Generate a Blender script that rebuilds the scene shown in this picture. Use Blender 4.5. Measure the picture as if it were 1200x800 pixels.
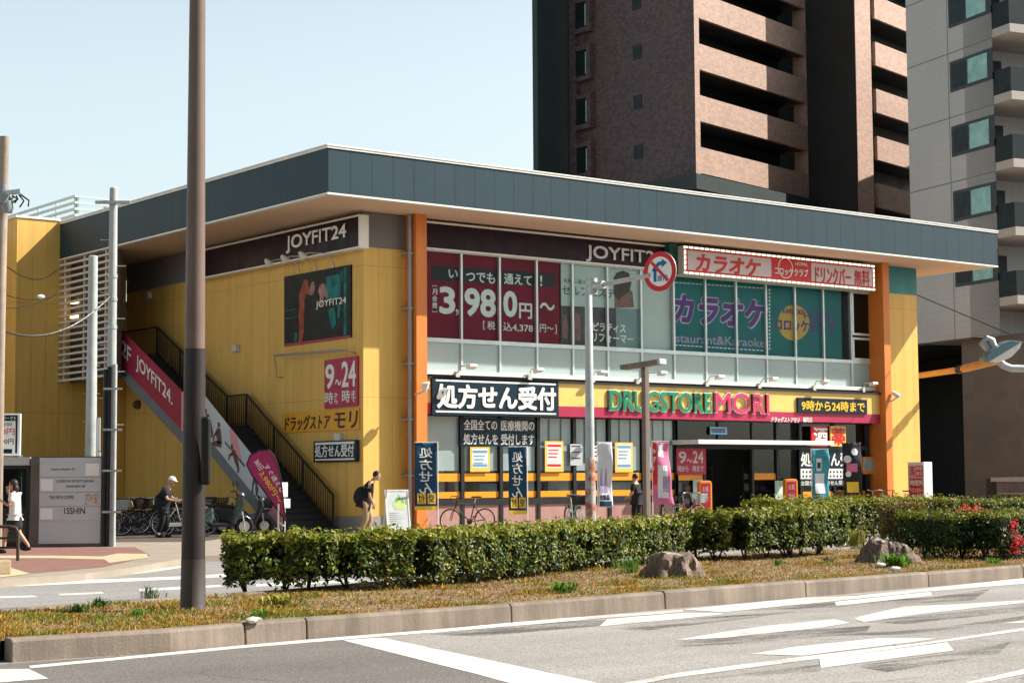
import bpy, bmesh, math, random
from mathutils import Vector, Matrix, noise
random.seed(7)
SC = bpy.context.scene
for o in list(bpy.data.objects):
    bpy.data.objects.remove(o)
R_ = math.radians
# ---------------------------------------------------------------- camera
FPX, YAW, PITCH, ROLL = 2067.5, 0.6581, 0.0777, -0.0064      # focal length for a 1200 px wide frame
CAMP = Vector((-24.7835, -40.099, 1.5))
_f = Vector((math.sin(YAW)*math.cos(PITCH), math.cos(YAW)*math.cos(PITCH), math.sin(PITCH)))
_r = Vector((math.cos(YAW), -math.sin(YAW), 0)); _u = _r.cross(_f)
_c, _s = math.cos(ROLL), math.sin(ROLL)
RV = _c*_r + _s*_u; UV = -_s*_r + _c*_u; FV = _f
cam_d = bpy.data.cameras.new('camera'); cam = bpy.data.objects.new('camera', cam_d)
SC.collection.objects.link(cam)
cam.matrix_world = Matrix(((RV.x, UV.x, -FV.x, CAMP.x), (RV.y, UV.y, -FV.y, CAMP.y), (RV.z, UV.z, -FV.z, CAMP.z), (0, 0, 0, 1)))
cam_d.sensor_width = 36; cam_d.lens = FPX/1200*36; cam_d.clip_end = 3000; cam_d.clip_start = .1
SC.camera = cam
# ---------------------------------------------------------------- world, sun, exposure
SUN = Vector((1.75, -1.0, 1.80)).normalized()
SUN_EL = math.asin(SUN.z); SUN_ROT = math.atan2(SUN.x, SUN.y)
world = bpy.data.worlds.new('World'); SC.world = world; world.use_nodes = True
wn = world.node_tree; wn.nodes.clear()
wo = wn.nodes.new('ShaderNodeOutputWorld'); wb = wn.nodes.new('ShaderNodeBackground')
sky = wn.nodes.new('ShaderNodeTexSky'); sky.sky_type = 'NISHITA'; sky.sun_disc = False
sky.sun_elevation = SUN_EL; sky.sun_rotation = SUN_ROT
sky.air_density = 1.0; sky.dust_density = 2.2; sky.ozone_density = 1.0
wh = wn.nodes.new('ShaderNodeHueSaturation'); wh.inputs['Saturation'].default_value = .42
wn.links.new(sky.outputs[0], wh.inputs['Color'])
wm = wn.nodes.new('ShaderNodeMix'); wm.data_type = 'RGBA'; wm.blend_type = 'MULTIPLY'; wm.inputs[0].default_value = 1; wm.inputs[7].default_value = (.93, 1.0, .958, 1)
wn.links.new(wh.outputs[0], wm.inputs[6])
# sky kept bright towards the horizon and dimmed overhead to weaken the fill light
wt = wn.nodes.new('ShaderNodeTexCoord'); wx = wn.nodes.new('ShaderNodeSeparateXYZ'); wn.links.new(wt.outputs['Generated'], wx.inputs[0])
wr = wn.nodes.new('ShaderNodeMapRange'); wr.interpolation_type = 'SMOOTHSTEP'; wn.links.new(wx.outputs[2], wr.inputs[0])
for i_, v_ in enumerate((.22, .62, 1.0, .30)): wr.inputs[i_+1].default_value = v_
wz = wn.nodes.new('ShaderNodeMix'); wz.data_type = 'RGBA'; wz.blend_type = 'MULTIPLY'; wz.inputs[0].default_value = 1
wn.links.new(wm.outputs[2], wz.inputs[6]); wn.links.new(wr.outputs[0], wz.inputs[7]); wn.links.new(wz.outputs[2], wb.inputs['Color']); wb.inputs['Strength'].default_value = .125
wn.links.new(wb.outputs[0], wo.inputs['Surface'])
sl = bpy.data.lights.new('sun', 'SUN'); sl.energy = 4.8; sl.angle = R_(.53); sl.color = (1, .93, .82)
so = bpy.data.objects.new('sun', sl); SC.collection.objects.link(so)
so.rotation_euler = SUN.to_track_quat('Z', 'Y').to_euler(); so.location = (20, -30, 40)
SC.view_settings.view_transform = 'Standard'; SC.view_settings.look = 'None'
SC.view_settings.exposure = .9; SC.view_settings.gamma = 1; SC.view_settings.use_curve_mapping = False
SC.render.engine = 'CYCLES'; SC.cycles.max_bounces = 7; SC.cycles.diffuse_bounces = 3
SC.cycles.transparent_max_bounces = 12; SC.cycles.caustics_reflective = False; SC.cycles.caustics_refractive = False
SC.cycles.use_denoising = True

# ---------------------------------------------------------------- helpers
def ray(px, py): return FV + RV*((px-600)/FPX) - UV*((py-400)/FPX)
def on(ax, val, px, py):
    D = ray(px, py); i = 'xyz'.index(ax); return CAMP + D*((val-CAMP[i])/D[i])
def dep(d, px, py): return CAMP + ray(px, py)*d

ORG = {}
def org(o): return ORG.get(o.name, Vector((0, 0, 0))) if o else Vector((0, 0, 0))
def tag(o, label=None, cat=None, group=None, kind=None):
    if label: o['label'] = label
    if cat: o['category'] = cat
    if group: o['group'] = group
    if kind: o['kind'] = kind
    return o
def thing(name, label, cat, loc=(0, 0, 0), group=None):
    o = bpy.data.objects.new(name, None); SC.collection.objects.link(o); o.location = loc
    o.empty_display_size = .2; ORG[o.name] = Vector(loc)
    return tag(o, label, cat, group)
def place(o, loc, rz=0, sc=1):
    o.location = loc; o.rotation_euler = (0, 0, rz); o.scale = (sc, sc, sc); return o
def dup(root, loc, rz=0, label=None, sc=1, group=None):
    def cp(o, p):
        c = o.copy(); SC.collection.objects.link(c); c.parent = p
        for ch in list(o.children): cp(ch, c)
        return c
    r = cp(root, None); place(r, loc, rz, sc)
    if label: r['label'] = label
    if group: r['group'] = group
    return r

_GC = {}
def glyphs(s, weight):
    k = (s, weight)
    if k not in _GC:
        cu = bpy.data.curves.new('t', 'FONT'); cu.body = s; cu.size = 1; cu.extrude = .5; cu.offset = weight
        cu.resolution_u = 3
        ob = bpy.data.objects.new('t', cu); SC.collection.objects.link(ob)
        dg = bpy.context.evaluated_depsgraph_get(); me = bpy.data.meshes.new_from_object(ob.evaluated_get(dg))
        vs = [tuple(v.co) for v in me.vertices]; fs = [tuple(p.vertices) for p in me.polygons]
        bpy.data.objects.remove(ob); bpy.data.curves.remove(cu); bpy.data.meshes.remove(me)
        x0 = min(v[0] for v in vs); x1 = max(v[0] for v in vs); y0 = min(v[1] for v in vs); y1 = max(v[1] for v in vs)
        vs = [((v[0]-x0)/(x1-x0), (v[1]-y0)/max(1e-6, y1-y0), v[2]+.5) for v in vs]
        _GC[k] = (vs, fs)
    return _GC[k]

class MB:
    def __init__(s): s.v = []; s.f = []; s.mi = []; s.cur = 0
    def mat(s, i): s.cur = i; return s
    def add(s, vs, fs):
        b = len(s.v); s.v += [Vector(v) for v in vs]; s.f += [tuple(b+i for i in f) for f in fs]; s.mi += [s.cur]*len(fs); return s
    def box(s, x0, x1, y0, y1, z0, z1):
        return s.add([(x0,y0,z0),(x1,y0,z0),(x1,y1,z0),(x0,y1,z0),(x0,y0,z1),(x1,y0,z1),(x1,y1,z1),(x0,y1,z1)],
                     [(0,3,2,1),(4,5,6,7),(0,1,5,4),(1,2,6,5),(2,3,7,6),(3,0,4,7)])
    def obox(s, o, a, b, c):
        o, a, b, c = Vector(o), Vector(a), Vector(b), Vector(c)
        return s.add([o, o+a, o+a+b, o+b, o+c, o+a+c, o+a+b+c, o+b+c], [(0,3,2,1),(4,5,6,7),(0,1,5,4),(1,2,6,5),(2,3,7,6),(3,0,4,7)])
    def beam(s, p, q, w, h=None, up=(0, 0, 1)):
        p, q = Vector(p), Vector(q); h = h or w; d = (q-p); n = d.normalized(); u = Vector(up)
        if abs(n.dot(u)) > .98: u = Vector((1, 0, 0))
        sd = n.cross(u).normalized(); u2 = sd.cross(n)
        return s.obox(p-sd*w/2-u2*h/2, sd*w, u2*h, d)
    def quad(s, a, b, c, d): return s.add([a, b, c, d], [(0, 1, 2, 3)])
    def prism(s, pts, off):
        off = Vector(off); n = len(pts); P = [Vector(p) for p in pts]
        return s.add(P+[p+off for p in P], [tuple(range(n-1, -1, -1)), tuple(range(n, 2*n))]+[(i, (i+1) % n, n+(i+1) % n, n+i) for i in range(n)])
    def tube(s, pts, r, n=8, caps=True):
        P = [Vector(p) for p in pts]; m = len(P); rs = r if isinstance(r, (list, tuple)) else [r]*m
        vs = []; fs = []; u = None
        for i in range(m):
            t = (P[min(i+1, m-1)]-P[max(i-1, 0)]).normalized()
            if u is None:
                u = t.orthogonal().normalized()
            else:
                u = (u-t*u.dot(t)); u = u.normalized() if u.length > 1e-6 else t.orthogonal().normalized()
            w = t.cross(u)
            vs += [P[i]+(u*math.cos(2*math.pi*k/n)+w*math.sin(2*math.pi*k/n))*rs[i] for k in range(n)]
        for i in range(m-1):
            for k in range(n): fs.append((i*n+k, i*n+(k+1) % n, (i+1)*n+(k+1) % n, (i+1)*n+k))
        if caps: fs += [tuple(range(n-1, -1, -1)), tuple(range((m-1)*n, m*n))]
        return s.add(vs, fs)
    def ring(s, c, axis, rad, r, n=28, m=6):
        c, ax = Vector(c), Vector(axis).normalized(); u = ax.orthogonal().normalized(); w = ax.cross(u); vs = []; fs = []
        for i in range(n):
            a = 2*math.pi*i/n; d = u*math.cos(a)+w*math.sin(a)
            for k in range(m):
                b = 2*math.pi*k/m; vs.append(c+d*(rad+r*math.cos(b))+ax*r*math.sin(b))
        for i in range(n):
            for k in range(m): fs.append((i*m+k, ((i+1) % n)*m+k, ((i+1) % n)*m+(k+1) % m, i*m+(k+1) % m))
        return s.add(vs, fs)
    def lathe(s, c, prof, n=20, axis=(0, 0, 1)):
        c, ax = Vector(c), Vector(axis).normalized(); u = ax.orthogonal().normalized(); w = ax.cross(u); vs = []; fs = []; m = len(prof)
        for (r, z) in prof:
            for k in range(n):
                a = 2*math.pi*k/n; vs.append(c+ax*z+(u*math.cos(a)+w*math.sin(a))*max(r, 1e-4))
        for i in range(m-1):
            for k in range(n): fs.append((i*n+k, i*n+(k+1) % n, (i+1)*n+(k+1) % n, (i+1)*n+k))
        fs += [tuple(range(n-1, -1, -1)), tuple(range((m-1)*n, m*n))]
        return s.add(vs, fs)
    def ball(s, c, r, nu=12, nv=8):
        c = Vector(c); rx, ry, rz = r if isinstance(r, (tuple, list)) else (r, r, r); vs = [c+Vector((0, 0, -rz))]; fs = []
        for j in range(1, nv):
            t = -math.pi/2+math.pi*j/nv
            for i in range(nu):
                a = 2*math.pi*i/nu; vs.append(c+Vector((rx*math.cos(t)*math.cos(a), ry*math.cos(t)*math.sin(a), rz*math.sin(t))))
        vs.append(c+Vector((0, 0, rz))); L = len(vs)-1
        for i in range(nu):
            fs.append((0, 1+(i+1) % nu, 1+i)); fs.append((L, L-nu+i, L-nu+(i+1) % nu))
            for j in range(nv-2): a = 1+j*nu; fs.append((a+i, a+(i+1) % nu, a+nu+(i+1) % nu, a+nu+i))
        return s.add(vs, fs)
    def text(s, st, o, right, up, nrm, w, h, depth, weight=.0, shear=0, mirror=False, fn=None):
        if weight > .004:                       # bold: the glyph struck several times around its place, each a hair deeper
            r = min(weight, .12)*h*.8; right, up = Vector(right), Vector(up); k = 8 if weight > .04 else 4
            for i in range(k):
                a = 2*math.pi*(i+.5)/k
                s.text(st, Vector(o)+right*(r*(1+math.cos(a)))+up*(r*(1+math.sin(a))), right, up, nrm, w-2*r, h-2*r, depth-(i+1)*min(.0004, depth*.06), 0, shear, mirror, fn)
            return s
        vs, fs = glyphs(st, weight); o, right, up, nrm = Vector(o), Vector(right), Vector(up), Vector(nrm)
        out = []
        for (x, y, z) in vs:
            if mirror: x = 1-x
            p = o+right*(x*w+shear*y*h)+up*(y*h)+nrm*(z*depth)
            out.append(fn(p) if fn else p)
        return s.add(out, fs)
    def build(s, name, mats, parent=None, smooth=False, bevel=0, fix=True, seg=2):
        me = bpy.data.meshes.new(name); b = org(parent)
        if parent is None:
            lo = [min(v[i] for v in s.v) for i in range(3)]; hi = [max(v[i] for v in s.v) for i in range(3)]
            b = Vector(((lo[0]+hi[0])/2, (lo[1]+hi[1])/2, lo[2]))
        me.from_pydata([v-b for v in s.v], [], s.f)
        for m in (mats if isinstance(mats, (list, tuple)) else [mats]): me.materials.append(m)
        me.polygons.foreach_set('material_index', s.mi)
        if fix:
            bm = bmesh.new(); bm.from_mesh(me); bmesh.ops.recalc_face_normals(bm, faces=bm.faces); bm.to_mesh(me); bm.free()
        if smooth:
            me.polygons.foreach_set('use_smooth', [True]*len(me.polygons))
            try: me.set_sharp_from_angle(angle=R_(40))
            except Exception: pass
        me.update()
        o = bpy.data.objects.new(name, me); SC.collection.objects.link(o)
        if parent is None: o.location = b
        else: o.parent = parent
        ORG[o.name] = b
        if bevel:
            md = o.modifiers.new('bevel', 'BEVEL'); md.width = bevel; md.segments = seg; md.limit_method = 'ANGLE'; md.angle_limit = R_(45)
        return o

def parts(w, name, mats, parent, **k):
    """every separate piece of w as an object of its own"""
    n = len(w.v); up = list(range(n))
    def find(i):
        while up[i] != i: up[i] = up[up[i]]; i = up[i]
        return i
    for f in w.f:
        for i in f[1:]: up[find(i)] = find(f[0])
    by = {}
    for f, m in zip(w.f, w.mi): by.setdefault(find(f[0]), []).append((f, m))
    out = []
    for fl in by.values():
        q = MB(); ix = {}
        for f, m in fl:
            for i in f:
                if i not in ix: ix[i] = len(q.v); q.v.append(w.v[i])
            q.f.append(tuple(ix[i] for i in f)); q.mi.append(m)
        out.append(q.build(name, mats, parent, **k))
    return out

class Face:
    """a vertical plane through P0 along the horizontal direction d (picture left to right), n its outward normal"""
    def __init__(s, P0, d):
        s.p = Vector((P0[0], P0[1], 0)); s.d = Vector((d[0], d[1], 0)).normalized(); s.n = Vector((s.d.y, -s.d.x, 0))
    def hit(s, px, py):
        D = ray(px, py); t = (s.p-CAMP).dot(s.n)/D.dot(s.n); return CAMP+D*t
    def uv(s, px, py): h = s.hit(px, py); return (h-s.p).dot(s.d), h.z
    def at(s, u, z, n=0): return s.p+s.d*u+s.n*n+Vector((0, 0, z))
    def box(s, mb, u0, u1, z0, z1, n0, n1):
        return mb.obox(s.at(u0, z0, n0), s.d*(u1-u0), s.n*(n1-n0), Vector((0, 0, z1-z0)))
    def panel(s, mb, x0, y0, x1, y1, n0=-.05, n1=0):
        u0, za = s.uv(x0, y0); u1, zb = s.uv(x1, y1); return s.box(mb, u0, u1, zb, za, n0, n1)
    def text(s, mb, st, x0, y0, y1, x1, depth=.012, off=0, weight=.0, shear=0, mirror=False):
        """left edge at pixel column x0 from y0 (top) to y1 (bottom), right edge at column x1"""
        u0, zt = s.uv(x0, y0); _, zb = s.uv(x0, y1); u1, _ = s.uv(x1, y0)
        return mb.text(st, s.at(u0, zb, off), s.d, (0, 0, 1), s.n, u1-u0, zt-zb, depth, weight, shear, mirror)
    def poly(s, mb, pts, n0, n1):
        P = [s.at(*s.uv(x, y), n0) for x, y in pts]; return mb.prism(P, s.n*(n1-n0))
    def beam(s, mb, a, b, w, n0, n1):
        """flat bar in the plane between two pixels"""
        p = Vector(s.uv(*a)); q = Vector(s.uv(*b)); t = (q-p).normalized(); m = Vector((-t.y, t.x))*w/2
        return mb.prism([s.at(*c, n0) for c in (p+m, q+m, q-m, p-m)], s.n*(n1-n0))

# ---------------------------------------------------------------- materials
def rgb(*c): return (c[0], c[1], c[2], 1)
def nd(nt, t, **kw):
    n = nt.nodes.new(t)
    for k, v in kw.items(): setattr(n, k, v)
    return n
def base_mat(name):
    m = bpy.data.materials.new(name); m.use_nodes = True; nt = m.node_tree
    return m, nt, nt.nodes['Principled BSDF']
def mathn(nt, op, a, b=None):
    n = nd(nt, 'ShaderNodeMath', operation=op)
    for i, x in enumerate((a, b)):
        if x is None: continue
        if isinstance(x, (int, float)): n.inputs[i].default_value = x
        else: nt.links.new(x, n.inputs[i])
    return n.outputs[0]
def mixc(nt, fac, a, b, mode='MIX'):
    n = nd(nt, 'ShaderNodeMix', data_type='RGBA', blend_type=mode)
    for s_, x in ((0, fac), (6, a), (7, b)):
        if isinstance(x, (int, float)): n.inputs[s_].default_value = x
        elif isinstance(x, tuple): n.inputs[s_].default_value = x
        else: nt.links.new(x, n.inputs[s_])
    return n.outputs[2]
def noisen(nt, vec, scale, detail=4, rough=.55):
    n = nd(nt, 'ShaderNodeTexNoise'); n.inputs['Scale'].default_value = scale; n.inputs['Detail'].default_value = detail
    n.inputs['Roughness'].default_value = rough; nt.links.new(vec, n.inputs['Vector']); return n.outputs['Fac']
def maprange(nt, v, a, b, c, d):
    n = nd(nt, 'ShaderNodeMapRange'); nt.links.new(v, n.inputs[0])
    for i, x in enumerate((a, b, c, d)): n.inputs[i+1].default_value = x
    return n.outputs[0]
def bumpn(nt, h, strength, dist=.01):
    n = nd(nt, 'ShaderNodeBump'); n.inputs['Strength'].default_value = strength; n.inputs['Distance'].default_value = dist
    nt.links.new(h, n.inputs['Height']); return n.outputs[0]
def M(name, col, rough=.6, var=.12, ns=2.0, metal=0, bump=0, bs=60, spec=.3, col2=None, streak=0, coat=0):
    m, nt, b = base_mat(name); g = nd(nt, 'ShaderNodeNewGeometry'); P = g.outputs['Position']
    n1 = noisen(nt, P, ns, 5, .6)
    f = maprange(nt, n1, .3, .7, 1-var, 1+var)
    c = mixc(nt, 1, rgb(*col), f, 'MULTIPLY') if col2 is None else mixc(nt, maprange(nt, n1, .35, .65, 0, 1), rgb(*col), rgb(*col2))
    if streak:
        mp = nd(nt, 'ShaderNodeMapping'); mp.inputs['Scale'].default_value = (2.2, 2.2, .12); nt.links.new(P, mp.inputs[0])
        c = mixc(nt, 1, c, maprange(nt, noisen(nt, mp.outputs[0], 1.6, 6, .7), .35, .7, 1-streak, 1+streak*.35), 'MULTIPLY')
    nt.links.new(c, b.inputs['Base Color'])
    nt.links.new(maprange(nt, noisen(nt, P, ns*3, 3), .3, .7, max(.03, rough-.08), min(1, rough+.1)), b.inputs['Roughness'])
    b.inputs['Metallic'].default_value = metal; b.inputs['Specular IOR Level'].default_value = spec
    if coat: b.inputs['Coat Weight'].default_value = coat
    if bump: nt.links.new(bumpn(nt, noisen(nt, P, bs, 4), bump), b.inputs['Normal'])
    return m
def M_seam(name, col, pitch, hz=(), phase=0, w=.014, rough=.55, dark=.55, var=.08, streak=.18, along='XY', bump=.3):
    """cladding panels: vertical joints every pitch along x (or y), horizontal joints at the heights hz; world position"""
    m, nt, b = base_mat(name); g = nd(nt, 'ShaderNodeNewGeometry'); P = g.outputs['Position']
    sx = nd(nt, 'ShaderNodeSeparateXYZ'); nt.links.new(P, sx.inputs[0]); sn = nd(nt, 'ShaderNodeSeparateXYZ'); nt.links.new(g.outputs['True Normal'], sn.inputs[0])
    facey = mathn(nt, 'GREATER_THAN', mathn(nt, 'ABSOLUTE', sn.outputs[0]), .7)     # wall facing +-X: joints run along y
    t = nd(nt, 'ShaderNodeMix', data_type='FLOAT'); nt.links.new(facey, t.inputs[0]); nt.links.new(sx.outputs[0], t.inputs[2]); nt.links.new(sx.outputs[1], t.inputs[3])
    fr = mathn(nt, 'FRACT', mathn(nt, 'DIVIDE', mathn(nt, 'ADD', t.outputs[0], phase+100*pitch), pitch))
    mask = mathn(nt, 'LESS_THAN', fr, w/pitch)
    for z in hz:
        mask = mathn(nt, 'MAXIMUM', mask, mathn(nt, 'LESS_THAN', mathn(nt, 'ABSOLUTE', mathn(nt, 'SUBTRACT', sx.outputs[2], z)), w*.6))
    cell = mathn(nt, 'FLOOR', mathn(nt, 'DIVIDE', mathn(nt, 'ADD', t.outputs[0], phase+100*pitch), pitch))
    wn_ = nd(nt, 'ShaderNodeTexWhiteNoise', noise_dimensions='1D'); nt.links.new(cell, wn_.inputs['W'])
    c = mixc(nt, 1, rgb(*col), maprange(nt, wn_.outputs[0], 0, 1, 1-var*.6, 1+var*.6), 'MULTIPLY')
    c = mixc(nt, 1, c, maprange(nt, noisen(nt, P, 1.1, 5, .65), .3, .7, 1-var, 1+var), 'MULTIPLY')
    mp = nd(nt, 'ShaderNodeMapping'); mp.inputs['Scale'].default_value = (3, 3, .15); nt.links.new(P, mp.inputs[0])
    c = mixc(nt, 1, c, maprange(nt, noisen(nt, mp.outputs[0], 1.5, 6, .7), .4, .75, 1, 1-streak), 'MULTIPLY')
    c = mixc(nt, mask, c, mixc(nt, 1, c, rgb(dark, dark*.97, dark*.92), 'MULTIPLY'))
    nt.links.new(c, b.inputs['Base Color']); b.inputs['Roughness'].default_value = rough; b.inputs['Specular IOR Level'].default_value = .25
    nt.links.new(bumpn(nt, mathn(nt, 'SUBTRACT', noisen(nt, P, 25, 3), mathn(nt, 'MULTIPLY', mask, 2)), bump, .004), b.inputs['Normal'])
    return m
def M_glass(name, tint=(.8, .88, .88), refl=1.0, rough=.02, ior=1.5, flat=True):
    m = bpy.data.materials.new(name); m.use_nodes = True; nt = m.node_tree; nt.nodes.clear()
    o = nd(nt, 'ShaderNodeOutputMaterial'); t = nd(nt, 'ShaderNodeBsdfTransparent'); t.inputs[0].default_value = rgb(*tint)
    gl = nd(nt, 'ShaderNodeBsdfGlossy'); gl.inputs['Roughness'].default_value = rough; gl.inputs[0].default_value = (.95, 1, 1, 1)
    fr = nd(nt, 'ShaderNodeFresnel'); fr.inputs[0].default_value = ior
    g = nd(nt, 'ShaderNodeNewGeometry')
    mx = nd(nt, 'ShaderNodeMixShader'); nt.links.new(mathn(nt, 'MULTIPLY', mathn(nt, 'MULTIPLY', fr.outputs[0], refl), mathn(nt, 'SUBTRACT', 1, g.outputs['Backfacing'])), mx.inputs[0])
    nt.links.new(t.outputs[0], mx.inputs[1]); nt.links.new(gl.outputs[0], mx.inputs[2]); nt.links.new(mx.outputs[0], o.inputs[0])
    return m
def M_leaf(name, col, col2, rough=.42, trans=.3):
    rough = min(.9, rough+.12)
    m, nt, b = base_mat(name); g = nd(nt, 'ShaderNodeNewGeometry'); P = g.outputs['Position']
    wn_ = noisen(nt, P, 9, 3, .7)
    c = mixc(nt, maprange(nt, wn_, .35, .65, 0, 1), rgb(*col), rgb(*col2))
    ri = mixc(nt, 1, c, maprange(nt, g.outputs['Random Per Island'], 0, 1, .65, 1.35), 'MULTIPLY')
    nt.links.new(ri, b.inputs['Base Color']); b.inputs['Specular IOR Level'].default_value = .35; b.inputs['Roughness'].default_value = rough
    t = nd(nt, 'ShaderNodeBsdfTranslucent'); nt.links.new(ri, t.inputs[0]); mx = nd(nt, 'ShaderNodeMixShader'); mx.inputs[0].default_value = trans
    nt.links.new(b.outputs[0], mx.inputs[1]); nt.links.new(t.outputs[0], mx.inputs[2])
    nt.links.new(mx.outputs[0], nt.nodes['Material Output'].inputs[0]); return m
def M_emit(name, col, st):
    m, nt, b = base_mat(name); b.inputs['Base Color'].default_value = rgb(*col); b.inputs['Emission Color'].default_value = rgb(*col)
    b.inputs['Emission Strength'].default_value = st; return m
WHITE = M('white_paint', (.78, .78, .76), .45, .06, 3, streak=.08)
LETTER = M('white_lettering', (.82, .82, .80), .4, .03, 3)
BLACK = M('black_plastic', (.012, .013, .015), .45, .1, 5)
DARK = M('dark_bronze_aluminium', (.018, .020, .024), .4, .15, 3)
ALU = M('pale_aluminium', (.52, .57, .58), .38, .08, 2, metal=.35)
STEEL = M('galvanised_steel', (.42, .45, .46), .45, .18, 6, metal=.5, streak=.15)
NAVY = M('navy_sign', (.005, .020, .036), .4, .12, 2, spec=.2)
MAG = M('magenta_sign', (.42, .028, .085), .4, .08, 2, streak=.06, spec=.25)
WINE = M('wine_red_film', (.17, .005, .022), .5, .12, 1.5, spec=.1)
YEL = M('yellow_sign', (.80, .50, .09), .45, .06, 2, streak=.06, spec=.25)
ORG_ = M('orange_paint', (.80, .27, .03), .45, .08, 2, streak=.1)
RED = M('red_sign', (.60, .02, .025), .4, .08, 2, spec=.25)
GREEN = M('green_lettering', (.0, .24, .11), .35, .05, 2)
RUBBER = M('rubber', (.012, .012, .012), .8, .2, 20)
SILVER = M('bright_metal', (.65, .66, .68), .28, .1, 8, metal=.9)
# ================================================================ ground, roads, paving
def asphalt(name, c1, c2, sc=.5):
    m, nt, b = base_mat(name); g = nd(nt, 'ShaderNodeNewGeometry'); P = g.outputs['Position']
    big = noisen(nt, P, .35*sc, 6, .6); sp = nd(nt, 'ShaderNodeTexVoronoi'); sp.inputs['Scale'].default_value = 75; nt.links.new(P, sp.inputs['Vector'])
    mp = nd(nt, 'ShaderNodeMapping'); mp.inputs['Scale'].default_value = (.12, 1.3, 1); mp.inputs['Rotation'].default_value = (0, 0, R_(-4)); nt.links.new(P, mp.inputs[0])
    lane = noisen(nt, mp.outputs[0], 1.2, 4, .6)
    c = mixc(nt, maprange(nt, mathn(nt, 'ADD', mathn(nt, 'MULTIPLY', big, .5), mathn(nt, 'MULTIPLY', lane, .5)), .38, .62, 0, 1), rgb(*c1), rgb(*c2))
    sc_ = nd(nt, 'ShaderNodeSeparateColor'); nt.links.new(sp.outputs['Color'], sc_.inputs[0])
    c = mixc(nt, 1, c, maprange(nt, sc_.outputs[0], 0, 1, .62, 1.38), 'MULTIPLY')
    wp = nd(nt, 'ShaderNodeMix', data_type='VECTOR'); wp.inputs[0].default_value = .09
    nn = nd(nt, 'ShaderNodeTexNoise'); nn.inputs['Scale'].default_value = 1.6; nn.inputs['Detail'].default_value = 6; nt.links.new(P, nn.inputs['Vector']); nt.links.new(P, wp.inputs[4]); nt.links.new(nn.outputs['Color'], wp.inputs[5])
    cr = nd(nt, 'ShaderNodeTexVoronoi', feature='DISTANCE_TO_EDGE'); cr.inputs['Scale'].default_value = .55; nt.links.new(wp.outputs[1], cr.inputs['Vector'])
    crk = mathn(nt, 'MULTIPLY', mathn(nt, 'LESS_THAN', cr.outputs['Distance'], .0045), maprange(nt, noisen(nt, P, .5, 3), .5, .58, 0, .75))
    c = mixc(nt, crk, c, rgb(.05, .046, .043))
    c = mixc(nt, maprange(nt, noisen(nt, P, .9, 6, .7), .58, .72, 0, .35), c, rgb(.11, .10, .095))
    nt.links.new(c, b.inputs['Base Color']); b.inputs['Roughness'].default_value = .85
    nt.links.new(bumpn(nt, sp.outputs['Distance'], .5, .006), b.inputs['Normal']); return m
ASPH_NEAR = asphalt('dark_asphalt', (.125, .112, .106), (.17, .156, .148))
ASPH_PALE = asphalt('worn_pale_asphalt', (.235, .222, .214), (.315, .30, .292))
ASPH_FAR = asphalt('far_asphalt', (.215, .21, .21), (.275, .27, .27))
def paint_mat():
    m, nt, b = base_mat('road_paint'); g = nd(nt, 'ShaderNodeNewGeometry'); P = g.outputs['Position']
    n = noisen(nt, P, 22, 9, .8); n2 = noisen(nt, P, 1.1, 5, .65)
    mp = nd(nt, 'ShaderNodeMapping'); mp.inputs['Scale'].default_value = (.25, 2.6, 1); nt.links.new(P, mp.inputs[0]); n3 = noisen(nt, mp.outputs[0], 1.4, 5, .7)
    w = maprange(nt, mathn(nt, 'ADD', mathn(nt, 'MULTIPLY', n, .55), mathn(nt, 'MULTIPLY', n2, .45)), .40, .50, 0, 1)
    c = mixc(nt, w, rgb(.36, .34, .33), rgb(.66, .65, .62))
    c = mixc(nt, maprange(nt, n3, .52, .72, 0, .55), c, rgb(.33, .31, .30))
    nt.links.new(c, b.inputs['Base Color']); b.inputs['Roughness'].default_value = .7
    nt.links.new(bumpn(nt, n, .4, .004), b.inputs['Normal']); return m
PAINT = paint_mat()
GROUND = M('ground_concrete', (.30, .28, .25), .9, .15, .4, bump=.3, bs=30)
ZR = -.12
g = MB(); g.quad((-600, -600, -.16), (900, -600, -.16), (900, 1200, -.16), (-600, 1200, -.16))
tag(g.build('ground', GROUND, fix=False), kind='structure')
def sheet(name, pts, z, m, kind='structure'):
    mb = MB(); mb.add([(p[0], p[1], z) for p in pts], [tuple(range(len(pts)))]); o = mb.build(name, m, fix=False)
    if o.data.polygons[0].normal.z < 0: o.data.flip_normals()
    return tag(o, kind=kind)
sheet('road', [(-160, -48), (160, -48), (160, -8), (-160, -8)], ZR, ASPH_PALE)
Z = lambda px, py, z=ZR: on('z', z, px, py)
# the darker surface before the oblique white line, and the far carriageway
a, b_ = Z(402, 749), Z(690, 806); dd = (b_-a).normalized()
sheet('road_patch', [a.xy, (a+dd*9).xy, (a.x-2, -47.5), (-60, -47.5), (-60, a.y-.2)], ZR+.0015, ASPH_NEAR)
sheet('far_road', [(-160, -21.3), (160, -21.3), (160, -7.95), (-160, -7.95)], ZR+.0015, ASPH_FAR)
def stripe(pts):
    mb = MB(); mb.add([(p.x, p.y, ZR+.0042) for p in pts], [tuple(range(len(pts)))])
    for v in mb.v: pass
    return mb
def marks(name, polys, dz=.0042):
    mb = MB()
    for pl in polys:
        P = [Z(*p) for p in pl]; mb.add([(p.x, p.y, ZR+dz) for p in P], [tuple(range(len(P)))])
    o = mb.build(name, PAINT, fix=False)
    for p in o.data.polygons:
        if p.normal.z < 0: p.flip()
    return tag(o, kind='structure')
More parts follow.
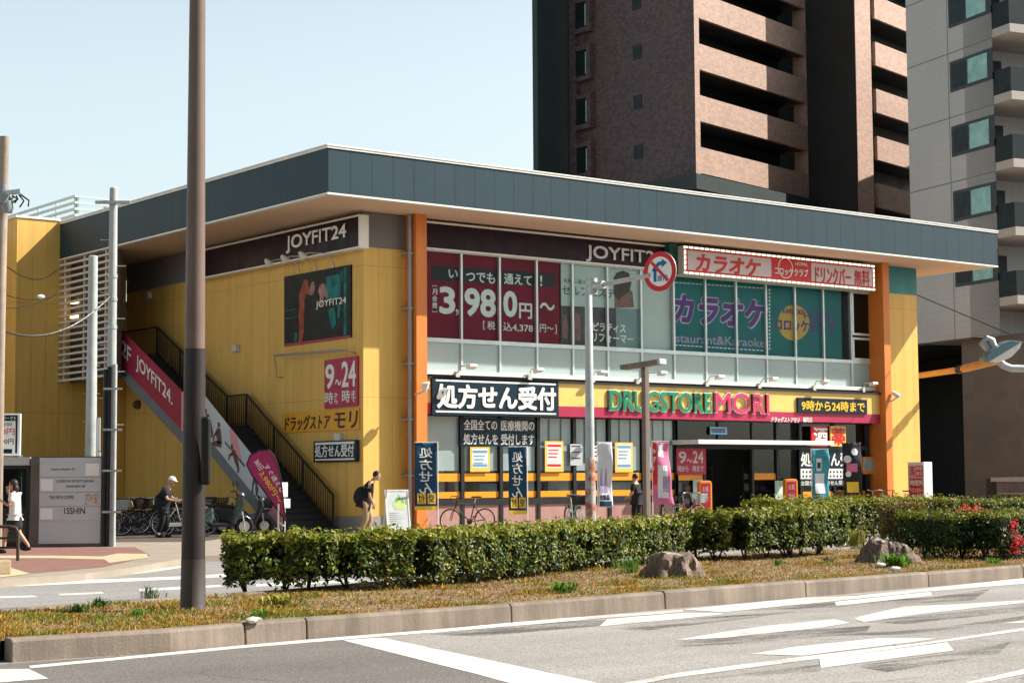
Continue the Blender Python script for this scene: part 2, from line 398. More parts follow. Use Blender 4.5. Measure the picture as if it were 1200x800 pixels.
marks('road_marking', [
    [(36, 783), (285, 759), (402, 749.5), (500, 741.5), (500, 738.5), (402, 746), (285, 756), (34, 780)],
    [(-20, 784), (34, 783.5), (57, 795), (-20, 801)],
    [(402, 750.2), (440, 747.4), (452, 747.9), (700, 800), (760, 812), (640, 812), (560, 790)],
    [(500, 738.6), (640, 725.5), (800, 714.5), (800, 717), (710, 724), (500, 742)],
    [(702, 734), (712, 725.2), (800, 717.8), (845, 718.2), (847, 719.5), (800, 724.5)],
    [(800, 714), (945, 700), (1000, 698.5), (1090, 689), (1210, 676), (1210, 683), (1090, 692.5), (978, 704), (847, 717)],
    [(978, 705), (1090, 693.4), (1093, 697.5), (1000, 707.5), (980, 709.5)],
    [(790, 750), (850, 740), (900, 733), (978, 725.5), (996, 729.5), (960, 735.5), (850, 747)],
    [(1008, 722), (1060, 710.5), (1120, 708), (1210, 702.5), (1210, 705), (1080, 719), (1012, 728.5), (1001, 725)],
    [(878, 766.5), (930, 758), (1030, 747.6), (1098, 748), (1070, 752), (940, 768)],
    [(720, 802), (800, 787.5), (940, 769.5), (1090, 752), (1210, 734), (1210, 737.5), (1000, 766.5), (800, 792.5), (740, 803)],
    [(960, 772), (1110, 752.5), (1118, 762), (962, 782.5)],
    [(1168, 730.5), (1210, 725.5), (1210, 729.5)],
    [(1130, 800), (1200, 784), (1214, 782), (1214, 787), (1150, 800)],
])
def stain_mat():
    m = bpy.data.materials.new('tyre_stain'); m.use_nodes = True; nt = m.node_tree; b = nt.nodes['Principled BSDF']; g = nd(nt, 'ShaderNodeNewGeometry'); P = g.outputs['Position']
    b.inputs['Base Color'].default_value = rgb(.085, .078, .074); b.inputs['Roughness'].default_value = .9
    t = nd(nt, 'ShaderNodeBsdfTransparent'); mx = nd(nt, 'ShaderNodeMixShader')
    mp = nd(nt, 'ShaderNodeMapping'); mp.inputs['Scale'].default_value = (.5, 2.2, 1); nt.links.new(P, mp.inputs[0])
    n = mathn(nt, 'ADD', mathn(nt, 'MULTIPLY', noisen(nt, P, 30, 6, .8), .45), mathn(nt, 'MULTIPLY', noisen(nt, mp.outputs[0], 1.3, 5, .7), .55))
    nt.links.new(maprange(nt, n, .44, .60, 0, .72), mx.inputs[0]); nt.links.new(t.outputs[0], mx.inputs[1]); nt.links.new(b.outputs[0], mx.inputs[2]); nt.links.new(mx.outputs[0], nt.nodes['Material Output'].inputs[0]); return m
mb = MB()
for pl in ([(500, 743), (640, 729), (712, 726), (705, 733), (560, 745)], [(705, 736), (850, 721), (935, 716), (880, 724), (760, 738)], [(790, 752), (900, 741), (1020, 733), (1015, 741), (880, 753), (800, 757)], [(1005, 728), (1080, 721), (1210, 708), (1210, 715), (1060, 731)], [(850, 716), (975, 705), (1090, 700), (1160, 690), (1140, 703), (960, 712)],
           [(735, 808), (830, 794), (960, 778), (962, 786), (860, 802), (790, 812)], [(1000, 780), (1118, 764), (1185, 752), (1170, 766), (1040, 787)], [(1150, 803), (1210, 790), (1210, 800), (1170, 808)], [(960, 745), (1100, 735), (1210, 720), (1210, 726), (1060, 743)]):
    P = [Z(*p) for p in pl]; mb.add([(p.x, p.y, ZR+.0028) for p in P], [tuple(range(len(P)))])
o = mb.build('road_stain', stain_mat(), fix=False); tag(o, kind='structure')
for p in o.data.polygons:
    if p.normal.z < 0: p.flip()
marks('far_road_marking', [
    [(-20, 684), (60, 681), (213, 675), (340, 668), (340, 671.5), (213, 678.5), (60, 685), (-20, 688.5)],
    [(40, 678), (120, 674), (185, 666.5), (240, 658.5), (240, 661), (185, 669), (120, 676.5), (40, 680)],
    [(-20, 699), (40, 697.5), (44, 699.5), (-20, 701.5)],
    [(68, 695.5), (120, 693.5), (122, 695.5), (70, 697.5)],
    [(162, 690), (260, 685), (262, 687.5), (164, 693)],
    [(300, 684), (420, 679), (420, 682), (300, 687)],
])
# pavement in front of the shop, with a curved concrete edge
CONC = M('pale_concrete', (.30, .26, .215), .85, .14, .9, bump=.25, bs=40)
CURB = M('kerb_concrete', (.25, .205, .17), .85, .2, 1.6, bump=.5, bs=35, streak=.35)
edge = [Z(x, y, 0) for x, y in ((-120, 690), (0, 679), (44, 675.5), (100, 671.5), (150, 665), (185, 659), (212, 654.5), (236, 651))]+[Vector((-5.0, -8.1, 0)), Vector((0, -7.95, 0)), Vector((20, -7.9, 0))]
back = [(60, -7.8), (160, -7.8), (160, 60), (-160, 60), (-160, edge[0].y-1.2)]
mb = MB(); pts = [p.xy for p in edge]+[Vector(p) for p in back]
mb.add([(p[0], p[1], 0) for p in pts]+[(p[0], p[1], ZR-.03) for p in pts],
       [tuple(range(len(pts)))]+[(i, (i+1) % len(pts), len(pts)+(i+1) % len(pts), len(pts)+i) for i in range(len(pts))])
tag(mb.build('pavement', CONC), kind='structure')
def brick_mat():
    m, nt, b = base_mat('red_paver'); g = nd(nt, 'ShaderNodeNewGeometry'); P = g.outputs['Position']
    br = nd(nt, 'ShaderNodeTexBrick'); br.inputs['Scale'].default_value = 5; nt.links.new(P, br.inputs['Vector'])
    br.inputs['Color1'].default_value = rgb(.19, .092, .078); br.inputs['Color2'].default_value = rgb(.235, .115, .098); br.inputs['Mortar'].default_value = rgb(.22, .11, .09)
    br.inputs['Mortar Size'].default_value = .012
    nt.links.new(mixc(nt, 1, br.outputs[0], maprange(nt, noisen(nt, P, 2, 4), .3, .7, .85, 1.15), 'MULTIPLY'), b.inputs['Base Color'])
    b.inputs['Roughness'].default_value = .85; return m
sheet('red_paving', [Z(x, y, .004).xy for x, y in ((-140, 641), (60, 641), (158, 640.5), (176, 650), (160, 655), (120, 664), (34, 671.5), (0, 666), (-140, 668))], .004, brick_mat())
TACT = M('yellow_paving', (.50, .40, .26), .8, .1, 3, bump=.4, bs=50)
sheet('tactile_paving', [Z(x, y, .008).xy for x, y in ((-140, 650.5), (60, 650.5), (120, 651.5), (138, 648), (172, 648.5), (174, 653), (128, 659), (122, 655), (60, 653.5), (-140, 653.5))], .008, TACT)
sheet('pale_paving', [Z(x, y, .008).xy for x, y in ((-140, 660), (0, 661), (36, 671.8), (0, 676), (-140, 686))], .008, M('sand_paving', (.55, .42, .26), .85, .12, 2))
# ---------------------------------------------------------------- traffic island with kerb
base = [Z(x, y) for x, y in ((13, 776), (100, 770), (200, 763.5), (288, 755), (360, 748.5), (450, 741.5), (600, 729.5), (690, 721.5), (780, 713.5), (870, 706), (945, 699.3), (1000, 694.8), (1089, 687.3), (1200, 677.5), (1290, 669.5))]
ZM = .10
kerb_t = [p for p in base]
ext = base[-1]+(base[-1]-base[-3]).normalized()*60
line = [p.copy() for p in base]+[ext]
KW, KH = .20, .215
def offs(line, d):
    out = []
    for i, p in enumerate(line):
        t = (line[min(i+1, len(line)-1)]-line[max(i-1, 0)]); t.z = 0; t.normalize(); out.append(p+Vector((-t.y, t.x, 0))*d)
    return out
mbk = MB(); rng = random.Random(3)
stones = [(0, 3), (3, 4), (4, 6), (6, 8), (8, 10), (10, 12), (12, 13), (13, 14), (14, 15)]
inner = offs(line, KW)
def kerb_piece(mb, P, Q, dz=0):
    n = len(P); prof = []
    for k in range(n):
        w = (Q[k]-P[k])
        prof.append([P[k]+Vector((0, 0, -.03+dz)), P[k]+w*.06+Vector((0, 0, KH-.03+dz)), P[k]+w*.2+Vector((0, 0, KH+dz)), Q[k]+Vector((0, 0, KH+dz)), Q[k]+Vector((0, 0, -.03+dz))])
    vs = [v for r in prof for v in r]; fs = []
    for k in range(n-1):
        for j in range(5): fs.append((k*5+j, (k+1)*5+j, (k+1)*5+(j+1) % 5, k*5+(j+1) % 5))
    fs += [(4, 3, 2, 1, 0), tuple((n-1)*5+j for j in range(5))]
    mb.add(vs, fs)
for (i, j) in stones:
    P = [p.copy() for p in line[i:j+1]]; Q = [p.copy() for p in inner[i:j+1]]
    sh = .008
    d0 = (P[1]-P[0]).normalized()*sh; d1 = (P[-1]-P[-2]).normalized()*sh
    P[0] += d0; Q[0] += d0; P[-1] -= d1; Q[-1] -= d1
    kerb_piece(mbk, P, Q, .012 if j == 10 else rng.uniform(-.006, .006))
# left end returns away from the camera, and the far side
L0 = line[0]; back_l = [Vector((L0.x-.02, L0.y+KW, ZR)), Vector((L0.x-.55, L0.y+1.4, ZR)), Vector((L0.x-1.2, L0.y+2.6, ZR)), Vector((L0.x-1.0, L0.y+3.9, ZR))]
kerb_piece(mbk, [Vector((p.x-.2, p.y, p.z)) for p in back_l], back_l, -.02)
tag(mbk.build('kerb', CURB, bevel=.012), kind='structure')
far_pts = [Z(x, y, ZM) for x, y in ((-30, 716), (0, 713), (80, 708), (140, 703), (213, 699))]
far_y = far_pts[-1].y
far_edge = [p.xy for p in far_pts]+[Vector((-13, far_y+.35)), Vector((-6, -17.6)), Vector((0, -16.3)), Vector((8, -15.9)), Vector((ext.x, -15.9))]
def soil():
    m, nt, b = base_mat('dry_soil'); g = nd(nt, 'ShaderNodeNewGeometry'); P = g.outputs['Position']
    c = mixc(nt, maprange(nt, noisen(nt, P, 3, 6, .7), .35, .65, 0, 1), rgb(.17, .10, .06), rgb(.36, .25, .16))
    c = mixc(nt, maprange(nt, noisen(nt, P, 1.1, 4), .48, .62, 0, .6), c, rgb(.30, .22, .06))
    nt.links.new(c, b.inputs['Base Color']); b.inputs['Roughness'].default_value = .95
    nt.links.new(bumpn(nt, noisen(nt, P, 40, 5, .7), 1, .03), b.inputs['Normal']); return m
poly = [p.xy for p in offs(line, KW-.03)]
isl = poly+list(reversed(far_edge))+[(q.x+.0, q.y) for q in reversed(back_l[1:])]
def tri_island():
    bm = bmesh.new(); vs = [bm.verts.new((p[0], p[1], ZM-.035)) for p in isl]; f = bm.faces.new(vs)
    bmesh.ops.triangulate(bm, faces=[f]); 
    me = bpy.data.meshes.new('island_soil'); bm.normal_update(); bm.to_mesh(me); bm.free(); me.materials.append(soil())
    o = bpy.data.objects.new('island_soil', me); SC.collection.objects.link(o)
    return tag(o, kind='structure')
io = tri_island()
for p in io.data.polygons:
    if p.normal.z < 0: p.flip()
mb = MB(); fl = [Vector((p[0], p[1], ZR)) for p in far_edge]
kerb_piece(mb, fl, offs(fl, .16), -.0)
tag(mb.build('far_kerb', CURB), kind='structure')

sheet('paved_yard', [Z(x, y, .004).xy for x, y in ((30, 634.3), (130, 634.8), (235, 634.2), (330, 620))]+[Vector((2.5, 3.6)), Vector((2.5, 17.5)), Vector((-6.5, 17.5))], .004, M('dark_yard_paving', (.095, .075, .066), .9, .2, 2, bump=.3, bs=40))
# ================================================================ the two-storey shop
W_, L_, XA, YB, YG, YC = 28.82, 17.58, 2.52, 2.154, 2.334, 1.62
ZT, ZB = 10.5, 9.145; XR = 26.82
YELLOW = M_seam('yellow_cladding', (.75, .465, .125), .50, hz=(3.85, 7.62), phase=-.02, w=.014, streak=.17, var=.05, dark=.68)
FASC = M_seam('slate_blue_cladding', (.017, .043, .060), .70, w=.022, dark=.25, var=.05, streak=.08, rough=.5)
SOFF = M('beige_soffit', (.66, .47, .35), .7, .05, .6)
GREY = M('grey_render', (.20, .185, .185), .7, .06, 1, streak=.08)
TEALP = M('teal_panel', (.02, .20, .22), .45, .08, 1)
COLM = M('orange_column', (.70, .215, .045), .5, .06, 1.5, streak=.1)
TRIMW = M('white_trim', (.80, .78, .74), .4, .05, 2, streak=.1)
PINK = M('pink_tile', (.42, .235, .215), .5, .07, 3, streak=.12)
PLINTH = M('grey_plinth', (.30, .29, .30), .8, .12, 2, streak=.2)
SPAN = M('pale_teal_spandrel', (.36, .45, .45), .22, .05, .7)
bl = thing('shop_building', 'yellow two-storey corner shop with a slate blue roof band and orange columns', 'building', (14, 8, 0))
F = Face((0, YB), (1, 0)); G = Face((0, YG), (1, 0)); LF = Face((XA, 0), (0, -1)); Cf = Face((0, YC), (1, 0))
PX1 = 4.12
w = MB(); w.box(XA, XA+.25, YB, L_, .47, 8.15); w.box(XA+.25, PX1, YB, YB+.3, .47, 8.15)
w.box(24.4, XR, YB, YB+.3, .47, 8.17); w.box(XR-.25, XR, YB+.3, L_+12, .47, ZB); w.box(XA+.25, XR-.25, L_+11.7, L_+12, .0, ZB)
w.build('wall', YELLOW, bl)
w = MB(); w.box(XA-.02, XA+.27, YB-.02, L_, 0, .47); w.box(XA+.27, PX1, YB-.02, YB+.28, 0, .47); w.box(24.4, XR+.02, YB-.02, YB+.28, 0, .47)
parts(w, 'plinth', PLINTH, bl)
w = MB(); w.box(XA-.01, XA+.24, YB-.01, L_, 8.15, ZB); w.box(XA+.24, PX1, YB-.01, YB+.29, 8.15, ZB); w.build('frieze', GREY, bl)
w = MB(); w.box(24.4, XR+.01, YB-.01, YB+.29, 8.17, ZB); tag(w.build('frieze', TEALP, bl), 'teal strip above the right hand pier')
w = MB(); w.box(.06, W_-.06, .06, L_-.0, ZB+.02, ZB+.1); w.build('soffit', SOFF, bl)
w = MB(); w.box(0, W_, 0, .12, ZB+.05, ZT-.1); w.box(0, .12, .12, L_, ZB+.05, ZT-.1); w.box(W_-.12, W_, .12, L_, ZB+.05, ZT-.1)
w.build('fascia', FASC, bl)
for (za, zb, q) in ((ZB, ZB+.05, .015), (ZT-.1, ZT-.045, .03), (ZT-.04, ZT, .05)):
    w = MB(); w.box(-q, W_+q, -q, .14, za, zb); w.box(-q, .14, .14, L_, za, zb); w.box(W_-.14, W_+q, .14, L_, za, zb)
    w.build('roof_trim', TRIMW, bl)
w = MB(); w.box(.13, W_-.13, .13, L_+12, ZT-.4, ZT-.25); w.build('roof', GREY, bl)
for (x0, x1) in ((on('y', YC, 487.8, 380).x, on('y', YC, 500.6, 380).x), (on('y', YC, 1036.7, 430).x, on('y', YC, 1044.2, 430).x)):
    w = MB(); w.box(x0, x1, YC, YG+.1, 0, ZB+.02); w.build('column', COLM, bl, bevel=.012)
CX0 = on('y', YC, 500.6, 380).x; CX1 = on('y', YC, 1036.7, 430).x
# downpipe with brackets
xd = on('y', 1.80, 480.3, 400).x; YP = 1.80
w = MB(); w.tube([(xd, YP, .1), (xd, YP, ZB)], .06, 12)
for z in (1.6, 3.2, 4.8, 6.4, 8): w.box(xd-.085, xd+.085, YP-.07, YB, z, z+.05)
w.build('downpipe', M('grey_pipe', (.33, .34, .36), .45, .08, 3, streak=.1), bl, smooth=True)
# ---- upper glazing
m0, md = 6.10, 1.4381
xs = [CX0]+[m0+md*i for i in range(13)]+[24.75]
Z_HEAD, Z_TR, Z_SILL = 8.27, 5.60, 4.66
fr = MB()
for i, x in enumerate(xs):
    fr.box(x-.035, x+.035, YG-.05, YG+.06, Z_SILL, ZB if i == len(xs)-1 else Z_HEAD)
fr.box(CX0, 24.75, YG-.055, YG+.06, Z_TR-.06, Z_TR+.06); fr.box(CX0, 24.75, YG-.055, YG+.06, Z_HEAD-.05, Z_HEAD+.05)
fr.build('window_frame', ALU, bl)
w = MB(); w.box(CX0, 24.75, YG-.28, YG+.06, Z_SILL-.1, Z_SILL+.03); w.build('sill_ledge', TRIMW, bl, bevel=.01)
GLASS = M_glass('window_glass', (.93, .96, .96), .08)
GLASS_DARK = M_glass('tinted_glass', (.42, .5, .5), .7)
for i in range(14):
    x0, x1 = xs[i]+.035, xs[i+1]-.035
    if i < 13:
        w = MB(); w.box(x0, x1, YG+.0, YG+.012, Z_TR+.06, Z_HEAD-.05); w.build('window_pane', GLASS, bl)
    w = MB(); w.box(x0, x1, YG+.0, YG+.02, Z_SILL+.03, Z_TR-.06); w.build('spandrel_panel', SPAN, bl)
# opening sash at the right end
x0, x1 = xs[13], 24.72
w = MB()
for (za, zb) in ((Z_TR+.06, 6.48), (6.56, 8.15)):
    for a in ((x0+.03, x0+.12, za, zb), (x1-.12, x1-.02, za, zb), (x0+.12, x1-.12, za, za+.08), (x0+.12, x1-.12, zb-.08, zb)):
        w.box(a[0], a[1], YG-.06, YG+.02, a[2], a[3])
    g = MB(); g.box(x0+.12, x1-.12, YG-.02, YG-.01, za+.08, zb-.08); g.build('window_pane', GLASS_DARK, bl)
w.build('sash', ALU, bl)
# ---- rooms behind the glass
ROOM = M('dim_interior', (.24, .24, .23), .8, .2, 1); ROOMP = M('interior_plaster', (.30, .29, .28), .8, .1, 1)
w = MB(); w.box(PX1, 24.4, 8.0, 8.1, 0, 9.0); w.box(PX1-.1, PX1, YB+.3, 8, 0, 9); w.box(24.4, 24.5, YB+.3, 8, 0, 9); w.box(PX1, 24.4, YG+.1, 8, 4.3, 4.6)
w.build('inner_wall', ROOM, bl)
w = MB(); w.box(PX1, 24.4, YG+.1, 8, .0, .05); w.build('shop_floor', ROOMP, bl)
BLIND = M('pale_blind', (.52, .60, .585), .8, .04, 1)
w = MB(); w.box(xs[6]+.02, xs[7]-.02, YG+.1, YG+.12, Z_TR, Z_HEAD); w.build('roller_blind', BLIND, bl)
# ---- ground floor shop front
Z_SB = 3.38          # underside of the long sign
sf = MB()
lower = [CX0+.02]+[xs[i] for i in range(1, 8)]
for x in lower: sf.box(x-.06, x+.06, YG-.07, YG+.08, .1, Z_SB)
for x in (14.72, 19.45, 20.6, 22.3, 24.0): sf.box(x-.06, x+.06, YG-.07, YG+.08, 0, Z_SB)
sf.box(CX0, 14.72, YG-.08, YG+.08, .74, .92)
sf.box(14.72, 24.0, YG-.08, YG+.08, 2.45, 2.60); sf.box(20.6, 24.4, YG-.08, YG+.08, .55, .68)
sf.box(CX0, 24.4, YG-.06, YG+.08, Z_SB-.02, Z_SILL-.1)
sf.build('shopfront_frame', DARK, bl)
w = MB(); w.box(CX0, 14.66, YG-.03, YG+.1, .0, .74); w.box(20.66, 24.4, YG-.03, YG+.1, 0, .55); parts(w, 'dado', PINK, bl)
SHOPG = M_glass('shop_glass', (.88, .92, .92), .7)
for i in range(7):
    w = MB(); w.box(lower[i]+.06, lower[i+1]-.06, YG, YG+.012, .92, Z_SB-.02); w.build('shop_window', SHOPG, bl)
for (x0, x1) in ((14.78, 15.95), (18.3, 19.39), (19.51, 20.54), (20.66, 22.24), (22.36, 23.94)):
    w = MB(); w.box(x0, x1, YG, YG+.012, .1 if x1 < 20.6 else .68, 2.45); w.build('shop_window', SHOPG, bl)
for (x0, x1) in ((14.78, 16.6), (16.72, 18.2), (18.32, 19.39), (19.51, 20.54), (20.66, 22.24), (22.36, 23.94)):
    w = MB(); w.box(x0, x1, YG, YG+.012, 2.6, Z_SB-.02); w.build('transom_light', GLASS_DARK, bl)
w = MB()
for x in (16.0, 18.26): w.box(x-.05, x+.05, YG-.05, YG+.07, .03, 2.45)
w.box(16.66-.03, 16.66+.03, YG-.05, YG+.05, 2.6, Z_SB); w.box(18.26-.03, 18.26+.03, YG-.05, YG+.05, 2.6, Z_SB)
parts(w, 'door_frame', DARK, bl)
# grey blinds hanging in the upper part of the left shop windows
LOUV = M('grey_window_film', (.50, .545, .565), .5, .08, 1.2)
w = MB()
for i in range(7):
    w.box(lower[i]+.08, lower[i+1]-.08, YG+.035, YG+.05, 1.75, Z_SB-.02)
parts(w, 'window_blind', LOUV, bl)
w = MB()
for i in range(3, 7):
    for q in (.33, .66):
        x = lower[i]+(lower[i+1]-lower[i])*q; w.box(x-.025, x+.025, YG+.014, YG+.033, 2.0, Z_SB-.02)
parts(w, 'blind_track', DARK, bl)
BAND = M('orange_film', (.88, .33, .02), .35, .04, 2)
for (za, zb) in ((.945, 1.13), (1.44, 1.675)):
    for i in range(7):
        w = MB(); w.box(lower[i]+.06, lower[i+1]-.06, YG-.006, YG-.002, za, zb); w.build('orange_stripe', BAND, bl)
for (x0, x1) in ((14.78, 15.95), (18.3, 19.39)):
    w = MB(); w.box(x0, x1, YG-.008, YG-.003, 1.42, 1.64); w.build('orange_stripe', BAND, bl)
for (x0, x1) in ((20.66, 22.24), (22.36, 23.94)):
    w = MB(); w.box(x0, x1, YG-.008, YG-.003, .78, 1.0); w.build('orange_stripe', BAND, bl)
# canopy over the entrance
w = MB(); w.box(14.6, 20.9, 1.15, YG-.06, 2.62, 2.68); w.box(14.55, 20.95, 1.05, 1.15, 2.58, 2.72); w.box(14.55, 14.63, 1.15, YG-.06, 2.58, 2.72); w.box(20.87, 20.95, 1.15, YG-.06, 2.58, 2.72)
w.build('canopy', M('white_canopy', (.80, .79, .75), .45, .06, 2, streak=.1), bl, bevel=.008)
# louvred screen under the roof edge on the left, and its brackets
scr = MB(); lv = MB(); ys0, ys1 = 13.35, L_-.02
for k in range(19):
    z = 4.93+k*(ZB-4.93)/19; lv.box(-.03, .05, ys0, ys1, z, z+.07)
for y in (ys0+.6, ys0+2.3, ys0+3.9): scr.box(.06, .12, y, y+.08, 4.9, ZB)
SLAT = M('warm_white_slat', (.66, .62, .58), .5, .08, 3)
sc_ = scr.build('louvre_screen', SLAT, bl); parts(lv, 'slat', SLAT, sc_)
w = MB(); w.box(.2, XA, ys0+.2, L_, 4.9, ZB); 
w = MB(); w.box(.42, .5, ys0+.3, L_, 4.9, ZB); w.build('screen_back', M('brown_backing', (.085, .06, .05), .8, .2, 1), bl)
for (px, py, lab) in ((87.5, 354, 'upper one of two small lit lamps glimpsed through the louvres'), (87, 371, 'lower one of two small lit lamps glimpsed through the louvres')):
    h = on('x', .30, px, py); w = MB(); w.box(.24, .36, h.y-.22, h.y+.22, h.z-.05, h.z+.05); tag(w.build('lit_lamp', M_emit('warm_lamp', (1, .78, .45), 1.6)), lab, 'lamp', 'lit lamps behind the louvres')
# far wing of the building, its end wall facing the street
w = MB(); w.box(-1.55, XA-.02, L_+.0, L_+9, 0, ZT+.02); w.build('wing_wall', YELLOW, bl)
w = MB(); w.box(-1.62, -.0, L_-.04, L_+9, ZT+.02, ZT+.1); w.build('wing_coping', TRIMW, bl)
w = MB(); w.box(-7, -1.56, L_+2.4, L_+9, 0, ZT-.35); w.build('wing_wall', YELLOW, bl)
# the fittings on the left wall
for (px, py) in ((176.5, 346), (279, 408), (425.0, 385)):
    if px > 400: continue
    y, z = on('x', XA, px, py).y, on('x', XA, px, py).z
    w = MB(); w.box(XA-.16, XA, y-.13, y+.13, z-.12, z+.12); w.build('vent_cowl', M('pale_cowl', (.55, .52, .48), .5, .1, 3), bl, bevel=.02)
for (px, py) in ((140, 482), (163, 474)):
    h = on('x', XA, px, py); w = MB(); w.lathe((XA, h.y, h.z), [(.16, 0), (.16, .12), (.1, .2)], 12, (-1, 0, 0)); w.build('vent_hood', M('brown_hood', (.12, .08, .05), .5, .1, 3), bl, smooth=True)
h = on('x', XA, 146, 376); w = MB(); w.box(XA-.06, XA, h.y-.2, h.y+.2, h.z-.5, h.z+.4); w.build('wall_box', M('pale_box', (.5, .47, .42), .5, .1, 3), bl)
h = on('x', XA, 146, 355); w = MB(); w.ball((XA-.08, h.y, h.z), .1); w.build('alarm_bell', RED, bl, smooth=True)
# roof plant screen of slats
RL = M('pale_teal_louvre', (.50, .60, .62), .4, .06, 3, metal=.2)
rs = thing('roof_plant_screen', 'pale slatted screen standing on the roof behind the yellow end wall', 'screen', (4.3, 26, 10.2))
cx, cy = on('z', 12.7, 88, 229).x, on('z', 12.7, 88, 229).y
w = MB()
for k in range(9):
    z = 12.62-k*.25; w.box(cx-.03, cx+.03, cy, cy+9.5, z, z+.1); w.box(cx-.03, cx+6, cy-.03, cy+.03, z, z+.1)
parts(w, 'slat', RL, rs)
w = MB()
for k in range(6): w.box(cx+.04, cx+.12, cy+.1+k*1.8, cy+.18+k*1.8, 10.1, 12.7); w.box(cx+.1+k*1.15, cx+.18+k*1.15, cy+.04, cy+.12, 10.1, 12.7)
parts(w, 'post', RL, rs)
# ---------------------------------------------------------------- outside stair along the left wall
XS0, XS1 = .72, 2.42
STAIRD = M('dark_stair', (.035, .036, .04), .6, .15, 4); STRG = M('grey_stringer', (.15, .165, .18), .5, .1, 3)
st = thing('outside_stair', 'dark steel stair climbing the yellow side wall with a landing', 'staircase', (1.57, 9, 0))
PY = [(3.4, 0), (8.5, 3.1), (9.75, 3.1), (14.7, 5.65), (17.4, 5.65)]
tr = MB()
def flight(y0, z0, y1, z1, n):
    for k in range(n):
        y = y0+(y1-y0)*k/n; z = z0+(z1-z0)*(k+1)/n; dy = (y1-y0)/n
        tr.box(XS0+.07, XS1, y, y+dy+.02, z-.05, z); tr.box(XS0+.07, XS1, y+dy-.012, y+dy, z, z+(z1-z0)/n-.05)
    tr.box(XS0+.07, XS1, y0, y0+.012, z0, z0+(z1-z0)/n-.05)
flight(*PY[0], *PY[1], 18); flight(*PY[2], *PY[3], 15); tr.box(XS0+.07, XS1, 8.5, 9.76, 3.02, 3.1); tr.box(XS0+.07, XS1, 14.7, 17.5, 5.57, 5.65)
tr.build('tread', STAIRD, st)
w = MB()
def strip(mb, x0, x1, pts, dz0, dz1):
    for (a, b) in zip(pts[:-1], pts[1:]):
        mb.prism([(x0, a[0], a[1]+dz0), (x0, b[0], b[1]+dz0), (x0, b[0], b[1]+dz1), (x0, a[0], a[1]+dz1)], (x1-x0, 0, 0))
strip(w, XS0, XS0+.06, PY, -.42, .02); w.build('stringer', STRG, st)
w = MB(); strip(w, XS0+.07, XS1, PY[:2], -.46, -.36); strip(w, XS0+.07, XS1, PY[2:4], -.42, -.32); w.build('underside', M('rust_orange_underside', (.42, .22, .09), .7, .1, 2), st)
# wall side railing
RAIL = M('dark_railing', (.05, .042, .034), .5, .1, 3)
rl = MB(); XRL = 2.30; RZ = 1.08
for (a, b) in zip(PY[:-1], PY[1:]):
    rl.beam((XRL, a[0], a[1]+RZ), (XRL, b[0], b[1]+RZ), .06, .05); rl.beam((XRL, a[0], a[1]+.18), (XRL, b[0], b[1]+.18), .03, .03)
for (y, z) in PY[:4]+[(5.1, 1.03), (6.8, 2.07), (11.3, 3.9), (13, 4.78)]: rl.box(XRL-.03, XRL+.03, y-.03, y+.03, z, z+RZ)
hr = rl.build('handrail', RAIL, st)
bb = MB()
for (a, b) in zip(PY[:4], PY[1:4]):
    n = int((b[0]-a[0])/.12)
    for k in range(n):
        q = (k+.5)/n; y = a[0]+(b[0]-a[0])*q; z = a[1]+(b[1]-a[1])*q; bb.box(XRL-.009, XRL+.009, y-.009, y+.009, z+.18, z+RZ-.02)
parts(bb, 'baluster', RAIL, st)
# ================================================================ the brown tower behind
BRICK = M('mottled_brown_tile', (.125, .088, .092), .75, .0, 3, bump=.3, bs=4)
def tile(name, c, spread, sc):
    m, nt, b = base_mat(name); g = nd(nt, 'ShaderNodeNewGeometry'); P = g.outputs['Position']
    mp = nd(nt, 'ShaderNodeMapping'); mp.inputs['Scale'].default_value = (sc, sc, sc*1.8); nt.links.new(P, mp.inputs[0])
    v = nd(nt, 'ShaderNodeTexVoronoi'); v.inputs['Scale'].default_value = 1; nt.links.new(mp.outputs[0], v.inputs['Vector'])
    s_ = nd(nt, 'ShaderNodeSeparateColor'); nt.links.new(v.outputs['Color'], s_.inputs[0])
    c1 = mixc(nt, 1, rgb(*c), maprange(nt, s_.outputs[0], 0, 1, 1-spread, 1+spread), 'MULTIPLY')
    c1 = mixc(nt, 1, c1, maprange(nt, noisen(nt, P, .08, 4), .3, .7, .9, 1.1), 'MULTIPLY')
    nt.links.new(c1, b.inputs['Base Color']); b.inputs['Roughness'].default_value = .7; return m
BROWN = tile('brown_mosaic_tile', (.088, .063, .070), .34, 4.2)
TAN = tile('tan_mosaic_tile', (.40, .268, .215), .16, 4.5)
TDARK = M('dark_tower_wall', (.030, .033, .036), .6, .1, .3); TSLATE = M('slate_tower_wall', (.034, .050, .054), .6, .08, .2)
cor = dep(104, 814, 100)
tw = thing('apartment_tower', 'tall brown tiled apartment tower with sunlit balconies rising behind the shop', 'building', (cor.x, cor.y+8, 0))
dL = Vector((math.sin(-.049), math.cos(-.049))); TL = Face(cor, -dL)            # its picture-right end is the corner
dR = Vector((math.sin(1.346), math.cos(1.346))); TR = Face(cor, dR)
uL = TL.uv(672, 100)[0]; ZTOP = 62
def slab(mb, u0, u1, z0, z1, n0, back):
    '''a piece of the sunlit front from u0 to u1, set n0 off the front plane and running back along the side wall'''
    a_, b_ = TR.at(u0, z0, n0), TR.at(u1, z0, n0); k_ = Vector((dL.x, dL.y, 0))*back
    return mb.prism([a_, b_, b_+k_, a_+k_], (0, 0, z1-z0))
k_ = Vector((dL.x, dL.y, 0))
w = MB(); w.prism([TL.at(uL, 0), TL.at(0, 0), TR.at(.5, 0), TR.at(.5, 0)+k_*(-uL)], (0, 0, ZTOP)); w.build('side_wall', BROWN, tw)
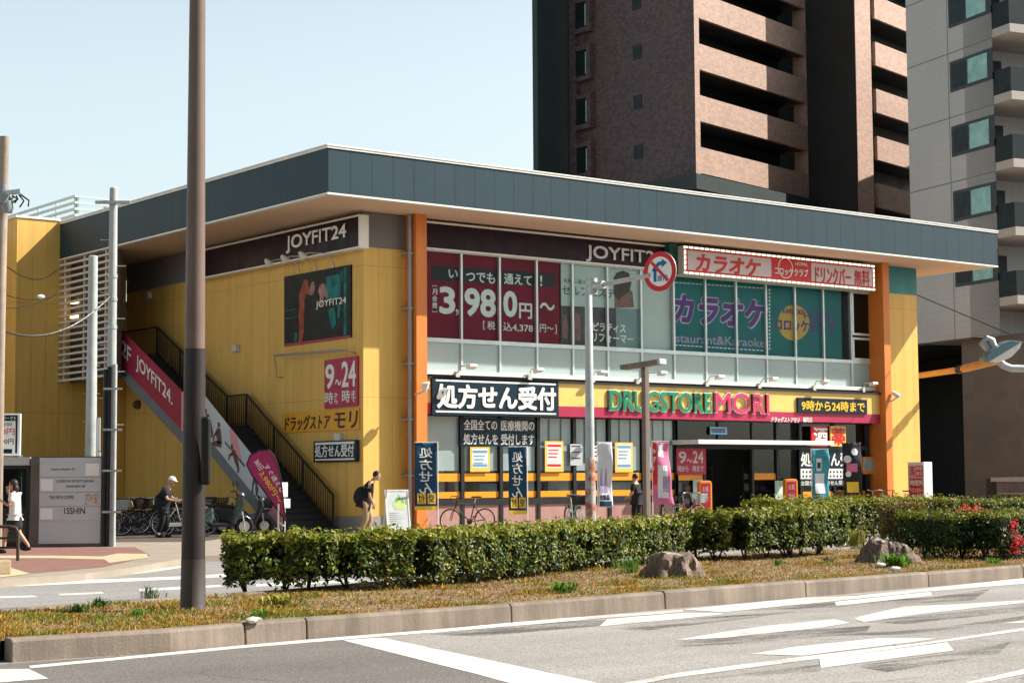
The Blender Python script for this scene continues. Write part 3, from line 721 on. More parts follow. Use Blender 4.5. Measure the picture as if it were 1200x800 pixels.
p0 = TL.at(uL, 0, 0); TS = Face(p0, dR); uS = TS.uv(634.5, 100)[0]
w = MB(); TS.box(w, uS, -.01, 0, ZTOP, -.7, -.3); w.build('rear_wall', TSLATE, tw)
w = MB(); TL.box(w, uL-.0, uL+.55, 0, ZTOP, 0, .35); w.build('corner_pier', BROWN, tw)
CURT = M('teal_curtain', (.34, .58, .57), .7, .2, 3); WDARK = M('dark_window', (.012, .022, .026), .4, .2, 1, spec=.2)
zs = [TL.uv(685, y)[1] for y in (19, 75.5, 131.5, 188.5)]; dzf = (zs[0]-zs[3])/3
for k in range(-1, 8):
    z = zs[3]+(k)*dzf
    if z < 6 or z > ZTOP-2: continue
    ua, ub = uL+.75, TL.uv(697, 80)[0]
    b_ = MB()
    for q in ((ua-.2, ub, z-1.15, z-.85), (ua-.2, ub, z+.8, z+1.1), (ub-.35, ub, z-.85, z+.8)): TL.box(b_, q[0], q[1], q[2], q[3], 0, .42)
    bo = b_.build('window_bay', BROWN, tw)
    b_ = MB(); TL.box(b_, ua-.2, ub-.35, z-.85, z+.8, .24, .28); b_.build('window_pane', WDARK, bo)
    b_ = MB(); m_ = (ua+ub)/2; TL.box(b_, m_+.05, ub-.45, z-.72, z+.66, .285, .30); b_.build('curtain', CURT, bo)
    z2 = z+TL.uv(747, 119.6)[1]-TL.uv(685, 131.5)[1]; u2 = TL.uv(747.5, 119)[0]
    b_ = MB(); TL.box(b_, u2-.36, u2+.36, z2-.42, z2+.42, .01, .04); b_.build('small_window', WDARK, tw)
# sunlit front: corner strip, balconies, dark stair core, second row of balconies
uA, uB, uC = TR.uv(819, 60)[0], TR.uv(945, 80)[0], TR.uv(1003, 80)[0]
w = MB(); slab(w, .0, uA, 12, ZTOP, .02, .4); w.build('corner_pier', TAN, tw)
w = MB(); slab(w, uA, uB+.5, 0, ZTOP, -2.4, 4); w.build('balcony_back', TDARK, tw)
zb = [TR.uv(848, y)[1] for y in (31.5, 91, 149.5)]; zt = [TR.uv(848, y)[1] for y in (61.5, 120)]
flo = (zb[0]-zb[2])/2; ph = zt[0]-zb[1]
for k in range(-1, 9):
    z = zb[2]+k*flo
    if z > ZTOP-2: break
    if z < 8: continue
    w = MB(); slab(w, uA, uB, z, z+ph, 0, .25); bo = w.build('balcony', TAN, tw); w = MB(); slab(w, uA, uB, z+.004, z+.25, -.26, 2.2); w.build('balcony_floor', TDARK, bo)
cdir = (-dL)                                                     # core's side wall runs back like the brown side
pc = TR.at(uB, 0, 0); CS = Face(pc, cdir)
lenc = CS.uv(1003, 80)[0]
q0 = CS.at(lenc, 0, 0); CF = Face(q0, dR); uF = CF.uv(1021, 80)[0]; uF2 = CF.uv(1036, 80)[0]
w = MB(); w.prism([pc, q0, CF.at(uF, 0, 0), CF.at(uF, 0, -lenc-1), TR.at(uB, 0, -1)], (0, 0, ZTOP)); cs = w.build('stair_core', TAN, tw)
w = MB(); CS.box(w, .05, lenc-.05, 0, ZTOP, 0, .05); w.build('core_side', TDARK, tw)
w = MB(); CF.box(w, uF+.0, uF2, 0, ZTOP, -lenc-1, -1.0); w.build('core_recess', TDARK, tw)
RB = Face(CF.at(uF2, 0, -.6), dR); uE = RB.uv(1120, 80)[0]
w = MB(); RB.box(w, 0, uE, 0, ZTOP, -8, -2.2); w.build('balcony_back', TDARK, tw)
z0r = RB.uv(1050, 26)[1]
for k in range(-9, 6):
    z = z0r+k*flo
    if z < 6: continue
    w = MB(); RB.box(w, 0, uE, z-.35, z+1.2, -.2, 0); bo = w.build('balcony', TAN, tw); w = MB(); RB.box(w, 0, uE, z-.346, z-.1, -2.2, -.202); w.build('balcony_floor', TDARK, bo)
w = MB(); uq = TL.uv(764, 235)[0]; zq = TR.uv(825, 209)[1]
w.prism([TL.at(uq, zq-.9, .8), TL.at(.8, zq-.9, .8), TR.at(uB, zq-.9, .8), TR.at(uB, zq-.9, 0), TL.at(0, zq-.9, 0), TL.at(uq, zq-.9, 0)], (0, 0, .9)); w.build('entrance_canopy', TSLATE, tw)
# ================================================================ the white apartment block on the right
WT = M('white_mosaic_tile', (.36, .35, .355), .55, .05, .4); 
def wtile():
    m, nt, b = base_mat('pale_grey_tile'); g = nd(nt, 'ShaderNodeNewGeometry'); P = g.outputs['Position']
    br = nd(nt, 'ShaderNodeTexBrick'); br.offset = 0; br.inputs['Scale'].default_value = 1.0
    for n_, v_ in (('Color1', rgb(.47, .465, .475)), ('Color2', rgb(.49, .485, .49)), ('Mortar', rgb(.43, .425, .435))): br.inputs[n_].default_value = v_
    br.inputs['Mortar Size'].default_value = .02; br.inputs['Brick Width'].default_value = .3; br.inputs['Row Height'].default_value = .3
    mp = nd(nt, 'ShaderNodeMapping'); mp.inputs['Rotation'].default_value = (R_(90), 0, 0); 
    cx_ = nd(nt, 'ShaderNodeCombineXYZ'); sx = nd(nt, 'ShaderNodeSeparateXYZ'); nt.links.new(P, sx.inputs[0])
    nt.links.new(mathn(nt, 'ADD', sx.outputs[0], sx.outputs[1]), cx_.inputs[0]); nt.links.new(sx.outputs[2], cx_.inputs[1]); nt.links.new(cx_.outputs[0], br.inputs['Vector'])
    nt.links.new(mixc(nt, 1, br.outputs[0], maprange(nt, noisen(nt, P, .15, 5), .3, .7, .93, 1.07), 'MULTIPLY'), b.inputs['Base Color']); b.inputs['Roughness'].default_value = .5; return m
WTI = wtile()
wc = dep(84, 1164, 100); dW = Vector((math.sin(.26), math.cos(.26)))
wbld = thing('apartment_block', 'pale grey tiled apartment block with dark corner windows and wrap-around balconies', 'building', (wc.x, wc.y+10, 0))
WL = Face(wc, -dW); dWR = Vector((dW.y, -dW.x)); WR = Face(wc, dWR)
ZW0 = WL.uv(1130, 396)[1]; ZW1 = 29; uw = WL.uv(1061, 0)[0]
w = MB(); w.prism([WL.at(uw, ZW0, 0), WL.at(0, ZW0, 0), WR.at(0, ZW0, -2.2), WR.at(26, ZW0, -2.2), WR.at(26, ZW0, -30), WL.at(uw, ZW0, -30)], (0, 0, ZW1-ZW0)); w.build('wall', WTI, wbld)
zw = [WL.uv(1140, y)[1] for y in (16-3, 83, 158, 238)]; fl_ = (zw[1]-zw[3])/2
BAL = M('dark_teal_balustrade', (.012, .022, .025), .5, .1, 1, spec=.2); SLABM = M('pale_balcony_slab', (.46, .42, .40), .6, .06, 1)
CURT2 = M('pale_teal_curtain', (.30, .55, .55), .7, .25, 2)
jt = MB()
for k in range(-1, 8):
    z = zw[3]+k*fl_
    ua, ub = WL.uv(1114, 90)[0], .0
    h0, h1 = z-.72, z+.78
    b_ = MB(); WL.box(b_, ua, ub+.02, h0, h1, .0, .05); WR.box(b_, 0.04, 1.9, h0, h1, -2.2, .0) if False else None
    bo = b_.build('corner_window', M('window_frame_dark', (.012, .016, .018), .3, .1, 2) if k == -1 else bpy.data.materials['window_frame_dark'], wbld)
    um = ua+(ub-ua)*.42
    b_ = MB(); WL.box(b_, ua+.15, um-.12, h0+.15, h1-.15, .051, .06); b_.build('window_pane', WDARK, bo)
    b_ = MB(); WL.box(b_, um+.05, ub-.35, h0+.15, h1-.15, .051, .06); b_.build('curtain', CURT2, bo)
    # balcony round the corner
    b_ = MB(); WR.box(b_, .02, 24, z-1.95, z-1.55, -2.2, 1.3); so_ = b_.build('balcony_slab', SLABM, wbld)
    b_ = MB(); WR.box(b_, .02, 24, z-1.55, z-.38, 1.18, 1.26); WR.box(b_, .02, .1, z-1.55, z-.38, -2.0, 1.18); b_.build('balustrade', BAL, so_)
    b_ = MB(); WR.box(b_, .4, 2.2, z-1.4, z+.78, -2.19, -2.12); b_.build('balcony_window', WDARK, wbld)
    WL.box(jt, uw, 0, z+fl_/2-.38, z+fl_/2-.33, 0, .006)
WL.box(jt, ua-.2, ua-.15, ZW0, ZW1, 0, .006)
jt.build('panel_joint', M('joint_grey', (.20, .195, .2), .7, .05, 1), wbld)
STONE = tile('brown_stone_cladding', (.165, .135, .125), .10, .8)
w = MB(); u1 = WL.uv(1113, 480)[0]
w.prism([WL.at(u1, 0, -.8), WL.at(3, 0, -.8), WL.at(3, 0, -25), WL.at(u1, 0, -25)], (0, 0, ZW0)); w.build('podium', STONE, wbld)
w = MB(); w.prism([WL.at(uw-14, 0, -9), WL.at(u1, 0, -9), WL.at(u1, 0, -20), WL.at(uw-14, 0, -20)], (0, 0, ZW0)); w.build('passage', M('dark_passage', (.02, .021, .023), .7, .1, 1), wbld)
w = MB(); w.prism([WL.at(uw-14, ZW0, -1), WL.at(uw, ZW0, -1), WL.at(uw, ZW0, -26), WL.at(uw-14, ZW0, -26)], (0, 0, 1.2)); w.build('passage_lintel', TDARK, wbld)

# ================================================================ unseen buildings added behind the camera to limit the sky's fill light
for (x0, x1, y0, h, c, lab) in ((-95, -52, -64, 17, (.22, .21, .20), 'unseen grey block added across the street to the left of the viewpoint to limit sky light'), (-50, -14, -66, 13, (.30, .26, .22), 'unseen beige block added across the street behind the viewpoint to limit sky light'), (-12, 30, -65, 19, (.17, .15, .15), 'unseen brown block added across the street to the right of the viewpoint to limit sky light')):
    t = thing('added_street_building', lab, 'building', ((x0+x1)/2, y0-6, 0)); w = MB(); w.box(x0, x1, y0-12, y0, -.15, h); w.build('wall', M('opposite_wall', c, .7, .1, .5), t)
    for k in range(int(h/3.4)):
        w = MB()
        for q in range(int((x1-x0)/3)): w.box(x0+.8+q*3, x0+2.5+q*3, y0-.02, y0+.03, 1+k*3.4, 2.6+k*3.4)
        tag(w.build('window', WDARK, t), kind='stuff')
# ================================================================ signs on the left wall
def sub(b, n, m, p, **k): return b.build(n, m, p, **k)
PLUM = M('dark_plum_sign', (.026, .012, .019), .3, .08, 1, spec=.08)
LS = Face((XA-.30, 0), (0, -1))
def face_thing(name, label, cat, F_, x0, y0, x1, y1, n0, group=None):
    u0, za = F_.uv(x0, y0); u1, zb_ = F_.uv(x1, y1); c = F_.at((u0+u1)/2, min(za, zb_), n0)
    return thing(name, label, cat, tuple(c), group)
t = face_thing('fascia_sign', 'long dark plum sign with white lettering under the eaves of the yellow side wall', 'sign', LS, 226, 300, 421, 289, 0)
u0, _ = LS.uv(226, 300); u1, _ = LS.uv(421, 270); zt_, zb_ = LS.uv(420.7, 253.5)[1], LS.uv(421, 288.5)[1]
w = MB(); LS.box(w, u0, u1, zb_, zt_, -.28, 0); sub(w, 'panel', PLUM, t)
w = MB(); LS.box(w, u0-.05, u1+.05, zt_, zt_+.05, -.29, .03); LS.box(w, u0-.05, u1+.05, zb_-.05, zb_, -.29, .03); LS.box(w, u1, u1+.05, zb_, zt_, -.29, .03); sub(w, 'frame', TRIMW, t)
w = MB(); LS.text(w, 'JOYFIT24', 336, 277, 297.5, 406.5, .03, 0, .03); sub(w, 'lettering', LETTER, t)
# gooseneck lamps
LAMPH = M('pale_lamp_head', (.62, .58, .53), .4, .1, 3)
for i, (bx, by, hx, hy) in enumerate(((350, 317, 316, 306.5), (370.5, 315, 335, 302), (391, 312, 356, 298))):
    b = on('x', XA, bx, by); h = on('y', b.y, hx, hy)
    lab = ['gooseneck lamp over the gym poster, nearest the stair', 'middle one of the three gooseneck lamps over the gym poster', 'gooseneck lamp over the gym poster, nearest the front corner'][i]
    t = thing('gooseneck_lamp', lab, 'lamp', tuple(b), 'gooseneck lamps over the gym poster')
    w = MB(); w.lathe(b, [(.05, 0), (.05, .03)], 10, (-1, 0, 0)); q = [b, b+Vector((-.12, 0, .22)), b+Vector((-.35, 0, .36)), h+Vector((.15, 0, .05)), h]; w.tube(q, .018, 8); sub(w, 'arm', LAMPH, t, smooth=True)
    w = MB(); w.lathe(h+Vector((-.03, 0, -.05)), [(.05, .16), (.09, .06), (.12, -.06)], 12, Vector((-.75, 0, .65))); sub(w, 'lamp_shade', LAMPH, t, smooth=True)
# gym poster: an abstract stand-in for the photograph on it
PL = Face((XA-.05, 0), (0, -1))
t = face_thing('wall_poster', 'dark gym poster with two figures and teal light on the yellow wall', 'poster', PL, 333, 400, 411, 395, 0)
w = MB(); PL.poly(w, [(333, 324.3), (411, 310), (411, 395), (333, 405.8)], -.05, 0); sub(w, 'panel', M('poster_black', (.006, .009, .012), .4, .4, 2.2, col2=(.010, .018, .02), spec=.15), t)
TEALF = M('poster_teal', (.012, .17, .17), .4, .5, 3, spec=.1); SKINP = M('poster_skin', (.30, .075, .045), .4, .4, 4, spec=.1); SKIN2 = M('poster_pale', (.34, .20, .18), .4, .4, 4, spec=.1)
w = MB()
for pts in ([(382, 324), (399, 321), (399, 350), (382, 353)], [(403, 314), (406, 313.4), (406, 392), (403, 392.5)], [(344.5, 390), (348, 389.5), (348, 400), (344.5, 400.5)], [(334, 364), (346, 361.5), (346, 362.4), (334, 365)], [(334, 373), (347, 371), (347, 372), (334, 374)],
            [(400, 318), (401.5, 317.7), (401.5, 330), (400, 330.3)], [(385, 362), (392, 360), (394, 378), (390, 386), (386, 376)], [(396, 356), (399, 355), (398, 372), (396, 374)]): PL.poly(w, pts, .001, .004)
parts(w, 'light_panel', TEALF, t)
w = MB()
for pts in ([(355.5, 330), (358.5, 327), (361, 329), (361.5, 335), (363, 341), (362, 346), (358.5, 344), (357, 352), (357, 362), (356, 373), (356.5, 385), (354, 400), (350, 401), (351, 385), (350, 370), (351, 358), (350.5, 346), (353, 339)],): PL.poly(w, pts, .001, .005)
sub(w, 'figure', SKINP, t)
w = MB()
for pts in ([(375, 334), (379, 331.5), (382, 336), (384.5, 343), (384, 350), (380, 347), (377, 357), (374, 358), (375, 348), (373, 341)], [(365, 331), (368, 329.5), (369, 338), (367, 345), (363, 346), (363, 338)]): PL.poly(w, pts, .001, .005)
parts(w, 'figure', SKIN2, t)
w = MB(); PL.text(w, 'JOYFIT24', 370.5, 353, 363, 406, .006, .006, .012); sub(w, 'lettering', LETTER, t)
w = MB(); PL.poly(w, [(333, 403.2), (411, 392.6), (411, 395), (333, 405.8)], .001, .006); sub(w, 'footer', MAG, t)
# tube lamp above the drugstore signs
t = face_thing('tube_lamp', 'long thin tube lamp on a bent bracket above the shop hours sign', 'lamp', LF, 332, 420, 418, 411, 0)
a_, b_ = LF.at(*LF.uv(333, 417), .35), LF.at(*LF.uv(418, 411), .35)
w = MB(); w.tube([a_, b_], .035, 8); sub(w, 'tube', M('grey_tube', (.30, .28, .26), .4, .1, 3), t, smooth=True)
w = MB(); c = LF.at(*LF.uv(331, 442), 0); w.tube([c, c+Vector((-.2, 0, 0)), a_+Vector((.05, 0, -.25)), a_], .018, 8); c2 = LF.at(*LF.uv(417, 414), 0); w.tube([c2, b_], .02, 8); parts(w, 'bracket', bpy.data.materials['grey_tube'], t, smooth=True)
# 9-24 sign
t = face_thing('hours_sign', 'magenta opening hours sign with big white 9~24 on the yellow side wall', 'sign', LF, 382, 479, 421, 475, .06)
w = MB(); LF.poly(w, [(382, 422.3), (421, 416.7), (421, 475), (382, 478.8)], .0, .06); sub(w, 'panel', MAG, t, bevel=.006)
w = MB(); LF.text(w, '9', 383.5, 427, 456, 394, .01, .06, .035); LF.text(w, '～', 395, 444.5, 452, 402, .01, .06, .03); LF.text(w, '24', 402.5, 423.5, 454, 419.5, .01, .06, .035)
LF.text(w, '時', 382.8, 459.5, 473.5, 393, .01, .06, .02); LF.text(w, 'か', 394, 460, 466, 398, .01, .06, .02); LF.text(w, 'ら', 394, 467, 473, 398, .01, .06, .02)
LF.text(w, '時', 403, 457, 472, 412.5, .01, .06, .02); LF.text(w, 'ま', 414, 457.5, 464, 419, .01, .06, .02); LF.text(w, 'で', 414, 464.8, 471, 419, .01, .06, .02); sub(w, 'lettering', LETTER, t)
# shop name board
t = face_thing('name_board', 'orange yellow board with black slanting katakana on the side wall', 'sign', LF, 332, 506, 422, 503, .05)
w = MB(); LF.poly(w, [(332.5, 484.5), (422, 478), (422, 503), (332.5, 507)], .0, .05); sub(w, 'panel', M('amber_board', (.78, .37, .03), .45, .06, 2, streak=.08), t, bevel=.006)
INK = M('dark_brown_lettering', (.03, .014, .01), .4, .05, 3)
w = MB(); LF.text(w, 'ドラッグストア', 335.5, 488, 505, 388, .012, .05, .025, .12); LF.text(w, 'モリ', 393, 482.5, 502.5, 420, .012, .05, .035, .12); sub(w, 'lettering', INK, t)
# prescription sign with its bracket
t = face_thing('prescription_sign', 'small navy prescription sign with white characters hung beside the stair foot', 'sign', LF, 372, 541, 422, 540, .12)
w = MB(); LF.poly(w, [(372, 517), (422, 515), (422, 540.5), (372, 541.5)], .04, .14); sub(w, 'panel', NAVY, t, bevel=.006)
w = MB(); LF.text(w, '処方せん受付', 374, 521.5, 536, 420, .012, .14, .03); sub(w, 'lettering', LETTER, t)
w = MB(); LF.panel(w, 374, 518.6, 420, 519.6, .14, .145); LF.panel(w, 374, 537.6, 420, 538.4, .14, .145); parts(w, 'rule', LETTER, t)
w = MB(); LF.panel(w, 394.5, 508, 402, 517, .0, .1); parts(w, 'bracket', M('white_box', (.6, .58, .54), .5, .05, 3), t)
# stair banners (hung on the outer side of the stair)
SF = Face((XS0-.02, 0), (0, -1))
def ypt(y, z): return (-y, z)       # u of SF is -y
def spoly(mb, pts, n0=-.02, n1=.0): return mb.prism([SF.at(-y, z, n0) for y, z in pts], SF.n*(n1-n0))
BANN = M('wine_banner', (.33, .02, .058), .5, .08, 1.5)
PNK = M('pink_banner', (.72, .30, .31), .5, .06, 1.2); PALEB = M('pale_blue_banner', (.56, .585, .62), .5, .06, 1.2)
t = thing('stair_banner', 'wine red banner with white lettering and chevrons along the upper stair flight', 'banner', (XS0-.03, 12, 3.2))
dzs = (5.65-3.1)/(14.7-9.75)
up = lambda y, o: 3.1+(y-9.75)*dzs+o
w = MB(); spoly(w, [(9.78, up(9.78, .0)), (15.2, up(15.2, 0)), (15.2, up(15.2, 1.18)), (9.78, up(9.78, 1.22))]); sub(w, 'panel', BANN, t)
# text follows the slope of the flight: the baseline falls to the right
def sloped(mb, st, y0, y1, o0, h, weight=.02, slope=None, base=None, depth=.012):
    f_ = base or up; d = Vector((0, y1-y0, f_(y1, 0)-f_(y0, 0))); return mb.text(st, Vector((XS0-.02, y0, f_(y0, o0))), d.normalized(), (0, 0, 1), (-1, 0, 0), d.length, h, depth, weight)
w = MB(); sloped(w, '2F', 14.05, 13.35, .38, .52); sloped(w, 'JOYFIT24.', 12.95, 10.35, .33, .58); sub(w, 'lettering', LETTER, t)
w = MB()
for k in range(2):
    y = 15.0-k*.42; spoly(w, [(y, up(y, 1.0)), (y-.22, up(y-.22, 1.0)), (y-.5, up(y-.5, .55)), (y-.22, up(y-.22, .12)), (y, up(y, .12)), (y-.28, up(y-.28, .55))], 0, .006)
parts(w, 'chevron', LETTER, t)
t = thing('stair_banner', 'pink banner on the flat landing of the outside stair', 'banner', (XS0-.03, 9.1, 3.1))
w = MB(); spoly(w, [(8.45, 3.06), (9.76, 3.06), (9.76, 4.28), (8.45, 4.28)]); sub(w, 'panel', PNK, t)
w = MB()
for k, ch in enumerate('店舗入口'): w.text(ch, Vector((XS0-.02, 9.22, 3.95-k*.15)), (0, -1, 0), (0, 0, 1), (-1, 0, 0), .09, .1, .01, .01)
spoly(w, [(9.25, 3.3), (9.08, 3.3), (9.08, 3.4), (9.25, 3.4)], 0, .006); sub(w, 'lettering', INK, t)
t = thing('stair_banner', 'pale blue and pink picture banner sloping along the lower stair flight', 'banner', (XS0-.03, 6, .3))
lo = lambda y, o: (y-3.4)*3.1/5.1+o
w = MB(); spoly(w, [(3.55, lo(3.55, .02)), (8.44, lo(8.44, .02)), (8.44, lo(8.44, 1.17)), (3.62, lo(3.62, 1.05))]); sub(w, 'panel', PALEB, t)
w = MB(); spoly(w, [(3.56, lo(3.56, .03)), (4.35, lo(4.35, .03)), (4.05, lo(4.05, 1.05)), (3.63, lo(3.63, 1.04))], 0, .004); spoly(w, [(5.9, lo(5.9, .62)), (6.5, lo(6.5, .35)), (6.65, lo(6.65, 1.12)), (6.2, lo(6.2, 1.1))], 0, .004); spoly(w, [(8.1, lo(8.1, .03)), (8.43, lo(8.43, .03)), (8.43, lo(8.43, 1.1)), (8.36, lo(8.36, 1.1))], 0, .004); parts(w, 'pink_patch', PNK, t)
w = MB(); FIG = M('banner_figure_brown', (.13, .055, .05), .6, .3, 6)
def bfig(mb, y, o, s, pose):
    """a small printed figure: head, bent trunk, arm and folded legs as flat shapes of one print"""
    H = [(.09*math.cos(q*.785), .10*math.sin(q*.785)) for q in range(8)]
    S = {'sit': ([(a, b+.74) for a, b in H], [(-.12, .62), (.1, .64), (.17, .40), (.2, .2), (-.05, .15), (-.16, .34)], [(.2, .22), (.16, .05), (-.42, .02), (-.46, .1), (-.1, .24)], [(-.12, .58), (-.34, .36), (-.40, .16), (-.33, .14), (-.26, .34), (-.06, .46)]),
         'lean': ([(a-.22, b+.82) for a, b in H], [(-.2, .72), (0, .76), (.22, .46), (.26, .28), (.05, .24), (-.1, .44)], [(.28, .30), (.34, .1), (.30, -.04), (.18, -.04), (.2, .1), (.06, .26)], [(-.14, .66), (-.44, .5), (-.5, .28), (-.42, .27), (-.36, .44), (-.08, .54)]),
         'stand': ([(a, b+1.06) for a, b in H], [(-.14, .95), (.13, .95), (.12, .52), (-.12, .52)], [(.12, .54), (.2, .28), (.16, -.02), (.06, -.02), (.08, .26), (0, .46), (-.1, .24), (-.12, -.02), (-.22, -.02), (-.18, .28), (-.12, .54)], [(.13, .94), (.26, .7), (.2, .5), (.14, .52), (.18, .7), (.1, .84)])}[pose]
    mb = MB()
    for pl in S: spoly(mb, [(y-s*a, lo(y, o)+s*b+(-s*a)*.607*.35) for a, b in pl], .004, .009)
    sub(mb, 'figure', FIG, t)
bfig(w, 7.95, .12, .85, 'lean'); bfig(w, 7.3, .1, .95, 'sit'); bfig(w, 5.1, .06, .85, 'stand'); bfig(w, 6.3, .05, .8, 'lean')
w = MB(); sloped(w, 'LIGHT FITNESS', 6.9, 5.7, .48, .09, .01, base=lo); sub(w, 'lettering', INK, t)
# ================================================================ signs on the street front
US = Face((0, YG-.16), (1, 0))
t = face_thing('fascia_sign', 'long glossy dark sign with white lettering above the upper shop windows', 'sign', US, 502, 300, 796, 330, 0)
xe = on('y', YG-.16, 797, 300).x
w = MB(); w.box(CX0+.02, xe, YG-.16, YG+.05, Z_HEAD+.03, ZB-.12); sub(w, 'panel', PLUM, t)
w = MB(); w.box(CX0+.0, xe+.05, YG-.19, YG+.05, ZB-.12, ZB-.06); w.box(CX0, xe+.05, YG-.19, YG+.05, Z_HEAD-.02, Z_HEAD+.03); w.box(xe, xe+.05, YG-.19, YG+.05, Z_HEAD+.03, ZB-.12); sub(w, 'frame', TRIMW, t)
w = MB(); US.text(w, 'JOYFIT24', 686, 286.5, 306.5, 777, .04, 0, .03); sub(w, 'lettering', M('soft_white_lettering', (.62, .62, .64), .4, .03, 3), t)
# karaoke sign box with its border of bulbs
KF = Face((0, 1.62), (1, 0))
t = face_thing('karaoke_sign', 'red and white karaoke sign box edged with glowing white bulbs', 'sign', KF, 801, 320, 1026, 340, 0)
ku0, kz1 = KF.uv(801, 287.5); ku1, kz0 = KF.uv(1025, 341)
w = MB(); w.box(ku0, ku1, 1.62, YG, kz0, kz1); sub(w, 'cabinet', M('cream_cabinet', (.50, .48, .40), .5, .05, 2), t)
w = MB(); w.box(ku0-.35, ku0-.0, 1.9, YG, kz0, ZB-.0); sub(w, 'side_panel', M('dark_green_panel', (.01, .08, .065), .4, .1, 2), t)
w = MB(); KF.box(w, ku0+.09, ku1-.09, kz0+.09, kz1-.09, 0, .02); sub(w, 'panel', RED, t)
w = MB(); KF.box(w, ku0+.16, KF.uv(903, 310)[0], kz0+.15, kz1-.15, .02, .03); KF.box(w, KF.uv(950, 310)[0], ku1-.16, kz0+.15, kz1-.15, .02, .03); parts(w, 'white_field', M('pale_rose_field', (.62, .55, .56), .45, .04, 2), t)
w = MB(); KF.text(w, 'カラオケ', 814, 297, 317.5, 889, .02, .03, .045, .14); KF.text(w, 'ドリンクバー', 954, 311.5, 331, 996, .015, .03, .03); KF.text(w, '無料', 1000, 315.5, 334, 1018, .015, .03, .02); sub(w, 'lettering', RED, t)
w = MB(); c = KF.at(*KF.uv(920, 314), .02)
for r1, r2 in ((.36, .33),):
    for k in range(28):
        a0, a1 = 2*math.pi*k/28, 2*math.pi*(k+1)/28
        w.prism([c+Vector((r*math.cos(a), 0, r*math.sin(a))) for r, a in ((r1, a0), (r1, a1), (r2, a1), (r2, a0))], (0, -.01, 0))
KF.text(w, 'コロッケクラブ', 907, 312, 321.5, 946, .01, .03, .03); KF.text(w, 'HOME.', 931, 307, 311, 946, .01, .03, .02); sub(w, 'emblem', LETTER, t)
w = MB(); n = 38
for k in range(n+1):
    x = ku0+.08+(ku1-ku0-.16)*k/n; w.box(x-.075, x+.075, 1.585, 1.62, kz1-.075, kz1-.025); w.box(x-.075, x+.075, 1.585, 1.62, kz0+.025, kz0+.075)
for k in range(1, 5):
    z = kz0+.05+(kz1-kz0-.1)*k/5; w.box(ku0+.025, ku0+.075, 1.585, 1.62, z-.06, z+.06); w.box(ku1-.075, ku1-.025, 1.585, 1.62, z-.06, z+.06)
parts(w, 'bulb', M_emit('glowing_bulb', (1, .93, .78), .9), t)
w = MB(); w.box(CX0+10.3, 24.75, YG-.02, YG+.05, Z_HEAD+.02, ZB); w.build('frieze', DARK, bl)
# ---- long band over the shop front
BF = Face((0, 1.88), (1, 0))
t = face_thing('shop_sign', 'long yellow and magenta shop sign with green and pink raised lettering', 'sign', BF, 503, 486, 1030, 496, 0)
xa, xb = CX0+.03, on('y', 1.88, 1031, 480).x
w = MB(); w.box(xa, xb, 1.88, YG-.02, 3.72, 4.43); sub(w, 'upper_band', M('cream_yellow_band', (.80, .53, .16), .4, .05, 1.5, streak=.05), t)
w = MB(); w.box(xa, xb, 1.875, YG-.02, 3.40, 3.72); sub(w, 'lower_band', MAG, t)
w = MB(); w.box(xa, xb, 1.80, YG-.02, 4.43, 4.49); sub(w, 'top_cap', DARK, t)
zl0, zl1 = BF.uv(800, 457)[1], BF.uv(800, 482.5)[1]
OL = M('white_outline', (.80, .80, .78), .35, .02, 2); PKL = M('pink_lettering', (.62, .03, .14), .35, .04, 2)
u0, u1 = BF.uv(712.5, 468)[0], BF.uv(832, 468)[0]; v0, v1 = BF.uv(836, 468)[0], BF.uv(899, 468)[0]
za, zb_ = BF.uv(720, 481)[1], BF.uv(720, 457)[1]
for (nm, m_, d0, d1, wt, g_) in (('letter_outline', OL, .02, .075, .045, .028), ('green_letter', GREEN, .075, .10, .02, 0)):
    w = MB(); w.text('DRUGSTORE', BF.at(u0-g_, za-g_, d0), BF.d, (0, 0, 1), BF.n, u1-u0+2*g_, zb_-za+2*g_, d1-d0, wt); sub(w, nm, m_, t)
za, zb_ = BF.uv(850, 484)[1], BF.uv(850, 460)[1]
for (nm, m_, d0, d1, wt, g_) in (('letter_outline', OL, .02, .075, .04, .024), ('pink_letter', PKL, .075, .10, .02, 0)):
    w = MB(); w.text('MORI', BF.at(v0-g_, za-g_, d0), BF.d, (0, 0, 1), BF.n, v1-v0+2*g_, zb_-za+2*g_, d1-d0, wt); sub(w, nm, m_, t)
w = MB(); BF.text(w, 'ドラッグストアモリ', 903.5, 488, 494.5, 936, .008, .006, .03, .2); BF.text(w, '福岡店', 940.5, 488.5, 494.5, 951.5, .008, .006, .02); sub(w, 'lettering', LETTER, t)
# navy prescription sign
NF = Face((0, 1.80), (1, 0))
t = face_thing('prescription_sign', 'large navy prescription sign with bold white characters left of the raised green lettering', 'sign', NF, 506, 486, 655, 489, 0)
nu0, nz1 = NF.uv(506.5, 441); nu1, nz0 = NF.uv(655, 489.0)
w = MB(); NF.box(w, nu0, nu1, nz0, nz1, -.08, 0); sub(w, 'panel', NAVY, t, bevel=.006)
w = MB(); NF.text(w, '処方せん受付', 511, 449, 478, 651, .03, 0, .05); sub(w, 'lettering', LETTER, t)
w = MB(); NF.box(w, nu0+.12, nu1-.12, nz1-.13, nz1-.08, 0, .008); NF.box(w, nu0+.12, nu1-.12, nz0+.08, nz0+.13, 0, .008); parts(w, 'rule', LETTER, t)
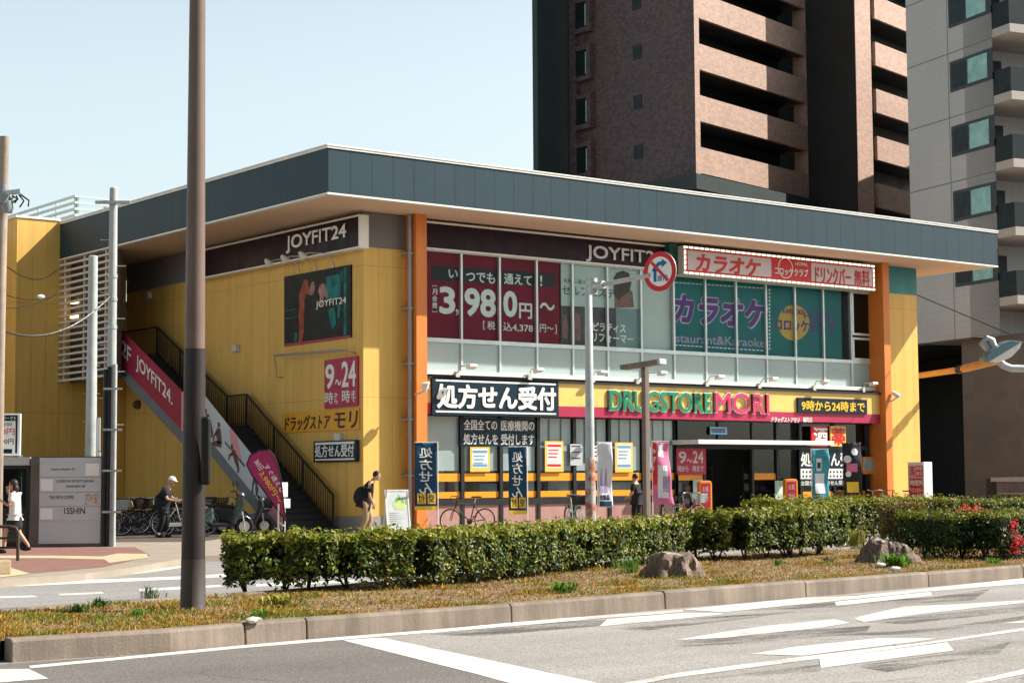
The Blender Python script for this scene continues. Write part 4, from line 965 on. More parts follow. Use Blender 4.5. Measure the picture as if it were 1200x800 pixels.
# hours sign on the right
t = face_thing('hours_sign', 'navy opening hours sign with yellow characters right of the pink lettering', 'sign', NF, 935, 485, 1017, 486, 0)
w = MB(); NF.panel(w, 935, 465.5, 1016.5, 485, -.07, 0); sub(w, 'panel', NAVY, t, bevel=.006)
w = MB(); NF.text(w, '9時から24時まで', 939, 468.5, 481, 1013, .015, 0, .035); sub(w, 'lettering', M('yellow_lettering', (.85, .55, .04), .4, .04, 2), t)
# window banner under the navy sign
WF = Face((0, YG-.085), (1, 0))
t = face_thing('window_banner', 'navy two-line window banner under the large prescription sign', 'banner', WF, 540, 523, 627, 523, 0)
w = MB(); WF.panel(w, 539, 489, 627.5, 523, -.01, 0); sub(w, 'panel', NAVY, t)
w = MB(); WF.text(w, '全国全ての', 543.5, 491, 503.5, 582.5, .006, 0, .02); WF.text(w, '医療機関の', 587, 492, 504.5, 626, .006, 0, .02); WF.text(w, '処方せんを', 543, 507.5, 520.5, 583.5, .006, 0, .03); WF.text(w, '受付します', 587, 508, 521, 626, .006, 0, .03); sub(w, 'lettering', LETTER, t)
# framed notices in the windows
NOTE = M('notice_paper', (.62, .64, .64), .5, .05, 2); BLUEP = M('notice_blue', (.12, .30, .48), .5, .1, 3)
for i, (x0, y0, x1, y1, lab) in enumerate(((551, 523.5, 574, 552.5, 'yellow framed notice in the window left of the second flag'), (638.5, 516.5, 660.5, 552.5, 'yellow framed notice in the window between the flag and the rusty pole'), (720.5, 518, 742, 553, 'yellow framed notice in the window beside the brown street lamp'))):
    t = face_thing('window_notice', lab, 'notice', WF, x0, y1, x1, y1, 0, 'yellow framed notices in the shop windows')
    w = MB(); WF.panel(w, x0, y0, x1, y1, -.012, 0); sub(w, 'frame', YEL, t)
    w = MB(); WF.panel(w, x0+2.2, y0+2, x1-2.2, y1-4.5, 0, .003); sub(w, 'paper', NOTE, t)
    w = MB(); WF.panel(w, x0+3, y0+4, x1-3, y0+7, .003, .005); WF.panel(w, x0+3, y1-9, x1-3, y1-6, .003, .005)
    for k in range(3): WF.panel(w, x0+4, y0+10+k*4, x1-6-k, y0+11.5+k*4, .003, .005)
    if i == 1: pass
    sub(w, 'print', BLUEP if i != 1 else RED, t)
# shop hours film next to the door, and the transfer posters on the right
t = face_thing('hours_poster', 'magenta 9~24 hours poster on the glass left of the entrance', 'poster', WF, 792, 556, 827, 556, 0)
w = MB(); WF.panel(w, 792.5, 525, 827.5, 555.5, .0, .006); sub(w, 'panel', MAG, t)
w = MB(); WF.text(w, '9', 795, 528.5, 542.5, 804, .005, .006, .03); WF.text(w, '～', 804.5, 537.5, 541.5, 811, .005, .006, .02); WF.text(w, '24', 811.5, 528, 542.5, 824, .005, .006, .03); WF.text(w, '時から', 794, 545, 552.5, 806.5, .005, .006, .02); WF.text(w, '時まで', 811.5, 545, 552.5, 824, .005, .006, .02); sub(w, 'lettering', M('dim_white', (.6, .58, .6), .5, .04, 2), t)
t = face_thing('liquor_sign', 'square red and white liquor sign over the right hand shop window', 'sign', WF, 948, 523, 966, 523, .3)
w = MB(); WF.panel(w, 947, 499, 966, 523, .1, .16); sub(w, 'panel', RED, t); w = MB(); WF.text(w, '酒', 949, 500.5, 521.5, 965.5, .012, .16, .035); sub(w, 'lettering', LETTER, t)
t = face_thing('medicine_sign', 'square yellow medicine sign with a red character over the right hand window', 'sign', WF, 969, 523, 988, 523, .3)
w = MB(); WF.panel(w, 969, 499, 987.5, 523, .1, .16); sub(w, 'panel', YEL, t); w = MB(); WF.text(w, '薬', 970, 500.5, 521.5, 986.5, .012, .16, .035); sub(w, 'lettering', RED, t)
t = face_thing('window_banner', 'navy and white window banner behind the teal and black flags', 'banner', WF, 937, 573, 1010, 573, 0)
w = MB(); WF.panel(w, 936.5, 526, 1008, 569.5, .0, .006); sub(w, 'panel', NAVY, t)
w = MB(); WF.text(w, '処方せん受付', 938, 529, 546.5, 1006, .005, .006, .035); WF.text(w, '全国全ての処方せん受付します', 938, 563, 568.5, 1006, .005, .006, .02); sub(w, 'lettering', LETTER, t)
w = MB(); WF.panel(w, 938, 549, 1006, 560.5, .006, .01); parts(w, 'white_field', LETTER, t)
w = MB()
for k in range(16): WF.panel(w, 940+k*4, 551.5, 942+k*4, 554, .01, .012); WF.panel(w, 940+k*4, 556.5, 942+k*4, 559, .01, .012)
sub(w, 'small_print', INK, t)
t = face_thing('window_poster', 'small teal and white poster in the rightmost shop window', 'poster', WF, 1010, 551, 1026, 551, 0)
w = MB(); WF.panel(w, 1011, 535, 1026, 555, -.01, .0); sub(w, 'frame', ORG_, t); w = MB(); WF.panel(w, 1013, 538, 1024, 551, .0, .006); sub(w, 'paper', M('teal_paper', (.25, .42, .42), .5, .3, 6), t)
for (x0, y0, x1, y1, lab, m_) in ((908, 563, 924, 596, 'green and white leaflet poster on the glass right of the entrance', M('green_leaflet', (.22, .48, .34), .5, .5, 5, col2=(.62, .64, .6))),
                                   (812, 562, 824, 597, 'pale blue leaflet poster on the glass left of the entrance', M('blue_leaflet', (.25, .42, .55), .5, .5, 5, col2=(.6, .62, .6)))):
    t = face_thing('leaflet_poster', lab, 'poster', WF, x0, y1, x1, y1, 0); w = MB(); WF.panel(w, x0, y0, x1, y1, .0, .006); sub(w, 'paper', m_, t)
    w = MB(); WF.panel(w, x0+4, y0+7, x1-2, y0+15, .006, .01); sub(w, 'card', LETTER, t)
# ---- graphics behind the upper glass
IF = Face((0, YG+.045), (1, 0))
t = face_thing('window_graphic', 'wine red price graphic with huge white numerals behind the upper windows', 'window graphic', IF, 502, 398, 655, 404, 0)
w = MB(); IF.panel(w, 498, 290, 656, 406, -.01, 0); sub(w, 'panel', WINE, t)
w = MB(); IF.poly(w, [(505, 310.5), (651, 320.5), (651, 337), (505, 328.5)], 0, .004); sub(w, 'dark_strip', M('charcoal_film', (.02, .022, .022), .5, .1, 2, spec=.15), t)
PALEL = M('pale_mint_lettering', (.66, .74, .72), .4, .03, 2)
w = MB(); IF.text(w, 'い', 525.5, 315.5, 325.5, 536.5, .004, .004, .03); IF.text(w, 'つでも', 546, 317, 330, 580, .004, .004, .03); IF.text(w, '通えて', 590.5, 320, 332.5, 623, .004, .004, .03); IF.text(w, '!', 632.8, 322.5, 335, 635.3, .004, .004, .02)
IF.text(w, '3', 514.5, 335, 367.5, 533.5, .004, .004, .055); IF.text(w, ',', 534, 362, 369.5, 537.5, .004, .004, .03); IF.text(w, '98', 544, 336.5, 370, 581, .004, .004, .055); IF.text(w, '0', 589.5, 340, 371, 606, .004, .004, .055); IF.text(w, '円', 608, 354.5, 373, 623.5, .004, .004, .04); IF.text(w, '～', 632.5, 354, 363, 650, .004, .004, .05)
IF.text(w, '[', 566, 376, 386, 568, .004, .004, .01); IF.text(w, '税', 571, 376, 386, 580, .004, .004, .015); IF.text(w, '込4,378', 589.5, 377.5, 388, 624.3, .004, .004, .015); IF.text(w, '円～', 632.5, 379.5, 389, 648.5, .004, .004, .015); IF.text(w, ']', 650, 380.5, 391, 652.3, .004, .004, .01)
for k, ch in enumerate('月会費'): IF.text(w, ch, 506.3, 338+k*8, 345+k*8, 512.3, .004, .004, .02)
IF.text(w, '﹇', 506.5, 334.3, 336.3, 512, .004, .004, .01); IF.text(w, '﹈', 506.5, 363.5, 365.5, 512, .004, .004, .01)
sub(w, 'lettering', PALEL, t)
t = face_thing('window_graphic', 'pale mint studio graphic with dark lettering and people behind the upper windows', 'window graphic', IF, 657, 404, 748, 408, 0)
w = MB(); IF.panel(w, 657, 290, 751, 410, -.01, 0); sub(w, 'panel', M('pale_mint_film', (.44, .55, .53), .5, .05, 1), t)
w = MB(); IF.text(w, '気軽に通えて', 660, 326, 331, 692, .004, .0, .005); IF.text(w, 'セルフエステ', 658.5, 334.5, 345, 720, .004, 0, .02); sub(w, 'lettering', M('charcoal_lettering', (.04, .05, .05), .5, .05, 2), t)
w = MB(); IF.poly(w, [(657, 358), (722, 361), (722, 406), (657, 403.5)], 0, .003); sub(w, 'photo_panel', M('dim_studio', (.05, .045, .05), .5, .4, 3), t)
w = MB(); IF.poly(w, [(722, 361), (751, 362), (751, 408), (722, 406)], 0, .003); sub(w, 'photo_panel', M('teal_grey_film', (.17, .27, .28), .5, .1, 2), t)
w = MB()
for (x, y, s) in ((662, 369, 1), (676.5, 367, 1.2), (688, 368, 1.25)):
    IF.poly(w, [(x-2*s, y), (x+2*s, y), (x+2.5*s, y+6*s), (x+4*s, y+16*s), (x+2.5*s, y+27*s), (x-2*s, y+27*s), (x-3.5*s, y+16*s), (x-2.2*s, y+6*s)], .003, .006)
IF.poly(w, [(720, 342), (723, 337), (733, 334), (741, 342), (743, 360), (720, 361)], .0, .004); parts(w, 'figure', M('brown_figure', (.20, .105, .09), .6, .35, 6), t)
w = MB(); IF.poly(w, [(719, 326), (722, 320), (729, 317), (737, 320), (740, 330), (738, 340), (724, 352), (719, 345)], .004, .007); sub(w, 'hair', M('dark_brown_film', (.045, .028, .025), .5, .3, 5), t)
w = MB(); IF.text(w, 'ピラティス', 695, 377.5, 388, 733, .004, .004, .03); IF.text(w, 'リフォーマー', 694, 390, 400, 742, .004, .004, .03); sub(w, 'outline', LETTER, t)
t = face_thing('window_graphic', 'teal karaoke graphic with purple katakana behind the right hand upper windows', 'window graphic', IF, 790, 410, 994, 420, 0)
TEALG = M('teal_film', (.004, .13, .14), .5, .1, .8, spec=.15)
w = MB(); IF.panel(w, 790.5, 300, 987, 424, -.01, 0); sub(w, 'panel', TEALG, t)
PURP = M('purple_film', (.11, .035, .20), .5, .1, 2, spec=.15)
w = MB(); IF.text(w, 'カラオケ', 784, 342, 379.5, 897, .006, 0, .11, .2); sub(w, 'letter_outline', M('lilac_outline', (.42, .42, .52), .45, .05, 2), t)
w = MB(); IF.text(w, 'カラオケ', 786, 343.5, 378, 895, .012, .002, .065, .2); sub(w, 'lettering', PURP, t)
w = MB(); IF.text(w, 'staurant&Karaoke', 791.5, 390.5, 401, 896, .006, 0, .03); sub(w, 'small_outline', M('grey_purple', (.30, .26, .42), .45, .05, 2), t)
w = MB()
for (x0, x1, y) in ((791, 896, 330.5), (791, 896, 403.5)):
    for k in range(22): xx = x0+(x1-x0)*k/22; IF.panel(w, xx, y+(xx-791)*.065, xx+3.2, y+1.3+(xx-791)*.065, 0, .004)
for k in range(17): IF.panel(w, 901, 338.5+k*4.3, 902.6, 340.8+k*4.3, 0, .004)
sub(w, 'dotted_border', PALEL, t)
w = MB(); IF.poly(w, [(930+18.5*math.cos(q*.2618), 378-21*math.sin(q*.2618)) for q in range(24)], .0, .004); sub(w, 'emblem', M('ochre_film', (.50, .30, .03), .5, .1, 2), t)
w = MB(); IF.text(w, 'コロッケクラブ', 908, 372, 387, 978, .006, .01, .05); IF.text(w, 'HOME.', 942, 366, 373.5, 976, .006, .01, .03); IF.text(w, 'KARAOKE', 917, 361, 367, 942, .006, .01, .03); sub(w, 'lettering', PURP, t)
# ---- spot lamps on arms over the long sign
heads = [(553.5, 428.4), (631.5, 432.6), (706, 435.7), (776.5, 436.5), (844, 441), (907, 443.5), (967, 446.5), (1024, 449)]
for i, (hx, hy) in enumerate(heads):
    # the arm stands straight out from the wall: find the head's distance from the wall at the lamp's height
    zl = 4.80; h = on('z', zl, hx, hy)
    if not (.6 < YG-h.y < 2.2): h = on('y', YG-1.05, hx, hy)
    ord_ = ['the leftmost', 'second from the left', 'third from the left', 'fourth from the left', 'fifth from the left', 'sixth from the left', 'second from the right', 'the rightmost']
    t = thing('sign_lamp', 'white spot lamp over the long shop sign, '+ord_[i], 'spotlight', (h.x, YG-.3, 4.55), 'spot lamps over the long shop sign')
    w = MB(); w.box(h.x-.07, h.x+.07, YG-.34, YG-.28, 4.50, 4.68); w.tube([(h.x, YG-.3, 4.62), (h.x, (h.y+YG)/2, h.z+.02), (h.x, h.y+.1, h.z+.02)], .018, 6); sub(w, 'arm', LAMPH, t, smooth=True)
    w = MB(); w.obox(Vector((h.x-.14, h.y-.10, h.z-.03)), (.28, 0, 0), (0, .21, -.075), (0, .025, .08)); sub(w, 'lamp_head', TRIMW, t, bevel=.015)
# floodlights on the columns
for (px, py, qx, qy, lab) in ((487, 462, 505, 455, 'white floodlight on the left orange column'), (1046, 470, 1047, 466, 'small white camera light on the right orange column')):
    b = on('y', YC, px if px < 600 else 1042, py)
    t = thing('floodlight', lab, 'floodlight', tuple(b)); c = b+Vector((.25 if px < 600 else .2, -.35 if px < 600 else -.25, .18))
    w = MB(); w.tube([b, b+Vector((.03, -.15, .02)), c], .03, 8); sub(w, 'arm', LAMPH, t, smooth=True)
    w = MB(); ax = Vector((.75, -.55, -.35)) if px < 600 else Vector((.3, -.9, -.6)); w.lathe(c-ax*.12, [(.07, -.12), (.15, 0), (.17, .05), (.13, .07)] if px < 600 else [(.07, -.12), (.08, 0), (.08, .2)], 14, ax); sub(w, 'lamp_head', TRIMW, t, smooth=True)

for (x0, y0, x1, y1, lab, m_) in ((694, 522, 703, 540, 'small white leaflet in the window behind the rusty pole', NOTE), (607, 524, 619, 545, 'white notice in the window right behind the second navy flag', NOTE), (668, 520, 682, 545, 'faint grey notice in the window left of the rusty pole', M('faint_notice', (.45, .48, .5), .5, .1, 4)),
                                   (832, 500, 852, 509, 'dim leaflet above the canopy left of the entrance', BLUEP)):
    t = face_thing('window_leaflet', lab, 'leaflet', WF, x0, y1, x1, y1, 0, 'plain leaflets in the shop windows'); w = MB(); WF.panel(w, x0, y0, x1, y1, .0, .005); sub(w, 'paper', m_, t)
    w = MB()
    for k in range(3): WF.panel(w, x0+1.5, y0+2+k*(y1-y0-4)/3, x1-2, y0+2+k*(y1-y0-4)/3+1.4, .005, .008)
    sub(w, 'print', INK, t)
# ================================================================ street furniture
BRWN = M('brown_lamp_paint', (.17, .118, .10), .5, .08, 2, streak=.15); BRWD = M('dark_brown_lamp_paint', (.066, .052, .049), .55, .12, 3, streak=.2)
p = Z(226, 712, .09); zc = dep((p-CAMP).dot(FV), 229, 407).z; zl = dep((p-CAMP).dot(FV), 226, 658).z
t = thing('street_lamp', 'tall tapering brown lamp post in the foreground at the left end of the hedge', 'street lamp', (p.x, p.y, .06))
rad = lambda z: .138-.0062*z
w = MB(); w.lathe(p-Vector((0, 0, .06)), [(.15, 0), (.15, .06), (rad(0)+.004, .07), (rad(zl), zl)], 28); sub(w, 'base_sleeve', BRWD, t, smooth=True)
w = MB(); w.lathe((p.x, p.y, 0), [(rad(zl)-.002, zl), (rad(zc), zc)], 28); sub(w, 'lower_shaft', M('dark_brown_shaft', (.032, .025, .025), .5, .12, 3, streak=.15), t, smooth=True)
w = MB(); w.lathe((p.x, p.y, 0), [(rad(zc)-.006, zc), (.075, 9.6)], 28); w.tube([(p.x, p.y, 9.5), (p.x+.3, p.y-.6, 9.9), (p.x+.8, p.y-1.8, 10)], .05, 10); sub(w, 'upper_shaft', BRWN, t, smooth=True)
w = MB(); w.obox((p.x+.7, p.y-2.3, 9.93), (.3, .1, 0), (-.25, .7, 0), (0, 0, .12)); sub(w, 'lamp_head', BRWN, t, bevel=.03)
d_ = (p-CAMP).dot(FV); c0, c1 = dep(d_, 242, 488), dep(d_, 242, 568)
w = MB(); q = RV*.0; w.obox(c1-RV*.06-Vector((FV.x, FV.y, 0)).normalized()*.05, RV*.105, Vector((FV.x, FV.y, 0)).normalized()*.1, c0-c1); sub(w, 'control_box', BLACK, t, bevel=.035, seg=3)
# white sign pole with its arm and round sign
dq = 36.6
b = dep(dq, 692.5, 640); zp = dep(dq, 692.5, 327).z
t = thing('sign_pole', 'white tapering sign pole with a rusty foot and an arm reaching to the right', 'sign pole', (b.x, b.y, 0))
zr = dep(dq, 692, 540).z
w = MB(); w.lathe((b.x, b.y, 0), [(.095, zr), (.075, zp+.02), (.05, zp+.06)], 18); sub(w, 'shaft', M('pale_pole_paint', (.52, .56, .57), .4, .12, 3, streak=.2), t, smooth=True)
def rust():
    m, nt, bs_ = base_mat('rust'); g = nd(nt, 'ShaderNodeNewGeometry'); P = g.outputs['Position']
    c = mixc(nt, maprange(nt, noisen(nt, P, 5, 7, .75), .44, .56, 0, 1), rgb(.33, .085, .025), rgb(.40, .38, .36)); nt.links.new(c, bs_.inputs['Base Color']); bs_.inputs['Roughness'].default_value = .8
    nt.links.new(bumpn(nt, noisen(nt, P, 40, 4), .4), bs_.inputs['Normal']); return m
w = MB(); w.lathe((b.x, b.y, 0), [(.115, 0), (.11, .2), (.108, zr+.05), (.09, zr+.08)], 18); sub(w, 'rusty_foot', rust(), t, smooth=True)
e0 = dep(dq, 694, 336); e1 = dep(dq-1.2, 762, 322.5)
w = MB(); w.tube([e0, e1], .048, 12); sub(w, 'arm', M('grey_arm', (.45, .45, .46), .45, .15, 4), t, smooth=True)
w = MB(); w.lathe(e0-Vector((0, 0, .16)), [(.11, 0), (.11, .34)], 14); w.tube([e0, e0+(e1-e0).normalized()*.34], .085, 12)
for k in range(3): w.ball(e0+Vector((.02*k-.03, -.1, .1-.1*k)), .035, 8, 6)
sub(w, 'clamp', STEEL, t, smooth=True)
sc_ = dep(dq-1.35, 773.5, 318); sn = -(Vector((FV.x, FV.y, 0)).normalized()*.75+Vector((RV.x, RV.y, 0)).normalized()*.66).normalized()
t2 = thing('traffic_sign', 'round red-rimmed sign forbidding a right turn for small motorcycles on the white pole arm', 'road sign', tuple(sc_))
sx = Vector((-sn.y, sn.x, 0)); 
if sx.dot(RV) < 0: sx = -sx
rr = 23.5*(dq-1.35)/FPX
w = MB(); w.lathe(sc_-sn*.012, [(rr, 0), (rr, .02)], 48, sn); sub(w, 'sign_back', STEEL, t2, smooth=True)
w = MB()
def annul(mb, c, r1, r2, off, n=48):
    for k in range(n):
        a0, a1 = 2*math.pi*k/n, 2*math.pi*(k+1)/n; D = lambda a, r: c+sn*off+sx*(r*math.cos(a))+Vector((0, 0, r*math.sin(a)))
        mb.quad(D(a0, r2), D(a0, r1), D(a1, r1), D(a1, r2))
annul(w, sc_, rr, rr*.74, .0115); sub(w, 'red_rim', RED, t2)
w = MB(); annul(w, sc_, rr*.74, .001, .0112); sub(w, 'white_face', LETTER, t2)
SBLUE = M('sign_blue', (.01, .12, .34), .4, .05, 2)
D2 = lambda x, y, o=.015: sc_+sn*o+sx*(x*rr)+Vector((0, 0, y*rr))
w = MB(); w.prism([D2(*q) for q in ((-.38, -.5), (-.2, -.5), (-.2, .12), (-.02, .3), (.14, .3), (.14, .18), (.46, .4), (.14, .62), (.14, .5), (-.1, .48), (-.38, .2))], sn*.002)
w.prism([D2(*q) for q in ((-.5, .02), (-.29, .4), (-.08, .02))], sn*.002); sub(w, 'arrow', SBLUE, t2)
w = MB(); w.text('原付', D2(-.14, -.5), sx, (0, 0, 1), sn, .62*rr, .3*rr, .003, .012); sub(w, 'lettering', SBLUE, t2)
w = MB(); w.prism([D2(*q, .019) for q in ((-.56, .44), (-.46, .55), (.56, -.44), (.46, -.55))], sn*.002); sub(w, 'slash', RED, t2)
w = MB(); w.ball(dep(dq-1.1, 786, 313), .05, 10, 8); w.tube([e1, dep(dq-1.1, 786, 313)], .035, 8); sub(w, 'bracket', LETTER, t2, smooth=True)
# brown T shaped lamp
b = Vector((7.75, -4.1, 0)); D0 = (b-CAMP).dot(FV)
t = thing('street_lamp', 'grey brown street lamp with a flat T shaped head in front of the shop', 'street lamp', tuple(b))
BR2 = M('grey_brown_paint', (.20, .155, .14), .5, .1, 3, streak=.2)
ztop = dep(D0, 752, 428).z
xo = dep(D0, 757, 520); w = MB(); w.box(xo.x-.085, xo.x+.085, xo.y-.075, xo.y+.075, 0, ztop-.0); sub(w, 'post', BR2, t, bevel=.02)
pa, pb = dep(D0+.3, 730, 430.5), dep(D0-.4, 776, 423.5)
w = MB(); w.beam(pa, pb, .34, .13); sub(w, 'lamp_head', BR2, t, bevel=.02)
w = MB(); q = (pb-pa).normalized(); w.beam(pb-q*.06, pb+q*.03, .36, .15); sub(w, 'end_cap', STEEL, t, bevel=.01)
# concrete utility poles left
CONCP = M('pale_concrete_pole', (.45, .48, .485), .7, .12, 4, streak=.25)
b = on('z', 0, 128.5, 640); D0 = (b-CAMP).dot(FV)
t = thing('utility_pole', 'tall pale concrete pole with step bolts and black conduits beside the grey sign board', 'utility pole', (b.x, b.y, 0))
ztop = dep(D0, 131, 214).z; c = dep(D0, 129, 500)
rp = lambda z: .125-.004*z
w = MB(); w.lathe((b.x, b.y, 0), [(rp(0)+.01, 0), (rp(4), 4), (rp(ztop), ztop-.03), (rp(ztop)-.03, ztop)], 20); sub(w, 'shaft', CONCP, t, smooth=True)
w = MB(); zc2 = dep(D0, 131, 233).z
w.beam(Vector((b.x, b.y-.13, zc2))-RV*.48, Vector((b.x, b.y-.13, zc2))+RV*.34, .07, .07)
for z in (zc2, 6.3, 5.75, 5.1): w.lathe((b.x, b.y, z-.04), [(rp(z)+.015, 0), (rp(z)+.015, .08)], 18)
sub(w, 'crossarm', STEEL, t)
for k in range(9):
    z = 2.2+k*.62; s_ = 1 if k % 2 else -1
    w = MB(); w.tube([Vector((b.x, b.y, z))+RV*s_*.08, Vector((b.x, b.y, z))+RV*s_*.30], .012, 6); sub(w, 'step_bolt', STEEL, t)
zcon = dep(D0, 130, 432).z
for k, (o_, m_) in enumerate(((-.20, BLACK), (-.11, BLACK), (.02, CONCP))):
    w = MB(); w.tube([Vector((b.x, b.y, 0))+RV*o_+Vector((0, -.14, 0)), Vector((b.x, b.y, zcon+k*.06))+RV*o_+Vector((0, -.14, 0))], .05, 10); sub(w, 'conduit', m_, t, smooth=True)
w = MB()
for k in range(4): z = .8+k*.95; w.beam(Vector((b.x, b.y-.2, z))-RV*.27, Vector((b.x, b.y-.2, z))+RV*.16, .02, .05)
parts(w, 'conduit_strap', STEEL, t)
POLE_A = Vector((b.x, b.y, 0))
b = dep(D0+3.2, 106, 562); ztop = dep(D0+3.2, 110, 297).z
t = thing('utility_pole', 'shorter plain pale pole standing behind the grey sign board', 'utility pole', (b.x, b.y, 0))
w = MB(); w.lathe((b.x, b.y, 0), [(.155, 0), (.115, ztop-.02), (.09, ztop)], 18); sub(w, 'shaft', CONCP, t, smooth=True)
w = MB()
for k in range(8): z = 1.6+k*.7; w.tube([Vector((b.x, b.y, z))-RV*.2, Vector((b.x, b.y, z))+RV*.2], .01, 6)
parts(w, 'step_bolt', STEEL, t)
POLE_B = Vector((b.x, b.y, 0))
b = dep(38, -6, 640); zt2 = dep(38, 5, 159).z
t = thing('utility_pole', 'weathered brownish utility pole with cable gear at the left edge', 'utility pole', (b.x, b.y, 0))
w = MB(); pb0 = dep(38, -6, 640); w.tube([pb0, dep(38, -1, 400), dep(38, 5, 160)], [.15, .125, .105], 18); sub(w, 'shaft', M('brownish_pole', (.36, .29, .24), .75, .15, 4, streak=.35), t, smooth=True)
w = MB(); c = dep(38, 4, 231); w.beam(c+RV*-.6, dep(37.6, 25, 224), .09, .09); w.beam(c+Vector((0, -.1, -.2)), dep(37.8, 14, 230), .08, .08); sub(w, 'crossarm', STEEL, t)
w = MB()
for k, (a, b2) in enumerate((((10, 232), (9, 244)), ((14, 229), (17, 238)), ((22, 228), (23, 243)), ((24, 228), (33, 242)), ((19, 229), (12, 238)))):
    A, B = dep(37.8, *a), dep(37.8, *b2); w.tube([A, (A+B)/2+RV*.1, B], .018, 6)
parts(w, 'jumper_cable', BLACK, t)
w = MB(); c = dep(37.8, 9, 243); w.lathe(c, [(.1, -.12), (.13, 0), (.1, .14)], 12); w.lathe(dep(37.8, 4, 228), [(.12, -.2), (.14, 0), (.1, .2)], 12); parts(w, 'insulator', M('grey_insulator', (.22, .25, .27), .35, .1, 3), t, smooth=True)
POLE_C = dep(38, 4, 310)
# overhead cables
def cable(name, label, P, Q, sag, r):
    pts = [P.lerp(Q, k/16)-Vector((0, 0, sag*4*(k/16)*(1-k/16))) for k in range(17)]
    w = MB(); w.tube(pts, r, 5); tag(w.build(name, BLACK), label, 'cable')
cable('overhead_cable', 'black cable sagging from the left pole to the corner of the yellow end wall', dep(38, 3, 308), on('y', L_-.05, 67, 316), .35, .014)
cable('overhead_cable', 'upper thin cable with a small white clamp between the left pole and the louvres', dep(38, 3, 344), dep(44, 66, 346), .12, .010)
cable('overhead_cable', 'lower thin cable slanting up from the left pole to the louvres', dep(38, 3, 361), dep(44, 66, 345), .1, .009)
cable('overhead_cable', 'thick black cable rising from the left pole behind the shorter pale pole', dep(38, 2, 387), Vector((POLE_A.x, POLE_A.y, dep(D0, 126, 342).z)), .45, .022)
w = MB(); c = dep(41.5, 48, 347.5); w.ball(c, (.1, .06, .05), 8, 6); tag(w.build('cable_clamp', WHITE, smooth=True), 'small white clamp on a thin cable in front of the yellow wing', 'clamp')
cable('overhead_cable', 'thin black cable slanting across the pale apartment block', on('y', YB+1, 1073, 345), dep(60, 1182, 391), .0, .02)
# ---------------------------------------------------------------- directory board, shelter, parking fee sign
ka, kb = on('z', 0, 35, 641), on('z', 0, 130.5, 640); KFc = Face(ka, (kb-ka).xy)
kw = (kb-ka).length; kt = KFc.uv(80, 534.5)[1]
t = thing('directory_board', 'brushed grey tenant directory board standing on the red paving', 'sign board', (((ka+kb)/2).x, ((ka+kb)/2).y, 0))
BRUSH = M('brushed_steel', (.15, .135, .125), .35, .1, 2, metal=.6, streak=.2); SILV = M('pale_silver_panel', (.52, .56, .59), .4, .05, 1.5, metal=.1)
v = lambda px: KFc.uv(px, 590)[0]; hz = lambda py: KFc.uv(80, py)[1]
w = MB(); KFc.box(w, 0, kw, 0, kt, -.30, 0); sub(w, 'cabinet', BRUSH, t, bevel=.01)
w = MB(); KFc.box(w, v(46), v(118), .08, kt-.03, 0, .02); sub(w, 'face_panel', SILV, t)
rows = [(541.5, 558.5), (559.5, 576), (577, 592.5), (593.5, 609.5)]
for i, (y0, y1) in enumerate(rows):
    w = MB(); KFc.box(w, v(46.5), v(118.5), hz(y1), hz(y0), .02, .04); sub(w, 'name_plate', SILV, t, bevel=.004)
    x0, x1 = ((100, 116), (47.5, 62))[i % 2]
    w = MB(); KFc.box(w, v(x0), v(x1), hz(y1-1.5), hz(y0+1.5), .04, .046); sub(w, 'white_square', LETTER if i != 2 else M('portrait_print', (.25, .13, .1), .5, .5, 12, col2=(.7, .62, .55)), t)
w = MB(); KFc.text(w, '1SSHIN', 75.5, 594.5, 602, 100, .004, .04, .02); KFc.text(w, 'THE PATH COFFEE', 58, 580.5, 584.5, 87, .004, .04, .012); KFc.text(w, 'LONDON SPORTS JAPAN', 66, 562, 566, 110, .004, .04, .004); KFc.text(w, '株式会社東洋工業', 78, 568, 571, 100, .004, .04, .004); KFc.text(w, 'Luxury Aoyama 2F', 60, 548, 551.5, 88, .004, .04, .004); sub(w, 'lettering', BLACK, t)
# shelter left of it
sa = KFc.at(-1.9, 0, -.1); SFc = Face(sa, KFc.d.xy)
t = thing('glass_booth', 'dark glazed booth with a pale flat roof left of the directory board', 'booth', tuple(SFc.at(.95, 0, -.5)))
zt3 = KFc.uv(20, 545)[1]; zt4 = KFc.uv(20, 535.5)[1]
w = MB(); SFc.box(w, -1.5, 1.86, zt3, zt4, -1.2, .05); sub(w, 'roof', M('pale_roof_panel', (.5, .52, .53), .4, .06, 2), t, bevel=.01)
w = MB()
for u in (-1.4, .1, 1.78): SFc.box(w, u, u+.07, 0, zt3, -.07, 0)
SFc.box(w, -1.4, 1.85, 0, .1, -.07, -.002); SFc.box(w, -1.4, 1.85, zt3-.08, zt3, -.07, -.002); sub(w, 'frame', DARK, t)
w = MB(); SFc.box(w, -1.3, 1.78, .1, zt3-.08, -.04, -.03); sub(w, 'glass', GLASS_DARK, t)
w = MB(); SFc.box(w, -1.4, 1.85, 0, zt3, -1.2, -1.1); sub(w, 'back_wall', M('grey_block_wall', (.16, .15, .15), .7, .25, 4), t)
fa = dep(41.5, 26, 560); FFc = Face(fa, KFc.d.xy)
t = thing('fee_sign', 'white and navy parking fee sign with red figures behind the booth roof', 'sign', tuple(FFc.at(-.3, 0, 0)))
w = MB(); FFc.panel(w, -18, 484.5, 23.5, 533.5, -.12, 0); sub(w, 'panel', LETTER, t, bevel=.01)
w = MB(); FFc.panel(w, -17, 486.5, 20, 493, 0, .008); FFc.panel(w, -17, 526, 14, 531, 0, .008); FFc.panel(w, 18.5, 486.5, 20, 531, 0, .007); parts(w, 'navy_strip', NAVY, t)
